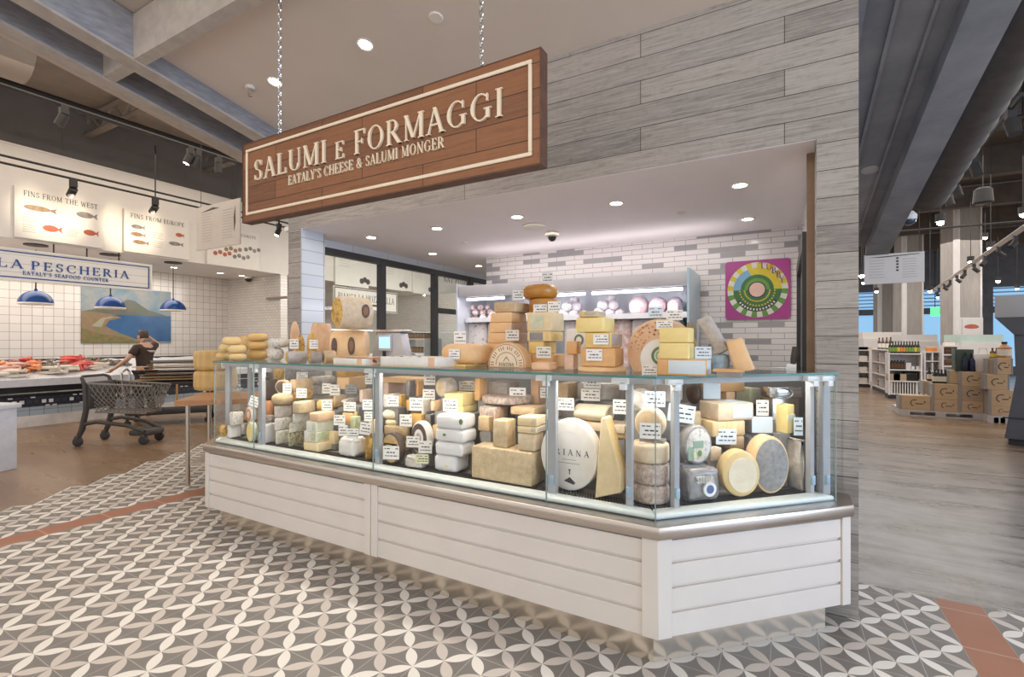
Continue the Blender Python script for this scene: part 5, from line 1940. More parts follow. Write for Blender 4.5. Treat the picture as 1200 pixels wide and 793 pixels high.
def xboard(name, label, cat, px0, px1, yt, yb, X, th=.05, mat=BOARD):
    """Board on a plane facing +x; (px0, yt..yb) read at its near edge."""
    a, b = onX(px0, (yt + yb) / 2, X), onX(px1, 300, X)
    s = (Vector((a.x, a.y, 0))).dot(FWD)
    z0, z1 = CAM_H + (CY - yb) / FPX * s, CAM_H + (CY - yt) / FPX * s
    t = thing(name, label, cat, (X, a.y, z0))
    m = MB()
    m.b2(-th, 0, 0, b.y - a.y, 0, z1 - z0)
    m.build('board', mat, t)
    return t, b.y - a.y, z1 - z0


def fishpic(t, x, z, L, h, mat, name='fish_picture'):
    m = MB()
    pts = [(x - L / 2 + L * .8 * (1 - math.cos(a)) / 2, z + h / 2 * math.sin(a)) for a in [i * PI / 8 for i in range(9)]]
    pts += [(x - L / 2 + L * .8 * (1 - math.cos(a)) / 2, z - h / 2 * math.sin(a)) for a in [i * PI / 8 for i in range(7, 0, -1)]]
    m.prism(_ccw(pts), 0, .004, 0, FR_X)
    m.prism(_ccw([(x + L * .24, z), (x + L * .5, z + h * .5), (x + L * .44, z), (x + L * .5, z - h * .5)]), 0, .004, 0, FR_X)
    return m.build(name, mat, t)


def textlines(t, x, z, w, n, step, name='small_print', mat=None, fr=FR_X, th=.012):
    m = MB()
    rnd = random.Random(int(x * 100 + z * 37))
    for i in range(n):
        m.prism([(x, z - i * step), (x + w * rnd.uniform(.7, 1), z - i * step), (x + w * rnd.uniform(.7, .72), z - i * step + th), (x, z - i * step + th)], 0, .002, 0, fr)
    return m.build(name, mat or M((.5, .46, .42), .6, name='faint_ink'), t)


XH = FX + .06
SILV = M((.14, .13, .13), .5, (.36, .32, .29), 10, name='fish_silver')
REDP = M((.55, .13, .06), .5, (.42, .1, .06), 12, name='fish_red')
TANP = M((.40, .24, .12), .5, (.22, .14, .09), 12, name='fish_tan')
t, w, h = xboard('fish_board', 'white board with four fish titled fins from the west', 'board', 17, 121, 216.5, 277, XH)
lettering('title', 'FINS FROM THE WEST', w * .09, h * .83, h * .105, .003, INKB, t, width=w * .84, frame=FR_X)
fishpic(t, w * .27, h * .62, w * .36, h * .11, TANP); fishpic(t, w * .80, h * .66, w * .26, h * .13, SILV)
fishpic(t, w * .40, h * .26, w * .22, h * .13, REDP); fishpic(t, w * .85, h * .30, w * .19, h * .12, REDP)
for a, b in ((.08, .46), (.08, .26), (.55, .30)):
    textlines(t, w * a, h * b, w * .18, 4, h * .045)
t, w, h = xboard('fish_board', 'white board with five small fish titled fins from europe', 'board', 145.5, 222, 244, 294, XH)
lettering('title', 'FINS FROM EUROPE', w * .09, h * .82, h * .105, .003, INKB, t, width=w * .82, frame=FR_X)
for a, b, q, mt in ((.2, .62, .2, SILV), (.2, .44, .22, TANP), (.24, .26, .24, TANP), (.84, .60, .14, REDP), (.78, .36, .24, SILV)):
    fishpic(t, w * a, h * b, w * q, h * .10, mt)
for a, b in ((.42, .55), (.42, .34)):
    textlines(t, w * a, h * b, w * .18, 4, h * .045)
t, w, h = xboard('fish_board', 'white board with small shellfish pictures, partly behind the hanging menu panel', 'board', 243, 304, 262, 309, XH)
lettering('title', 'COASTS', w * .62, h * .84, h * .075, .003, INKB, t, width=w * .3, frame=FR_X)
for a, b, mt in ((.26, .30, REDP), (.46, .44, TANP), (.62, .28, SILV), (.84, .52, SILV)):
    m = MB()
    for q in range(4):
        m.cyl((0, 0, 0), .05, .004, 10, 0, FR_X @ Matrix.Translation((w * a + q * .11 - .15, h * b + .04 * (q % 2), 0)))
    m.build('shell_picture', mt, t)

SWHITE = brick_mat('white_boards', 'yz', 6, .15, (.80, .77, .73), (.76, .73, .69), (.45, .43, .41), .004, 0, None, .5)
XS = FX - .03
t, w, h = xboard('market_sign', 'long white sign with blue lettering la pescheria above the seafood counter', 'sign', -60, 178, 281.5, 322.5, XS, .06, SWHITE)
a = onX(178, 310, XS).y - t.location.y
m = MB()
for (x0, x1, z0, z1) in ((.0, w, 0, .03), (.0, w, h - .03, h), (w - .03, w, .03, h - .03)):
    m.b2(.001, .012, x0, x1, z0, z1)
m.build('white_rim', BOARD, t)
m = MB()
for (x0, x1, z0, z1) in ((.0, w - .05, .05, .07), (.0, w - .05, h - .07, h - .05), (w - .07, w - .05, .07, h - .07)):
    m.b2(.001, .008, x0, x1, z0, z1)
m.build('blue_border', BLUEP, t)
y0, y1 = onX(-13, 318, XS).y - t.location.y, onX(151, 318, XS).y - t.location.y
zc = onX(45, 316.4, XS).z - t.location.z
cap = onX(45, 307, XS).z - onX(45, 316.4, XS).z
letters('LA', onX(-4, 318, XS).y - t.location.y, zc, cap * 1.05, .012, BLUEP, t, width=onX(27, 318, XS).y - onX(-4, 318, XS).y, gap=.2, frame=FR_X)
y0 = onX(36, 318, XS).y - t.location.y
letters('PESCHERIA', y0, zc, cap * 1.05, .012, BLUEP, t, width=y1 - y0, gap=.2, frame=FR_X)
y0, y1 = onX(26.5, 318, XS).y - t.location.y, onX(127, 318, XS).y - t.location.y
lettering('lettering', "EATALY'S SEAFOOD COUNTER", y0, zc - cap * .72, cap * .46, .010, BLUEP, t, width=y1 - y0, gap=.16, frame=FR_X)
m = MB()
for yy in (w * .45, w * .62, w * .8):
    m.tube([(-.03, yy, h), (-.03, yy, 3.33 - t.location.z)], .012, 6)
m.build('hanging_rod', DARK, t)

# pendant lamps
for i, (px, py) in enumerate(((42, 356), (129.5, 361), (203, 364))):
    p = onX(px, py, -12.7)
    t = thing('pendant_lamp', ('blue enamel dome lamp nearest the left edge, below the market sign', 'blue enamel dome lamp hanging in front of the mural, under the end of the sign',
                               'blue enamel dome lamp hanging past the market sign, at the edge of the mural')[i], 'lamp', (p.x, p.y, p.z))
    r = .265
    m = MB(); m.lathe([(r * math.cos(a), r * .98 * math.sin(a)) for a in [R(q) for q in (4, 14, 26, 38, 50, 62, 74, 84)]] + [(.03, r * 1.0), (.018, r * 1.12)], 26)
    m.build('lamp_shade', BLUELAMP, t, smooth=True, angle=60)
    m = MB(); m.lathe([(r * .96, -.015), (r * 1.01, 0), (r * 1.0, .02)], 26); m.build('shade_rim', BOARD, t, smooth=True)
    m = MB(); m.blob((0, 0, .08), .05); m.build('bulb', emit((1, .85, .6), 14), t)
    m = MB(); m.tube([(0, 0, r * 1.1), (0, 0, 3.33 - p.z)], .012, 6); m.build('cord', DARK, t)
# soffit downlights of the market
for px, py in ((204, 323), (258, 330.5), (283.5, 327)):
    p = onX(px, py, -12.8)
    t = thing('downlight', 'small round ceiling light in the market soffit', 'ceiling light', (p.x, p.y, 3.33), 0, 'downlights of the market soffit')
    m = MB(); m.lathe([(.06, -.004), (.10, -.012), (.10, 0)], 18); m.build('trim_ring', BOARD, t)
    m = MB(); m.cyl((0, 0, -.006), .065, .004, 16); m.build('lens', emit((1, .9, .75), 12), t)
for px in (42, 129, 203):
    p = onX(px, 300, -12.0)
    tag(MB().cyl((0, 0, 0), .17, .02, 20).build('ceiling_grille', DARK, loc=(p.x, p.y, 3.31)), 'dark round grille in the market soffit', 'ceiling grille', 'round grilles of the market soffit')
p = onY(291, 336, 8.1)
t = thing('security_camera', 'dark dome camera under the market soffit at the subway tiles', 'camera', (p.x, p.y, 3.33))
m = MB(); m.cyl((0, 0, -.05), .1, .05, 18); m.build('mount', BOARD, t)
m = MB(); m.blob((0, 0, -.06), (.085, .085, .085)); m.build('dome', DARK, t, smooth=True)
p0, p1 = onY(314, 350, 8.18), onY(339, 347, 8.18)
m = MB(); m.b2(p0.x, p1.x, 8.12, 8.198, p0.z - .03, p0.z + .03)
tag(m.build('wall_rail', M((.33, .27, .23), .5, name='rail_brown')), 'short brown rail on the subway-tiled wall', 'rail')

# hanging menu panel, seen edge to edge beside the wooden sign
Yp = 4.4
a, b = onY(230, 294, Yp), onY(281, 240, Yp)
z1 = onY(230, 244, Yp).z
t = thing('menu_panel', 'off-white menu panel hanging between the fish boards and the wooden sign', 'menu panel', ((a.x + b.x) / 2, Yp, a.z))
w, h = b.x - a.x, z1 - a.z
m = MB(); m.b2(-w / 2, w / 2, 0, .02, 0, h); m.build('board', M((.66, .60, .54), .6, (.62, .56, .50), 4, name='menu_board'), t)
for xx in (-.36, .12):
    textlines(t, w * xx, h * .8, w * .3, 11, h * .062, fr=FR_Y, th=h * .012)
m = MB()
m.prism([(-w * .38, h * .86), (-w * .1, h * .93), (.05 * w, h * .89), (-w * .1, h * .88)], 0, .003, 0, FR_Y)
m.prism([(w * .38, h * .3), (w * .41, h * .5), (w * .40, h * .85), (w * .37, h * .6)], 0, .003, 0, FR_Y)
m.build('drawing', INKB, t)
m = MB()
for xx in (-w * .4, w * .4):
    m.tube([(xx, .01, h), (xx, .01, 5.95 - a.z)], .004, 5)
m.build('hanging_wire', DARK, t)

# light tracks with spots over the market
def track(name, label, pa, pb, r=.02):
    m = MB()
    m.tube([pa, pb], r, 6)
    return tag(m.build(name, DARK), label, 'light track')


XT = -10.7
la, lb = onX(0, 182, XT), onX(186, 225, XT)
za = (la.z + lb.z) / 2
track('light_track', 'upper of two thin black rails in front of the fish boards', (XT, -1, za), (XT, 9.5, za))
zb_ = onX(90, 210.5, XT).z
track('light_track', 'lower of two thin black rails in front of the fish boards', (XT, -1, zb_), (XT, 9.5, zb_))
XU = -9.6
zu = onX(140, 145, XU).z
track('light_track', 'thick black rail high up under the steel beams', (XU, -1, zu), (XU, 12, zu), .035)
track('light_track', 'grey pipe running beside the thick black rail', (XU - .5, -1, zu + .25), (XU - .5, 12, zu + .25), .05)


def spot_head(p, label, drop=.12, aim=(-.6, 0, -.8), lit=True, size=.07, up=None, group=None):
    t = thing('track_spotlight', label, 'spotlight', p, 0, group)
    d = Vector(aim).normalized()
    q = d.to_track_quat('Z', 'Y').to_matrix().to_4x4()
    m = MB()
    m.box((0, 0, -drop * .4), (size * .9, size * 1.2, drop * .8))
    m.build('mount', DARK, t)
    if up:
        m = MB(); m.tube([(0, 0, 0), (0, 0, up)], .012, 6); m.build('stem', DARK, t)
    m = MB()
    m.cyl((0, 0, -size * .2), size * .75, size * 2.2, 14, 0, Matrix.Translation((0, 0, -drop)) @ q)
    m.build('lamp_head', DARK, t, smooth=True)
    if lit:
        m = MB()
        m.cyl((0, 0, size * 2.0), size * .6, size * .03, 14, 0, Matrix.Translation((0, 0, -drop)) @ q)
        m.build('lens', emit((1, .9, .72), 25), t)
    return t


for px, lab in ((86, 'black spotlight on the thin rails aimed at the fins from the west board'), (182, 'black spotlight on the thin rails aimed at the fins from europe board')):
    p = onX(px, 205, XT)
    spot_head((XT, p.y, zb_), lab, .18, size=.08, aim=(-.7, 0, -.5), lit=False, up=za - zb_ + .9 if px == 182 else None)
    b = onX(px, 250, FX)
    spot_light('spot_beam', (XT, p.y, zb_ - .3), 50, target=(FX, p.y, 3.9), angle=75, color=(1, .84, .62))
for px, lab in ((75, 'black square spotlight on the thick rail near the beams'), (223, 'lit round spotlight of a pair on the thick rail'), (232, 'second round spotlight of the pair on the thick rail'), (256, 'black hanging cylinder spotlight just left of the wooden sign')):
    p = onX(px, 150, XU)
    spot_head((XU, p.y, zu), lab, .16, size=.085, aim=(-.25, -.35, -1) if px != 256 else (0, 0, -1), lit=px == 223)
p = onY(327, 262, 4.2)
spot_head((p.x, p.y, p.z), 'small lit black spotlight under the end of the wooden sign', .08, size=.045, aim=(-.1, -.4, -1), up=2.0)
# big air duct under the hall roof
m = MB()
p = onX(8, 62, -9.0)
ye = onX(30, 62, -9.0).y
m.tube([(-9.0, -3, p.z + .1), (-9.0, ye, p.z + .1)], .42, 24)
tag(m.build('air_duct', M((.46, .39, .33), .6, (.42, .355, .30), 3, name='duct_beige'), smooth=True), 'fat beige air duct under the hall roof at the left edge', 'duct')
for i in range(3):
    y = 4.2 + i * 2.2
    m = MB()
    m.tube([(-13, y, 5.55), (-6, y, 5.55)], .06, 6); m.tube([(-13, y, 5.9), (-6, y, 5.9)], .06, 6)
    for k in range(8):
        m.tube([(-13 + k * .875, y, 5.55), (-12.55 + k * .875, y, 5.9)], .03, 5)
        m.tube([(-12.55 + k * .875, y, 5.9), (-12.12 + k * .875, y, 5.55)], .03, 5)
    struct(m.build('beam_truss', M((.28, .23, .19), .7, name='truss_paint')))

# ------------------------------------------------------------------ table with parmesan wheels
a0 = Vector((-5.59, 2.845, 0))
u, v = Vector((SQ2 / 2, SQ2 / 2, 0)), Vector((-SQ2 / 2, SQ2 / 2, 0))
t = thing('work_table', 'steel-legged table with a thick wooden top beside the counter, carrying two big cheese wheels', 'table', a0, R(45))
TZ = .925
m = MB(); m.b2(-.10, 1.15, -.08, .78, TZ - .055, TZ); m.build('table_top', M((.52, .28, .13), .5, (.42, .2, .09), 6, stretch=(1, 12, 1), name='butcher_block'), t, bevel=.004, seg=1)
for x in (0, 1.05):
    for y in (0, .70):
        m = MB(); m.tube([(x, y, 0), (x, y, TZ - .055)], .022, 10); m.build('leg', STEEL, t, smooth=True)
m = MB(); m.b2(.02, 1.03, -.01, .72, .22, .245); m.build('lower_shelf', STEEL, t)
PARM = M((.74, .52, .22), .5, (.62, .40, .14), 30, stretch=(1, 1, .1), bump=.2, name='parmesan_rind')
pc = anchor(253, 3.62, 'P')
s = pc.dot(FWD)
hz = .255
for i, lab in enumerate(('lower of two big golden ribbed cheese wheels on the wooden table', 'upper of two big golden ribbed cheese wheels on the wooden table')):
    m = MB()
    r = .245
    pr = [(r - .05, 0), (r - .012, .012), (r, .05)] + [(r + (.003 if k % 2 else 0), .05 + (hz - .1) * k / 10) for k in range(1, 10)] + [(r, hz - .05), (r - .012, hz - .012), (r - .05, hz)]
    m.lathe(pr, 40)
    o = m.build('round_cheese', PARM, smooth=True, loc=(pc.x, pc.y, TZ + .001 + i * (hz + .001)), angle=60)
    tag(o, lab, 'cheese')

# ------------------------------------------------------------------ white bin cut by the left edge
t = thing('white_bin', 'white lidded bin standing at the left edge of the hall', 'bin', (-8.35, 1.83, 0), R(20))
m = MB(); m.b2(-.3, .3, -.3, .3, 0, .74); m.build('body', M((.74, .75, .80), .4, name='bin_white'), t, bevel=.01)
m = MB(); m.b2(-.33, .33, -.33, .33, .74, .80); m.build('lid', M((.80, .81, .85), .35, name='bin_lid'), t, bevel=.01)

# ------------------------------------------------------------------ shopping cart
CARTM = M((.075, .068, .062), .5, (.055, .05, .046), 8, name='cart_grey_plastic')
CARTW = M((.26, .235, .21), .4, (.2, .18, .16), 8, name='cart_basket')
ct = thing('shopping_cart', 'dark grey plastic shopping cart standing on the brown floor before the seafood counter', 'cart', (-8.75, 3.62, 0), math.atan2(.52, .85))
L, Wd = .92, .52


def cart_net(name, quad, n, mdiv, r=.006):
    """Curved diagonal mesh on a four-cornered basket side."""
    A, B, C, D = [Vector(q) for q in quad]
    m = MB()

    def P(a, b):
        return A.lerp(B, a).lerp(D.lerp(C, a), b)
    for i in range(-mdiv, n + 1):
        for sg in (1, -1):
            pts = []
            for k in range(9):
                b = k / 8
                a = (i / n + (b + .18 * math.sin(b * PI)) * mdiv / n) if sg > 0 else 1 - (i / n + (b + .18 * math.sin(b * PI)) * mdiv / n)
                if 0 <= a <= 1:
                    pts.append(P(a, b))
            if len(pts) > 1:
                m.tube(pts, r, 4)
    return m.build(name, CARTW, ct)


tb = [(-.40, -.27, .93), (.48, -.21, .88), (.48, .21, .88), (-.40, .27, .93)]
bb = [(-.34, -.21, .50), (.36, -.17, .47), (.36, .17, .47), (-.34, .21, .50)]
cart_net('basket_side', (bb[0], bb[1], tb[1], tb[0]), 12, 5)
cart_net('basket_side', (bb[3], bb[2], tb[2], tb[3]), 12, 5)
cart_net('basket_front', (bb[1], bb[2], tb[2], tb[1]), 6, 3)
cart_net('basket_floor', (bb[0], bb[1], bb[2], bb[3]), 10, 4)
m = MB(); m.tube(tb, .014, 8, closed=True); m.tube(bb, .012, 8, closed=True); m.build('basket_rim', CARTW, ct, smooth=True)
for sy in (-1, 1):
    m = MB()
    m.tube([(-.50, sy * .25, 1.0), (-.46, sy * .25, .9), (-.44, sy * .25, .55), (-.50, sy * .25, .25), (-.56, sy * .25, .12)], .03, 8, rs=[.022, .03, .036, .04, .03])
    m.build('side_frame', CARTM, ct, smooth=True)
    m = MB(); m.tube([(-.46, sy * .25, .33), (-.3, sy * .24, .36), (.1, sy * .20, .30), (.34, sy * .17, .2)], .03, 8); m.build('lower_frame', CARTM, ct, smooth=True)
m = MB(); m.tube([(-.50, -.26, 1.0), (-.54, -.2, 1.03), (-.54, .2, 1.03), (-.50, .26, 1.0)], .02, 8); m.build('handle', CARTM, ct, smooth=True)
m = MB(); m.b2(-.43, -.39, -.25, .25, .55, .95); m.build('child_seat_flap', CARTM, ct, bevel=.01)
m = MB(); m.b2(.1, .42, -.17, .17, .13, .22); m.build('front_bumper', CARTM, ct, bevel=.03)
for x, y in ((-.56, -.25), (-.56, .25), (.33, -.17), (.33, .17)):
    m = MB()
    m.lathe([(.06, -.022), (.07, -.015), (.07, .015), (.06, .022)], 16, 0, Matrix.Translation((x, y, .07)) @ Matrix.Rotation(PI / 2, 4, 'X'))
    w_ = m.build('caster', M((.045, .045, .05), .5, name='wheel_rubber'), ct, smooth=True)
    m = MB(); m.b2(x - .03, x + .03, y - .035, y + .035, .10, .16); m.build('fork', CARTM, w_, bevel=.006)

# ------------------------------------------------------------------ trolley piled with cardboard
KRAFT = M((.45, .28, .14), .8, (.38, .23, .11), 7, name='cardboard')
KRAFT2 = M((.58, .47, .36), .8, (.5, .4, .3), 7, name='pale_cardboard')
tc = onZ(196, 494, 0)
tx, ty = -10.3, 4.85
t = thing('trolley', 'black flat trolley under the pile of cardboard behind the shopping cart', 'trolley', (tx, ty, 0), R(55))
m = MB(); m.b2(-.55, .75, -.35, .35, .72, .80); m.build('upper_deck', DARK, t, bevel=.01)
m = MB(); m.b2(-.55, .75, -.35, .35, .2, .26); m.build('lower_deck', DARK, t, bevel=.01)
for x in (-.52, .72):
    for y in (-.32, .32):
        m = MB(); m.tube([(x, y, .1), (x, y, .78)], .025, 8); m.build('post', DARK, t)
        m = MB(); m.lathe([(.05, -.02), (.06, 0), (.05, .02)], 14, 0, Matrix.Translation((x, y, .06)) @ Matrix.Rotation(PI / 2, 4, 'X')); m.build('caster', DARK, t)
m = MB(); m.tube([(-.58, -.26, .55), (-.62, -.26, .98), (-.6, 0, 1.04), (-.62, .26, .98), (-.58, .26, .55)], .018, 8); m.build('handle', CHROME, t, smooth=True)
rnd = random.Random(4)
for i in range(13):
    m = MB()
    a, b = rnd.uniform(.65, 1.15), rnd.uniform(.4, .62)
    m.b2(-a / 2, a / 2, -b / 2, b / 2, 0, .012)
    o = m.build('cardboard_sheet', KRAFT if i % 3 else (KRAFT2 if i % 2 else DARK), loc=(tx + .06 * rnd.uniform(-1, 1) + .1, ty + .08 * rnd.uniform(-1, 1) + .1, .802 + .030 * i), rotz=R(55) + rnd.uniform(-.3, .3))
    o.rotation_euler.x = rnd.uniform(-.05, .05)
    tag(o, ('brown' if i % 3 else ('pale' if i % 2 else 'dark')) + ' flattened cardboard sheet in the pile on the black trolley', 'cardboard', ('brown' if i % 3 else ('pale' if i % 2 else 'dark')) + ' sheets of the cardboard pile')
m = MB(); m.b2(-.03, .03, -.005, .005, -.42, 0)
o = tag(m.build('cardboard_strip', KRAFT, loc=(tx + .5, ty - .05, .76)), 'narrow brown cardboard strip hanging down from the pile', 'cardboard')
t = thing('pallet', 'low brown wooden pallet on the floor behind the table', 'pallet', (-8.6, 6.0, 0), R(45))
for i in range(5):
    m = MB(); m.b2(-.6, .6, -.4 + i * .18, -.29 + i * .18, .10, .12); m.build('board', KRAFT, t)
for i in range(3):
    m = MB(); m.b2(-.6 + i * .55, -.5 + i * .55, -.4, .43, 0, .10); m.build('runner', KRAFT, t)

# ------------------------------------------------------------------ person at the seafood counter, seen from behind
SKIN = M((.60, .36, .25), .5, (.55, .32, .22), 12, name='skin')
SHIRT = M((.058, .035, .026), .85, (.045, .027, .02), 10, name='brown_shirt')
HAIR = M((.09, .055, .035), .7, (.06, .035, .022), 30, name='hair')
TROUS = M((.03, .03, .035), .85, name='dark_trousers')


def skin_mesh(name, verts, edges, radii, mat, parent, sub=2, root=0):
    me = bpy.data.meshes.new(name)
    me.from_pydata(verts, edges, [])
    o = bpy.data.objects.new(name, me)
    COL.objects.link(o)
    md = o.modifiers.new('skin', 'SKIN')
    md.use_smooth_shade = True
    sv = me.skin_vertices[0].data
    for i, r in enumerate(radii):
        sv[i].radius = r if hasattr(r, '__len__') else (r, r)
    sv[root].use_root = True
    s = o.modifiers.new('sub', 'SUBSURF')
    s.levels = s.render_levels = sub
    me.materials.append(mat)
    o.parent = parent
    return o


pp = onX(170, 430, -11.25)
# local frame: he faces -y; placed so that he faces the counter (-x in the world)
pe = thing('person', 'person in a brown T-shirt, back turned, at the seafood counter, hand on head', 'person', (pp.x, pp.y, 0), R(-72))
# body: pelvis 0, spine, chest, neck, head; legs; arms
V = [(0, 0, .93), (0, -.01, 1.10), (0, -.02, 1.30), (0, -.01, 1.44), (0, -.03, 1.53), (0, -.05, 1.60), (0, -.06, 1.68),     # 0-6
     (.10, 0, .90), (.11, -.02, .50), (.11, .02, .09), (.11, -.10, .04),                                            # 7-10 leg
     (-.10, 0, .90), (-.12, -.01, .50), (-.12, .03, .09), (-.12, -.09, .04),                                        # 11-14 leg
     (.19, -.01, 1.42), (.31, -.04, 1.22), (.40, -.24, 1.04), (.42, -.30, 1.0),                                      # 15-18 arm reaching down
     (-.19, -.01, 1.44), (-.36, -.10, 1.50), (-.20, -.17, 1.66), (-.16, -.18, 1.69)]                                  # 19-22 arm raised to the head
Ed = [(0, 1), (1, 2), (2, 3), (3, 4), (4, 5), (5, 6), (0, 7), (7, 8), (8, 9), (9, 10), (0, 11), (11, 12), (12, 13), (13, 14), (3, 15), (15, 16), (16, 17), (17, 18), (3, 19), (19, 20), (20, 21), (21, 22)]
Rd = [(.15, .11), (.15, .105), (.17, .115), (.12, .09), .055, (.075, .09), (.07, .085), .085, .058, .042, .04, .085, .058, .042, .04, .062, .047, .034, .03, .062, .047, .034, .03]
skin_mesh('body', V, Ed, Rd, SKIN, pe)
m = MB(); m.blob((0, -.055, 1.65), (.082, .102, .118), 0, 20, 14); m.build('head', SKIN, pe, smooth=True, angle=180)
m = MB(); m.blob((0, -.045, 1.672), (.089, .103, .108), 0, 20, 14, wob=.02); m.build('hair', HAIR, pe, smooth=True, angle=180)
m = MB(); m.b2(-.03, .03, -.165, -.15, 1.585, 1.595); m.blob((0, -.16, 1.635), (.014, .022, .024), 0, 8, 6); m.blob((.033, -.148, 1.665), (.012, .008, .008)); m.blob((-.033, -.148, 1.665), (.012, .008, .008))
m.build('face', SKIN, pe)
for sx in (-1, 1):
    m = MB(); m.blob((sx * .085, -.05, 1.645), (.012, .022, .034)); m.build('ear', SKIN, pe, smooth=True)
skin_mesh('t_shirt', [(0, 0, .86), V[1], V[2], V[3], (.17, -.01, 1.425), (.28, -.03, 1.27), (-.17, -.01, 1.44), (-.33, -.09, 1.49)], [(0, 1), (1, 2), (2, 3), (3, 4), (4, 5), (3, 6), (6, 7)],
          [(.17, .13), (.165, .12), (.185, .13), (.11, .10), .082, .075, .082, .072], SHIRT, pe)
skin_mesh('trousers', [(0, 0, .95), (.10, 0, .89), (.11, -.02, .50), (.11, .02, .12), (-.10, 0, .89), (-.12, -.01, .50), (-.12, .03, .12)], [(0, 1), (1, 2), (2, 3), (0, 4), (4, 5), (5, 6)],
          [(.150, .11), .10, .075, .065, .10, .075, .065], TROUS, pe)
m = MB()
for i in range(2):
    m.b2(-.10, .06 - .04 * i, .0, .004, -.02 * i, -.02 * i + .012)
pr = m.build('shirt_print', BOARD, pe)
pr.location = (-.01, .115, 1.36)


def hand(base, dirv, palm, side):
    """Palm and five bent fingers growing from a wrist point."""
    d = Vector(dirv).normalized()
    s = Vector(side).normalized()
    n = d.cross(s).normalized()
    b = Vector(base)
    m = MB()
    m.tube([b - d * .02, b + d * .03, b + d * .075], .03, 10, rs=[.024, .034, .030])
    for k, (off, L) in enumerate(((-.027, .062), (-.009, .074), (.009, .070), (.026, .056))):
        p0 = b + d * .07 + s * off
        m.tube([p0, p0 + d * L * .45 + n * .006, p0 + d * L * .75 + n * .020, p0 + d * L * .9 + n * .036], .008, 6, rs=[.009, .009, .008, .006])
    p0 = b + d * .03 - s * .03
    m.tube([p0, p0 - s * .022 + d * .02 + n * .01, p0 - s * .026 + d * .046 + n * .022], .01, 6, rs=[.011, .010, .007])
    return m.build('hand', SKIN, pe, smooth=True, angle=180)


hand((.42, -.30, 1.0), (.06, -.5, -.35), 1, (1, .2, 0))
hand((-.16, -.18, 1.69), (.7, -.1, .4), 1, (0, 1, .2))
# ================================================================== INSIDE THE KIOSK
WENAMEL = M((.80, .80, .82), .3, (.76, .76, .79), 4, name='white_enamel')
BACKSTEEL = M((.66, .68, .72), .35, (.58, .60, .64), 4, metal=.3, name='case_steel')
KY = 4.95                                            # front of the open chilled case
xl, xr = onY(536, 400, KY).x, onY(805, 400, KY).x
zt = onY(803, 317, KY).z
fr = thing('chilled_case', 'tall open chilled case with lit shelves of salumi at the back of the kiosk', 'chilled case', ((xl + xr) / 2, KY, 0))
hw = (xr - xl) / 2
m = MB(); m.b2(-hw, hw, .68, .72, .1, zt - .02); m.build('back_panel', BACKSTEEL, fr)
m = MB(); m.b2(-hw, hw, 0, .72, 0, .85); m.build('base', WENAMEL, fr)
m = MB(); m.b2(-hw, hw, .04, .72, zt - .06, zt); m.b2(-hw, hw, .02, .06, zt - .14, zt); m.build('canopy', M((.46, .45, .48), .4, (.42, .41, .44), 4, name='canopy_grey'), fr, bevel=.008)
for sx, mt in ((-1, BACKSTEEL), (1, M((.42, .56, .66), .2, (.38, .52, .62), 3, name='case_end_blue'))):
    m = MB()
    m.prism([(0, .0), (.0, 1.0), (.72, 1.0), (.72, 0)][::-1], 0, .02, 0, Matrix.Translation((sx * hw + (.0 if sx > 0 else -.02), 0, .85)) @ Matrix(((0, 0, 1, 0), (1, 0, 0, 0), (0, 1, 0, 0), (0, 0, 0, 1))) @ Matrix.Diagonal((1, (zt + .03 - .85), 1, 1)))
    m.build('end_panel', mt, fr)
TUBE = emit((.93, .92, 1.0), 9)
za, zb2 = onY(700, 371, KY + .15).z, 1.1
for z in (za, zb2):
    m = MB(); m.b2(-hw + .02, hw - .02, .16, .68, z - .015, z); sh = m.build('shelf', WENAMEL, fr)
    m = MB(); m.b2(-hw + .02, hw - .02, .15, .16, z - .03, z + .03); m.build('price_rail', WENAMEL, sh)
for x0, x1 in ((-hw + .08, -.75), (-.62, .28), (.36, hw - .06)):
    m = MB(); m.tube([(x0, .10, zt - .165), (x1, .10, zt - .165)], .014, 8); m.build('light_tube', TUBE, fr)
area_light('case_tube_glow', (fr.location.x, KY + .14, zt - .19), (R(-25), 0, 0), hw * 1.8, .06, 8, (.92, .92, 1.0))
SAL_W = M((.80, .77, .78), .6, (.66, .58, .60), 26, name='salumi_white')
SAL_R = M((.62, .34, .33), .55, (.82, .78, .76), 22, name='salumi_red')
SAL_P = M((.74, .50, .52), .5, (.80, .68, .70), 10, name='ham_pink')
PRINT = M((.82, .80, .80), .4, (.55, .12, .16), 16, lo=.34, hi=.44, name='printed_bag')
rnd = random.Random(9)


def heap(px0, px1, py0, py1, n, r, mat, name, label, group, Y=KY + .36, z=None):
    """Small round salumi heaped on a shelf: every one a thing of its own."""
    z = za if z is None else z
    a, b = onY(px0, 380, Y).x, onY(px1, 380, Y).x
    htop = onY((px0 + px1) / 2, py0, Y).z - z
    per = max(2, int((b - a) / (2 * r)))
    me = None
    row = 0
    placed = 0
    while placed < n:
        k = per - row
        if k < 1:
            row, k = 0, per
        for i in range(k):
            if placed >= n:
                break
            x = a + r + (2 * r) * i + r * row * 1.0
            p = (min(x, b), Y + .10 * ((placed * 7) % 3 - 1) * .6, z + r + row * r * 1.6)
            if me is None:
                m = MB(); m.blob((0, 0, 0), (r * 1.05, r * 1.2, r), 0, 12, 8, wob=.04)
                o = m.build(name, mat, smooth=True, angle=180)
                me = o
            else:
                o = me.copy(); COL.objects.link(o)
            o.location = p
            o.rotation_euler = (rnd.uniform(-.4, .4), rnd.uniform(-.4, .4), rnd.uniform(0, 3))
            tag(o, label, 'salami', group)
            placed += 1
        row += 1


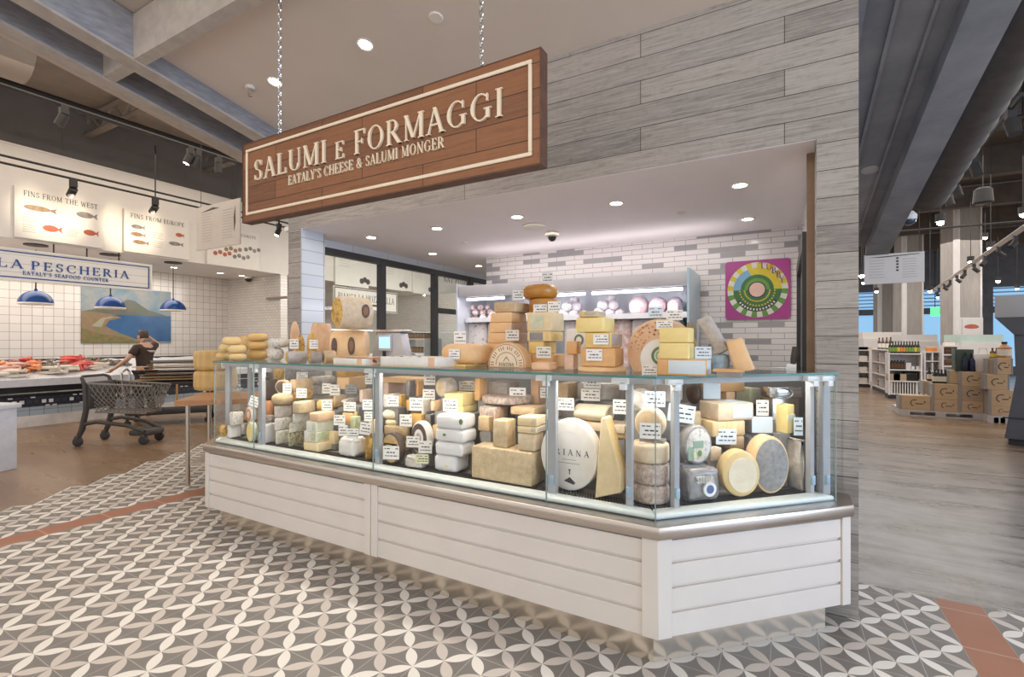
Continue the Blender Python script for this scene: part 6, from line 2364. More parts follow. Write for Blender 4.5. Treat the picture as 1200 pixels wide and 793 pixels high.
heap(657, 692, 346, 368, 18, .052, SAL_W, 'small_salami', 'small white-floured round salami heaped under the first lit tube of the chilled case', 'white round salami, first heap')
heap(698, 736, 347, 368, 20, .052, SAL_W, 'small_salami', 'small white-floured round salami heaped in the middle of the upper shelf', 'white round salami, second heap')
heap(548, 580, 356, 370, 12, .04, SAL_R, 'small_salami', 'small red-speckled salami near the closed end of the chilled case', 'red-speckled salami heap')
for px0, px1, py0, lab in ((737, 760, 347, 'pale pink ham lying on the upper shelf, next to the white salami heap'), (760, 782, 348, 'pale pink ham in the middle of the three on the upper shelf'), (782, 801, 348, 'pale pink ham at the glass end of the upper shelf')):
    a, b = onY(px0, 380, KY + .36).x, onY(px1, 380, KY + .36).x
    h = onY(px0, py0, KY + .36).z - za
    m = MB(); m.blob((0, 0, h / 2), ((b - a) / 2, .16, h / 2), 0, 16, 10, wob=.03, seed=px0)
    o = m.build('ham', SAL_P, smooth=True, loc=((a + b) / 2, KY + .38, za), angle=180)
    tag(o, lab, 'ham')
    m = MB(); m.b2(-.05, .05, -.164, -.155, h * .2, h * .6); m.build('ham_label', PRINT, o)
for px0, px1, py0, mt, lab in ((551, 574, 362, PRINT, 'big white bag with red print low in the chilled case, beside the orange stack'), (575, 600, 372, PRINT, 'printed white bag half behind the orange cheese stack'), (664, 684, 371, SAL_W, 'white printed bag on the lower shelf behind the half wheel stack'),
                               (700, 722, 372, PRINT, 'red and white bag on the lower shelf behind the half wheel stack'), (722, 742, 371, SAL_R, 'dark red packet on the lower shelf left of the large upright wheel'), (742, 776, 370, SAL_W, 'large white bag on the lower shelf above the upright wheel'), (776, 800, 374, PRINT, 'printed bag at the glass end of the lower shelf')):
    a, b = onY(px0, 380, KY + .34).x, onY(px1, 380, KY + .34).x
    z1 = onY(px0, py0, KY + .34).z
    z0 = zb2
    m = MB(); m.b2(-(b - a) / 2, (b - a) / 2, -.12, .12, 0, min(z1, za - .03) - z0)
    o = m.build('salumi_bag', mt, bevel=.05, seg=3, sub=1, jitter=.006, loc=((a + b) / 2, KY + .36, z0), angle=180, seed=px0)
    tag(o, lab, 'bag')
    for i in range(1):
        pass
# round dark heap of red packets on the left upper shelf
for i, px in enumerate((586, 604, 622, 640)):
    p = onY(px, 370, KY + .36)
    m = MB(); m.b2(-.10, .10, -.1, .1, 0, .10)
    tag(m.build('meat_packet', SAL_R, bevel=.02, loc=(p.x, p.y, za)), 'red and white meat packet in the row behind the tall cheese stacks', 'packet', 'meat packets behind the tall stacks')

# poster of a round board with lettering
a, b = onY(850, 374, 5.70), onY(926.5, 305, 5.70)
pw, ph = b.x - a.x, onY(888, 304.5, 5.70).z - onY(888, 374, 5.70).z
po = thing('poster', 'square purple poster with a round green and yellow board on the tiled kiosk wall', 'poster', ((a.x + b.x) / 2, 5.695, onY(888, 374, 5.70).z))
m = MB()
rr = .03
pts = [(sx * (pw / 2 - rr) + rr * math.cos(t), sz * (ph / 2 - rr) + ph / 2 + rr * math.sin(t)) for sx, sz, t0 in ((1, 1, 0), (-1, 1, 90), (-1, -1, 180), (1, -1, 270)) for t in [R(t0 + 30 * k) for k in range(4)]]
m.prism(pts, 0, .015, 0, Matrix.Translation((0, .018, 0)) @ FR_Y)
m.build('panel', M((.42, .055, .27), .35, (.38, .045, .24), 2, name='poster_purple'), po)
PT = Matrix.Translation((0, .003, ph / 2)) @ FR_Y @ Matrix.Diagonal((pw * .5 * .93, ph * .5 * .93, 1, 1))
mats = [M((.68, .56, .03), .4, name='poster_yellow'), M((.72, .74, .66), .4, name='poster_white'), M((.12, .32, .05), .4, name='poster_green'), M((.045, .16, .05), .4, name='poster_dark_green'),
        M((.20, .42, .62), .4, name='poster_blue'), M((.75, .5, .42), .4, name='poster_pink'), M((.03, .03, .05), .4, name='poster_black')]
m = MB()
for i in range(32):
    a0, a1 = 2 * PI * i / 32, 2 * PI * (i + 1) / 32
    mi = (0 if i % 2 else 1) if 0 <= i < 16 else (2 if (i // 1) % 2 else 1)
    arc_ring(m, .80, 1.0, a0, a1, 2, mi, PT, .001)
m.build('outer_ring', mats, po)
m = MB()
arc_ring(m, .0001, .80, -PI, 0, 20, 3, PT, .0012)
arc_ring(m, .55, .80, 0, PI * .62, 12, 0, PT, .0012)
arc_ring(m, .55, .80, PI * .62, PI, 10, 4, PT, .0012)
arc_ring(m, .0001, .55, 0, PI, 16, 3, PT, .0012)
arc_ring(m, .27, .42, 0, PI, 16, 2, PT, .0022)
arc_ring(m, .0001, .26, 0, 2 * PI, 20, 5, PT, .0026)
arc_ring(m, .26, .30, 0, 2 * PI, 20, 6, PT, .0024)
for i in range(18):
    aa = -PI + PI * (i + .5) / 18
    for r_ in (.42, .58):
        m.box((r_ * math.cos(aa + .07 * r_), r_ * math.sin(aa), .002), (.05, .05, .001), 0, aa, PT)
arc_ring(m, .66, .78, -PI * .82, -PI * .18, 16, 6, PT, .0024)
m.build('centre', mats, po)
for chn, ang in zip('TUBBY', (78, 63, 49, 35, 21)):
    aa = R(ang)
    lettering('letter', chn, pw * .465 * .88 * math.cos(aa) - .03, ph * .5 + ph * .465 * .88 * math.sin(aa) - .03, .065, .004, M((.20, .03, .22), .4, name='poster_letter') if chn != 'U' else M((.5, .04, .03), .4), po)
m = MB()
rnd = random.Random(2)
for i in range(13):
    aa = -PI * .78 + PI * .56 * i / 12
    m.box((.72 * math.cos(aa), .72 * math.sin(aa), .0032), (.055, .07, .001), 1, aa + PI / 2, PT)
m.build('banner_letters', mats, po)

# ceiling fittings of the kiosk
for px, py in ((867, 217), (722, 238), (606, 254), (876, 256.5), (512, 267.5), (435, 278), (507, 297), (561, 311.5)):
    p = onZ(px, py, 2.716)
    t = thing('downlight', 'small round recessed light in the kiosk ceiling', 'ceiling light', (p.x, p.y, 2.716), 0, 'downlights of the kiosk ceiling')
    m = MB(); m.lathe([(.045, -.003), (.068, -.008), (.068, 0)], 18); m.build('trim_ring', BOARD, t)
    m = MB(); m.cyl((0, 0, -.005), .047, .003, 16); m.build('lens', emit((1, .95, .88), 20), t)
    if p.y < 6:
        spot_light('downlight_beam', (p.x, p.y, 2.69), 8, (1, .90, .8), 140, .8, .05)
p = onZ(626, 264, 2.716)
tag(MB().lathe([(.10, -.03), (.115, -.02), (.115, 0)], 24).build('smoke_detector', BOARD, smooth=True, loc=(p.x, p.y, 2.716)), 'flat white round detector on the kiosk ceiling', 'detector')
p = onZ(647, 272, 2.716)
t = thing('security_camera', 'white dome camera with a black eye on the kiosk ceiling', 'camera', (p.x, p.y, 2.716))
m = MB(); m.lathe([(.05, -.05), (.075, -.04), (.075, 0)], 20); m.build('mount', BOARD, t, smooth=True)
m = MB(); m.blob((0, 0, -.05), (.045, .045, .05)); m.build('dome', DARK, t, smooth=True)
p = onZ(799, 249, 2.716)
tag(MB().lathe([(.03, -.012), (.04, 0)], 16).build('sprinkler', BOARD, smooth=True, loc=(p.x, p.y, 2.716)), 'tiny white sprinkler cover on the kiosk ceiling', 'sprinkler')
p = onZ(544, 284, 2.716)
tag(MB().lathe([(.03, -.012), (.04, 0)], 16).build('sprinkler', BOARD, smooth=True, loc=(p.x, p.y, 2.716)), 'tiny white sprinkler cover on the kiosk ceiling near the glazing', 'sprinkler')
# lights and fittings of the sloping ceiling
tilt = math.atan(SK)
for px, py, lit in ((428, 52, 1), (322, 95.5, 1), (511, 20.5, 0)):
    d = ray(px, py)
    tt = (3.67 + 3.3 * SK - CAM_H) / (d.z + SK * d.y)
    p = CAM + d * tt
    if lit:
        t = thing('downlight', 'bright recessed light in the sloping plaster ceiling, ' + ('between the chains' if px == 428 else 'behind the chain'), 'ceiling light', p)
        t.rotation_euler.x = -tilt
        m = MB(); m.lathe([(.045, -.003), (.062, -.008), (.062, 0)], 18); m.build('trim_ring', BOARD, t)
        m = MB(); m.cyl((0, 0, -.005), .047, .003, 16); m.build('lens', emit((1, .93, .82), 25), t)
        spot_light('downlight_beam', p - Vector((0, 0, .06)), 25, (1, .86, .7), 110, .7, .05)
    else:
        o = MB().lathe([(.045, -.008), (.052, 0)], 20).build('ceiling_cover', BOARD, smooth=True, loc=p)
        o.rotation_euler.x = -tilt
        tag(o, 'flat white round cover on the sloping plaster ceiling', 'ceiling cover')
d = ray(293, 101)
p = CAM + d * ((3.67 + 3.3 * SK - CAM_H) / (d.z + SK * d.y))
t = thing('sprinkler', 'white sprinkler head hanging from the sloping ceiling near the steel beam', 'sprinkler', p)
m = MB(); m.cyl((0, 0, -.03), .04, .03, 14); m.build('flange', BOARD, t)
m = MB(); m.cyl((0, 0, -.09), .018, .06, 10); m.build('nozzle', CHROME, t)

# scale with a small screen behind the trays
p = anchor(456, 3.05, 'P')
s = p.dot(FWD)
t = thing('shop_scale', 'white shop scale with a lit blue screen behind the trays', 'scale', (p.x, p.y, ZT), R(18))
hh = CAM_H - (389 - CY) / FPX * s - ZT
m = MB(); m.prism([(-.17, 0), (.15, 0), (.10, hh), (-.11, hh)], 0, .16, 0, Matrix.Translation((0, .16, 0)) @ FR_Y); m.build('body', M((.62, .60, .62), .4, (.56, .55, .58), 4, name='scale_body'), t, bevel=.012)
m = MB(); m.b2(-.14, .13, -.02, .18, hh, hh + .02); m.build('top_plate', STEEL, t, bevel=.004)
m = MB(); m.b2(-.085, .03, -.03, 0, hh * .35, hh * .9); sc = m.build('display', M((.7, .7, .7), .4, name='display_frame'), t, bevel=.004)
m = MB(); m.b2(-.075, .02, -.032, -.029, hh * .45, hh * .83); m.build('screen', emit((.25, .5, .9), 1.6), sc)
m = MB(); m.tube([(-.03, -.03, 0), (-.03, -.03, hh * .35)], .014, 8); m.build('display_stand', DARK, t)

# ------------------------------------------------------------------ mozzarella bar seen through the glazing
t, w, h = xboard('bar_sign', 'white sign bianca la mozzarella with black lettering behind the glazing', 'sign', 391, 465.5, 334.5, 362, FX - .02, .05, BOARD)
lettering('lettering', 'BIANCA LA MOZZARELLA', w * .06, h * .42, h * .32, .004, INKB, t, width=w * .88, frame=FR_X)
textlines(t, w * .55, h * .24, w * .16, 1, .1, th=h * .1, mat=INKB)
m = MB()
for x0, x1, z0, z1 in ((.02, w - .02, .02, .05), (.02, w - .02, h - .05, h - .02), (.02, .05, .02, h - .02), (w - .05, w - .02, .02, h - .02)):
    m.b2(.001, .006, x0, x1, z0, z1)
m.build('border', INKB, t)
m = MB()
for yy in (w * .2, w * .8):
    m.tube([(-.025, yy, h), (-.025, yy, 3.33 - t.location.z)], .012, 6)
m.build('hanging_rod', DARK, t)
for px0, px1, y0, y1, lab in ((393, 432, 296, 333, 'white board behind the first pane of the glazing'), (451, 475, 308, 338, 'white board behind the second pane of the glazing, first of two'), (484, 509, 313, 343, 'white board behind the second pane of the glazing, second of two')):
    t, w, h = xboard('bar_board', lab, 'board', px0, px1, y0, y1, FX + .06, .055, BOARD)
    textlines(t, w * .1, h * .8, w * .4, 3, h * .09)
    m = MB()
    for q in range(3):
        m.cyl((0, 0, 0), .09, .004, 10, 0, FR_X @ Matrix.Translation((w * .78 + q * .13, h * .22 + .05 * (q % 2), 0)))
    m.build('food_picture', INKB, t)
t, w, h = xboard('bar_board', 'white board with grey title high behind the third pane of the glazing', 'board', 516, 550, 313, 342, FX + .06, .05, BOARD)
lettering('title', 'NAT POSH', w * .1, h * .45, h * .22, .004, INKB, t, width=w * .8, frame=FR_X)
# bar counter with curved glass
yb0, yb1 = onX(445, 400, -9.4).y, onX(509, 400, -9.4).y
t = thing('bar_counter', 'pale service counter with a slanted glass guard behind the glazing', 'counter', (-9.6, 10.5, 0))
m = MB(); m.b2(-.8, 0, -2.2, 6, 0, 1.15); m.build('body', WHITE_PAINT, t)
m = MB(); m.b2(-.85, .05, -2.25, 6, 1.15, 1.2); m.build('top', WENAMEL, t)
m = MB(); m.add([(-.1, -2, 1.25), (-.1, 5.5, 1.25), (-.6, 5.5, 1.85), (-.6, -2, 1.85)], [(0, 1, 2, 3)]); m.build('glass_guard', GLASS_SHOP, t)
m = MB(); m.tube([(-.1, -2, 1.2), (-.1, -2, 1.25), (-.6, -2, 1.85), (-.6, 5.5, 1.85), (-.1, 5.5, 1.25)], .02, 8); m.build('guard_frame', CHROME, t)
# jar shelf just inside the corridor
pj = onZ(487, 413, 1.28)
JX, JY = -5.35, 6.35
js = thing('jar_shelf', 'white shelf unit with rows of small jars behind the glazing', 'shelf', (JX, JY, 0), R(-12))
for z in (.3, .95, 1.37, 1.60):
    m = MB(); m.b2(-.35, .35, -.18, .18, z - .02, z); m.build('shelf_board', WENAMEL, js)
for sx in (-.36, .35):
    m = MB(); m.b2(sx, sx + .015, -.18, .18, 0, 1.60); m.build('side', WENAMEL, js)
JAR = M((.32, .16, .05), .25, (.45, .28, .08), 12, name='jar_preserve')
LIDM = M((.08, .06, .05), .4, name='jar_lid')
base = None
cs, sn = math.cos(R(-12)), math.sin(R(-12))
for z, rows in ((1.37, 2), (1.60, 2)):
    for r_ in range(rows):
        for i in range(9):
            lx, ly = -.30 + i * .075, -.13 + r_ * .09
            loc = (JX + cs * lx - sn * ly, JY + sn * lx + cs * ly, z)
            if base is None:
                m = MB(); m.lathe([(.026, 0), (.03, .008), (.03, .062), (.024, .072)], 14)
                base = m.build('jar', JAR, smooth=True, loc=loc)
                m = MB(); m.cyl((0, 0, .072), .027, .016, 14); m.build('lid', LIDM, base)
                tag(base, 'small brown jar in the rows on the white shelf unit behind the glazing', 'jar', 'jars on the shelf unit')
            else:
                dup(base, loc)
# ================================================================== RIGHT: GROCERY HALL
CRATE = M((.62, .44, .27), .65, (.54, .37, .22), 4, stretch=(1, 1, 7), name='crate_wood')
CRATE2 = M((.50, .36, .25), .65, (.43, .30, .2), 4, stretch=(1, 1, 7), name='crate_wood_dark')
CLEAT = M((.36, .33, .31), .6, (.30, .28, .26), 8, name='crate_cleat')
PALLETW = M((.60, .56, .55), .6, (.52, .48, .47), 6, name='pallet_paint')


def ground(px, s):
    return CAM + ray(px, CY) * s - Vector((0, 0, CAM_H))


SREF = 9.86


def zq(y):
    """Height of a photo row on the pallets' common front plane."""
    return CAM_H + (CY - y) / FPX * SREF


# crates on pallets: pallet faces the camera roughly along the photo's x direction
def crate_box(px0, px1, yt, yb, s, label, emblem=True, depth=.36, side=.0, mat=None):
    """Wooden crate: front seen from px0..px1, top yt, bottom yb at depth s."""
    a, b = onY(px0, CY, s), onY(px1, CY, s)
    w = (b - a).length
    sm = ((a + b) / 2).dot(FWD)
    z0, z1 = zq(yb), zq(yt)
    t = thing('wooden_crate', label, 'crate', ((a.x + b.x) / 2, (a.y + b.y) / 2, z0))
    h = z1 - z0 - .002
    m = MB(); m.b2(-w / 2 + .02, w / 2 - .02, 0, depth, 0, h); m.build('box', mat or CRATE, t, bevel=.003, seg=1)
    for sx in (-1, 1):
        m = MB(); m.b2(sx * (w / 2) - .02, sx * (w / 2) + .02 * 0 + (.02 if sx < 0 else 0), -.006, depth + .006, 0, h)
        m.build('end_cleat', CLEAT, t)
    if emblem:
        m = MB()
        mt = Matrix.Translation((-w * .04, -.001, h * .48)) @ FR_Y
        arc_ring(m, h * .20, h * .25, R(60), R(250), 10, 0, mt, .0015)
        m.b2(-w * .02, w * .24, -.0018, 0, h * .40, h * .46)
        m.b2(w * .26, w * .30, -.0018, 0, h * .5, h * .62)
        m.build('emblem', PAL['ink'], t)
    return t


def bottle(name, label, p, h, r, mat, group, neck=.35, cap=None, lab=None):
    m = MB()
    m.lathe([(r * .9, 0), (r, h * .02), (r, h * (1 - neck) * .9), (r * .8, h * (1 - neck)), (r * .36, h * (1 - neck * .6)), (r * .34, h * .97), (r * .3, h)], 14)
    o = m.build(name, mat, smooth=True, loc=p, angle=50)
    tag(o, label, 'bottle', group)
    if cap:
        m = MB(); m.cyl((0, 0, h * .9), r * .42, h * .12, 12); m.build('cap', cap, o)
    if lab:
        m = MB(); m.lathe([(r * 1.02, h * .14), (r * 1.02, h * (1 - neck) * .78)], 14); m.build('bottle_label', lab, o)
    return o


BGLASS = M((.02, .022, .018), .12, (.015, .018, .014), 4, name='dark_glass')
AMBER = M((.12, .055, .02), .15, name='amber_glass')
LABC = M((.74, .70, .62), .5, name='label_cream')
GRNL, YELL, ORGL = M((.22, .34, .06), .5, name='label_green'), M((.70, .52, .06), .5, name='label_yellow'), M((.72, .25, .06), .5, name='label_orange')
SHELFW = M((.74, .71, .70), .5, (.70, .67, .66), 5, name='shelf_white')

S1 = 12.85
# first pallet (front row) with its crates
def pallet(px0, px1, s, depth, label, z=0):
    a, b = onY(px0, CY, s), onY(px1, CY, s)
    w = (b - a).length
    t = thing('pallet', label, 'pallet', ((a.x + b.x) / 2, (a.y + b.y) / 2, 0))
    m = MB(); m.b2(-w / 2, w / 2, 0, depth, .10, .14); m.build('deck', PALLETW, t)
    for i in range(3):
        x = -w / 2 + (w - .16) * i / 2
        m = MB(); m.b2(x, x + .16, 0, depth, 0, .10); m.build('block', PALLETW, t)
    m = MB(); m.b2(-w / 2, w / 2, 0.001, .03, 0, .03); m.build('bottom_board', PALLETW, t)
    return t


pallet(1055, 1153, S1, .9, 'long whitish pallet under the wooden crates in the grocery hall')
zt = .142
yb_ = CY - (zt - CAM_H) / SREF * FPX
crate_box(1055, 1092, 464.5, yb_, S1, 'single wooden crate at the free end of the pallet, nothing on it', depth=.3)
crate_box(1093.5, 1124, 467.5, yb_, S1, 'bottom wooden crate of the middle column on the pallet')
crate_box(1093.5, 1124, 449.5, 467.5, S1, 'second wooden crate of the middle column on the pallet')
crate_box(1125.5, 1154, 468, yb_, S1, 'bottom wooden crate of the column with the picnic bag on the pallet')
crate_box(1125.5, 1154, 451, 468, S1, 'middle wooden crate of the column on the pallet, printed with a dark emblem', mat=CRATE2)
crate_box(1125.5, 1154, 434.5, 451, S1, 'upper wooden crate of the column under the white bag')
crate_box(1083, 1093, 448, 464, S1 + .36, 'narrow wooden crate standing behind the single one', emblem=False)
crate_box(1111, 1125, 433.5, 449, S1 + .1, 'small wooden crate beside the dark bottles on the middle column', emblem=False, depth=.2)
# second pallet to the right
S2 = 12.60
pallet(1157, 1186, S2, .8, 'short whitish pallet partly hidden by the dark kiosk')
yb2 = CY - (zt - CAM_H) / SREF * FPX
for y0, y1, lab in ((471, yb2, 'bottom wooden crate of the column beside the dark kiosk'), (453, 471, 'second wooden crate of the column beside the dark kiosk')):
    crate_box(1160, 1190, y0, y1, S2, lab)
crate_box(1155, 1183, 436, 453, S2, 'third wooden crate of the column beside the dark kiosk, set forward', depth=.32)
crate_box(1167, 1187, 418, 436, S2, 'top wooden crate of the column beside the dark kiosk')
crate_box(1158, 1167, 419, 436, S2 + .1, 'narrow wooden crate next to the top one beside the dark kiosk', emblem=False, depth=.25)


def at_px(px, py, s):
    return onS(px, py, s)


# bottles and bag on the crates
for i, px in enumerate((1095.5, 1099.5, 1103.5, 1107.5, 1089)):
    p = onY(px, 449.5, S1 + .14)
    zc = zq(449.5)
    if px < 1093:
        zc = zq(448)
        p = onY(px, 448, S1 + .45)
    bottle('wine_bottle', 'dark wine bottle with a cream label standing on the wooden crates of the middle column', (p.x, p.y, zc), .28, .042, BGLASS, 'dark bottles on the middle crates', cap=DARK, lab=LABC)
zc = zq(434.5)
p = onY(1128, 434, S1 + .2)
m = MB(); m.b2(-.14, .14, -.12, .12, 0, .44); m.b2(-.145, -.125, -.125, .125, .2, .46)
o = tag(m.build('display_box', M((.05, .075, .06), .5, name='dark_green_card'), bevel=.006, loc=(p.x, p.y, zc), rotz=0), 'tall dark green display box on the crates', 'box')
for px in (1131, 1139.5):
    p = onY(px, 434, S1 + .06)
    bottle('wine_bottle', 'large dark blue bottle in front of the dark green display box', (p.x, p.y, zc), .36, .05, M((.015, .025, .06), .15, name='blue_glass'), 'large dark bottles before the green box', cap=DARK)
p = onY(1152, 435, S1 + .12)
m = MB(); m.prism([(-.13, 0), (.13, 0), (.17, .36), (-.17, .36)], -.09, .09, 0, FR_Y)
o = tag(m.build('carrier_bag', M((.70, .66, .65), .6, (.62, .58, .57), 5, name='white_bag'), bevel=.01, jitter=.004, loc=(p.x, p.y, zc), rotz=0), 'white carrier bag standing on the crates', 'bag')
m = MB(); m.tube([(-.07, 0, .36), (-.05, 0, .46), (.05, 0, .46), (.07, 0, .36)], .012, 6); m.build('bag_handle', LABC, o)
zc = zq(418)
p = onY(1177, 417, S2 + .15)
o = bottle('demijohn', 'fat orange-brown bottle with a pale label on the top crate beside the dark kiosk', (p.x, p.y, zc), .30, .105, M((.45, .2, .06), .2, (.34, .14, .04), 4, name='orange_glass'), None, neck=.3, cap=DARK, lab=LABC)
for i, px in enumerate((1163, 1168)):
    p = onY(px, 418, S2 + .2)
    zc2 = zq(419)
    bottle('oil_bottle', 'short dark bottle beside the fat orange-brown one', (p.x, p.y, zc2), .20, .04, AMBER, 'short dark bottles on the top crates', lab=YELL, cap=DARK)


# gondola shelving with bottles
def gondola(label, px0, px1, s, ytop, shelves, depth, yaw=None, name='shelf_unit', s1=None):
    """Shelf unit whose front runs along the hall's x axis, or between two given depths."""
    a = ground(px0, s)
    b = ground(px1, s1) if s1 else onY(px1, CY, a.y) - Vector((0, 0, CAM_H))
    w = (b - a).length
    yaw = math.atan2(b.y - a.y, b.x - a.x)
    zt = CAM_H + (CY - ytop) / FPX * s
    t = thing(name, label, 'shelf', a, yaw)
    m = MB(); m.b2(0, w, .02, depth, 0, .12); m.build('plinth', DARK, t)
    m = MB(); m.b2(0.03, w - .03, depth - .02, depth, .12, zt); m.build('back_board', SHELFW, t)
    for x in (0, w - .035):
        m = MB(); m.b2(x, x + .035, 0, depth, .1, zt); m.build('side', SHELFW, t)
    zz = []
    for f in shelves:
        z = .12 + f * (zt - .12)
        m = MB(); m.b2(.035, w - .035, 0, depth - .02, z - .03, z); m.build('shelf_board', SHELFW, t)
        zz.append(z)
    return t, w, zt, zz


def place(t, x, y, z):
    c, s = math.cos(t.rotation_euler.z), math.sin(t.rotation_euler.z)
    return (t.location.x + c * x - s * y, t.location.y + s * x + c * y, z)


g1, w1, zt1, zz1 = gondola('tall white shelf unit facing the aisle, coloured bottles along its top', 1041, 1081, 13.2, 413, (0.02, .33, .60, .985), .5, YAW + R(4))
bot = {}


def fill(t, w, z, n, key, label, group, x0=.08, x1=None, h=.3, r=.04, mat=BGLASS, lab=None, cap=None, y=.14, neck=.35, name='bottle', cat='bottle'):
    x1 = x1 or w - .08
    for i in range(n):
        x = x0 + (x1 - x0) * (i + .5) / n
        k = (key, lab.name if lab else '', h)
        if k not in bot:
            bot[k] = bottle(name, label, place(t, x, y, z), h, r, mat, group, neck, cap, lab)
            bot[k]['category'] = cat
        else:
            dup(bot[k], place(t, x, y, z), label=label, group=group)


for i, lb in enumerate((GRNL, GRNL, GRNL, YELL, ORGL, ORGL, GRNL, GRNL, GRNL, YELL, GRNL)):
    nm = {GRNL: 'green', YELL: 'yellow', ORGL: 'orange'}[lb]
    fill(g1, w1, zz1[3], 1, 'top', 'dark oil bottle with a %s label on top of the tall white shelf unit' % nm, 'oil bottles with %s labels' % nm, x0=.03 + i * (w1 - .06) / 11, x1=.03 + (i + 1) * (w1 - .06) / 11, h=.32, r=.038, lab=lb, cap=DARK, name='oil_bottle')
fill(g1, w1, zz1[2], 5, 'mid', 'dark jar with a black cap on the upper shelf of the tall white unit', 'dark jars on the upper shelf', x0=.06, x1=w1 * .55, h=.24, r=.05, neck=.2, cap=DARK, lab=AMBER, name='jar', cat='jar')
for i, x in enumerate((.62, .76, .88)):
    m = MB(); m.b2(-.06, .06, -.06, .06, 0, .18 if i == 0 else .09)
    tag(m.build('carton', SHELFW, bevel=.004, loc=place(g1, w1 * x, .16, zz1[2] + .001), rotz=0), 'small white carton on the upper shelf of the tall white unit', 'carton', 'cartons on the upper shelf')
for i, x in enumerate((.18, .36)):
    m = MB(); m.b2(-.14, .14, -.12, .12, 0, .18)
    tag(m.build('carton', CRATE2, bevel=.004, loc=place(g1, w1 * x, .18, zz1[1] + .001), rotz=0), 'brown carton on the middle shelf of the tall white unit', 'carton', 'brown cartons on the middle shelf')
fill(g1, w1, zz1[1], 6, 'low', 'black bottle on the middle shelf of the tall white unit', 'black bottles on the middle shelf', x0=w1 * .5, h=.34, r=.042, cap=DARK, lab=BGLASS)
for i in range(10):
    m = MB(); m.b2(-.045, .045, -.08, .08, 0, .34)
    tag(m.build('carton', SHELFW if i % 2 else LABC, bevel=.003, loc=place(g1, .09 + i * (w1 - .18) / 9.5, .14, zz1[0] + .001), rotz=0), ('white' if i % 2 else 'cream') + ' upright carton in the row on the lowest shelf of the tall white unit', 'carton', ('white' if i % 2 else 'cream') + ' cartons on the lowest shelf')
# end bay, turned towards the left aisle
g2, w2, zt2, zz2 = gondola('white cubby shelf end with open compartments, left of the tall shelf unit', 1021.5, 1040, 15.9, 408, (.02, .36, .66, .985), .45, s1=13.95)
for z in zz2[:3]:
    m = MB(); m.b2(w2 / 2 - .02, w2 / 2 + .02, .0, .43, z, z + .28); m.build('divider', SHELFW, g2)
fill(g2, w2, zz2[3], 4, 'dk', 'brown bottle on top of the white cubby shelf end', 'brown bottles on the cubby shelf', h=.36, r=.045, mat=AMBER, lab=LABC, cap=DARK)
for j in range(3):
    fill(g2, w2, zz2[j], 4, 'cub', 'dark bottle inside a compartment of the white cubby shelf end', 'bottles in the cubby compartments', h=.24, r=.045, mat=BGLASS, lab=ORGL, cap=DARK)
g3, w3, zt3, zz3 = gondola('low white shelf unit farther back with glass jars, at the kiosk pillar', 1004, 1020, 16.5, 409, (.02, .34, .66, .985), .5, YAW + R(6))
for j in range(3):
    fill(g3, w3, zz3[j], 5, 'far', 'clear glass jar on the low white shelf unit by the pillar', 'jars by the pillar', h=.2, r=.05, mat=LABC, cap=DARK, neck=.2, name='jar', cat='jar')
for i in range(4):
    m = MB(); m.b2(-.10, .10, -.1, .1, 0, .09)
    tag(m.build('carton', CRATE if i % 2 else SHELFW, loc=place(g3, w3 * (.16 + i * .22), .2, zz3[3] + .001)), ('brown' if i % 2 else 'white') + ' small carton on top of the low white shelf unit by the pillar', 'carton', ('brown' if i % 2 else 'white') + ' cartons by the pillar')
# rack of curved compartments and jar shelf right of the tall unit
g4, w4, zt4, zz4 = gondola('white open rack with curved compartments right of the tall shelf unit', 1083, 1103, 13.0, 411, (.02, .3, .55, .78, .985), .35, YAW + R(24))
for z in zz4[1:4]:
    m = MB(); m.b2(w4 / 2 - .015, w4 / 2 + .015, 0, .33, z, z + .22); m.build('divider', SHELFW, g4)
fill(g4, w4, zz4[4], 7, 'fig', 'small reddish jar on top of the white open rack', 'small jars on the open rack', h=.13, r=.04, mat=ORGL, cap=LABC, neck=.15, name='jar', cat='jar')
g5, w5, zt5, zz5 = gondola('white jar shelf behind the dark green box', 1104, 1124, 12.6, 404, (.02, .32, .6, .82, .985), .35, YAW)
for j in (2, 3):
    fill(g5, w5, zz5[j], 7, 'sj', 'small red and white jar on the white jar shelf', 'jars on the white jar shelf', h=.16, r=.035, mat=LABC if j == 3 else AMBER, cap=ORGL, neck=.15, name='jar', cat='jar')
fill(g5, w5, zz5[4], 8, 'sk', 'tiny jar with a red lid on top of the white jar shelf', 'tiny jars on the jar shelf', h=.10, r=.035, mat=LABC, cap=ORGL, neck=.15, name='jar', cat='jar')
# farther counters and low partitions behind
for px0, px1, s, y0, lab, mt in ((1012, 1058, 19, 389, 'long white counter far behind the shelf units', WHITE_PAINT), (1060, 1100, 18, 392, 'white cabinet row behind the tall shelf unit', SHELFW), (1128, 1178, 15, 392, 'pale green topped counter behind the wooden crates', M((.55, .68, .62), .4, (.5, .62, .57), 3, name='pale_green'))):
    a, b = ground(px0, s), ground(px1, s)
    zt_ = CAM_H + (CY - y0) / FPX * s
    t = thing('shop_counter', lab, 'counter', ((a.x + b.x) / 2, (a.y + b.y) / 2, 0), YAW)
    w = (b - a).length
    m = MB(); m.b2(-w / 2, w / 2, 0, .7, 0, zt_ - .25); m.build('body', SHELFW, t)
    m = MB(); m.b2(-w / 2, w / 2, .05, .65, zt_ - .25, zt_); m.build('upper_part', mt, t)

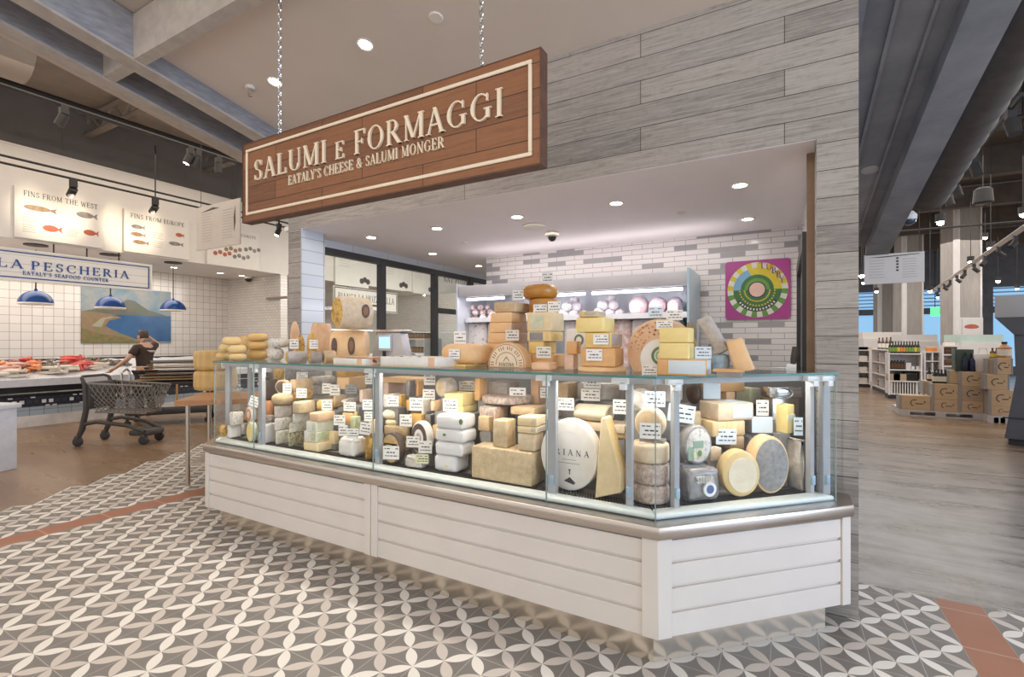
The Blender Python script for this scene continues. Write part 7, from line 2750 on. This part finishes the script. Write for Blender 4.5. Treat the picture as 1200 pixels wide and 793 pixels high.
# columns
COLC = M((.42, .385, .36), .75, (.35, .32, .30), 5, stretch=(3, 3, .4), name='column_concrete')
for n, (px0, px1, s) in enumerate(((1123.5, 1148, 16.5), (1062, 1080, 19.5), (1033, 1046, 23))):
    a, b = ground(px0, s), ground(px1, s)
    w = (b - a).length
    m = MB(); m.b2(-w / 2, w / 2, 0, w, 0, 6.3)
    o = struct(m.build('column_hall', COLC, loc=((a.x + b.x) / 2, (a.y + b.y) / 2, 0), rotz=YAW))
    m = MB(); m.tube([(-w / 2 - .12, -.05, 0), (-w / 2 - .12, -.05, 6.3)], .09, 10); m.b2(w / 2, w / 2 + .06, -.03, .03, 0, 6.3)
    m.build('pipe', SHELFW, o)
    if n == 0:
        zb_, zt_ = CAM_H, CAM_H + (CY - 372) / FPX * s
        m = MB(); m.b2(-w / 2 - .03, w / 2 + .06, -.06, -.03, .9, zt_); c = m.build('column_panel', SHELFW, o)
        t = thing('fish_plaque', 'white plaque with a red fish and a small red emblem on the concrete column', 'plaque', (o.location.x, o.location.y, CAM_H + (CY - 384) / FPX * s), YAW)
        m = MB(); m.b2(-w * .42, w * .42, -.085, -.062, -.45, .32); m.build('panel', SHELFW, t)
        m = MB()
        q = Matrix.Translation((0, -.087, .02)) @ FR_Y
        pts = [(-.25 + .5 * (1 - math.cos(k * PI / 8)) / 2, .10 * math.sin(k * PI / 8)) for k in range(9)] + [(.25 - .5 * (1 - math.cos(k * PI / 8)) / 2, -.05 * math.sin(k * PI / 8)) for k in range(1, 8)]
        m.prism(_ccw(pts), 0, .004, 0, q)
        m.build('fish_picture', REDP, t)
        m = MB()
        arc_ring(m, .05, .09, 0, 2 * PI, 14, 0, Matrix.Translation((-.12, -.087, -.33)) @ FR_Y, .004)
        m.build('emblem', REDP, t)

# hanging directory panel
Yd = 8.4
a, b = onY(1016, 331, Yd), onY(1089, 328, Yd)
zt_ = (onY(1016, 296, Yd).z + onY(1089, 290.5, Yd).z) / 2
t = thing('directory_panel', 'off-white directory panel hanging below the concrete ramp in the grocery hall', 'menu panel', ((a.x + b.x) / 2, Yd + .25, (a.z + b.z) / 2))
w, h = b.x - a.x, zt_ - (a.z + b.z) / 2
m = MB(); m.b2(-w / 2, w / 2, 0, .03, 0, h); m.build('board', M((.72, .66, .62), .6, (.69, .63, .59), 4, name='directory_board'), t)
textlines(t, -w * .42, h * .78, w * .34, 7, h * .095, fr=FR_Y, th=h * .02)
textlines(t, w * .14, h * .78, w * .30, 8, h * .085, fr=FR_Y, th=h * .02)
m = MB()
m.prism([(-w * .45, h * .90), (w * .4, h * .95), (w * .44, h * .93), (-w * .2, h * .88)], 0, .003, 0, FR_Y)
for i in range(5):
    m.b2(w * .04, w * .08, -.003, 0, h * (.40 + .1 * i), h * (.46 + .1 * i))
m.build('drawing', INKB, t)
m = MB()
for xx in (-w * .42, w * .42):
    m.tube([(xx, .015, h), (xx, .015, 6.3 - t.location.z)], .005, 5)
m.build('hanging_wire', DARK, t)

# dark kiosk cut by the right edge
p = onZ(1177, 521, 0)
t = thing('dark_kiosk', 'dark grey tapering kiosk with an overhanging pale band at the right edge', 'kiosk', (p.x, p.y, 0), YAW + R(-48))
KGREY = M((.085, .085, .095), .5, (.07, .07, .08), 4, name='kiosk_grey')
KBAND = M((.42, .41, .41), .5, (.38, .37, .37), 4, name='kiosk_band')
s = p.dot(FWD)
zt1_, zt0_, zb1 = [CAM_H + (CY - y) / FPX * s for y in (346, 372, 392)]
m = MB(); m.prism([(0, .10), (1.4, .10), (1.4, zb1), (.10, zb1 - .0), (.12, 1.0)], 0, 1.2, 0, Matrix.Translation((0, 1.2, 0)) @ FR_Y); m.build('body', KGREY, t)
m = MB(); m.b2(.04, 1.4, .05, 1.15, 0, .10); m.b2(-.02, 1.4, -.01, .0, .40, .42); m.build('toe_kick', DARK, t)
m = MB(); m.prism([(.10, zb1), (1.6, zb1), (1.6, zt0_), (-.10, zt0_)], -.05, 1.3, 0, Matrix.Translation((0, 1.25, 0)) @ FR_Y); m.build('slanted_soffit', KGREY, t)
m = MB(); m.b2(-.10, 1.6, -.06, 1.3, zt0_, zt1_); m.build('band', KBAND, t, bevel=.006)

# ------------------------------------------------------------------ lights, tracks and fittings under the dark ceiling
for i, (px, py, s, r) in enumerate(((1102, 260.5, 9, .055), (1076.5, 235, 10, .05), (1161, 291, 10, .05), (1154.5, 278.5, 13, .045), (1199, 251.5, 9, .05), (1137.5, 307, 12, .05), (1090, 341, 14, .05), (1169.5, 329.5, 16, .055),
                                    (1009.5, 323, 13, .06), (1027, 341.5, 17, .05), (1148.5, 338.5, 17, .05), (1011.5, 331.5, 16, .045), (1099, 348.5, 18, .04), (1113, 345, 18, .04), (1192, 338, 16, .045))):
    p = onS(px, py, s)
    t = thing('hall_spotlight', ['brightest starlike lamp in front of the pillar row', 'bright lamp just past the end of the concrete ramp'][i] if i < 2 else 'bright spotlight glowing under the dark ceiling of the grocery hall', 'spotlight', p, 0, None if i < 2 else 'glowing spotlights of the grocery hall')
    m = MB(); m.blob((0, 0, 0), r); m.build('bulb', emit((1, .93, .82), 45), t, smooth=True)
    m = MB(); m.cyl((0, 0, .01), r * 1.4, r * 2.6, 14); m.build('lamp_head', DARK, t)
    m = MB(); m.tube([(0, 0, r * 2.6), (0, 0, 6.3 - p.z)], .008, 5); m.build('stem', DARK, t)
pa, pb = onS(1204, 258, 7.2), onS(1093, 343, 16.5)
z = (pa.z + pb.z) / 2
m = MB(); m.tube([(pa.x, pa.y, z), (pb.x, pb.y, z)], .05, 4)
tag(m.build('light_track', M((.55, .50, .47), .5, name='white_track')), 'long white lighting track crossing in front of the concrete column', 'light track')
for k in range(9):
    f = .06 + .1 * k
    p = Vector((pa.x, pa.y, z)).lerp(Vector((pb.x, pb.y, z)), f)
    spot_head(p, 'black spotlight on the long white lighting track', .14, aim=(.5 if k % 2 else -.5, -.3, -.6), lit=False, size=.055, group='spots of the long white track')
pa, pb = onS(1198, 128, 5.2), onS(1108, 214, 8.6)
z = (pa.z + pb.z) / 2
track('light_track', 'black lighting track close under the ribbed duct', (pa.x, pa.y, z), (pb.x, pb.y, z), .025)
for f, lab in ((.10, 'big black spotlight at the right edge under the ribbed duct'), (.5, 'black spotlight in the middle of the track by the ribbed duct'), (.80, 'black spotlight near the far end of the track by the ribbed duct'), (.95, 'last black spotlight on the track by the ribbed duct')):
    p = Vector((pa.x, pa.y, z)).lerp(Vector((pb.x, pb.y, z)), f)
    spot_head(p, lab, .14, aim=(.2, -.2, -1), lit=False, size=.085)
p = onS(1152, 226, 9)
t = thing('ceiling_speaker', 'round black loudspeaker hanging under the dark ceiling', 'loudspeaker', p)
m = MB(); m.lathe([(.12, -.2), (.15, -.18), (.13, .06), (.08, .10)], 18); m.build('body', DARK, t, smooth=True)
m = MB(); m.tube([(0, 0, .1), (0, 0, 6.3 - p.z)], .01, 5); m.build('stem', DARK, t)
p = onY(1065, 256, 8.12)
t = thing('security_camera', 'glossy dome camera hanging at the end of the concrete ramp', 'camera', p)
m = MB(); m.lathe([(.085, -.02), (.09, .04), (.05, .09)], 18); m.build('housing', SHELFW, t, smooth=True)
m = MB(); m.blob((0, 0, -.02), (.08, .08, .07)); m.build('dome', M((.05, .07, .09), .1, name='smoked_dome'), t, smooth=True)
m = MB(); m.tube([(0, 0, .09), (0, 0, .16), (-.05, 0, .18), (1.241 - p.x, 0, .18)], .018, 6); m.build('stem', DARK, t)
for k, (y, x0, x1, zz) in enumerate(((7.2, 1.6, 9, 4.7), (10.5, 1.2, 12, 5.1), (14.2, 1.0, 14, 5.0), (18.0, .8, 15, 4.8))):
    track('ceiling_pipe', ('nearest', 'second', 'third', 'fourth')[k] + ' thin conduit crossing under the dark ceiling of the grocery hall', (x0, y, zz), (x1, y + .6, zz), .03)
p = onZ(1019, 198, 3.0)
d = ray(1019.5, 199)
tt = (RZ0 + RK * RY0 + .14 - CAM_H) / (d.z + RK * d.y)
p = CAM + d * tt
o = MB().lathe([(.07, -.01), (.08, 0)], 20).build('ceiling_cover', KBAND, smooth=True, loc=p)
o.rotation_euler.x = -math.atan(RK)
tag(o, 'small round cover on the underside of the concrete ramp', 'ceiling cover')
p = onS(1096, 363, 22)
t = thing('exit_sign', 'small green lit exit sign hanging far back in the grocery hall', 'sign', p)
m = MB(); m.b2(-.16, .16, 0, .06, -.28, .12); m.build('lit_panel', emit((.1, .8, .25), 1.5), t)
m = MB(); m.tube([(0, .03, .12), (0, .03, 6.3 - p.z)], .015, 5); m.build('stem', DARK, t)
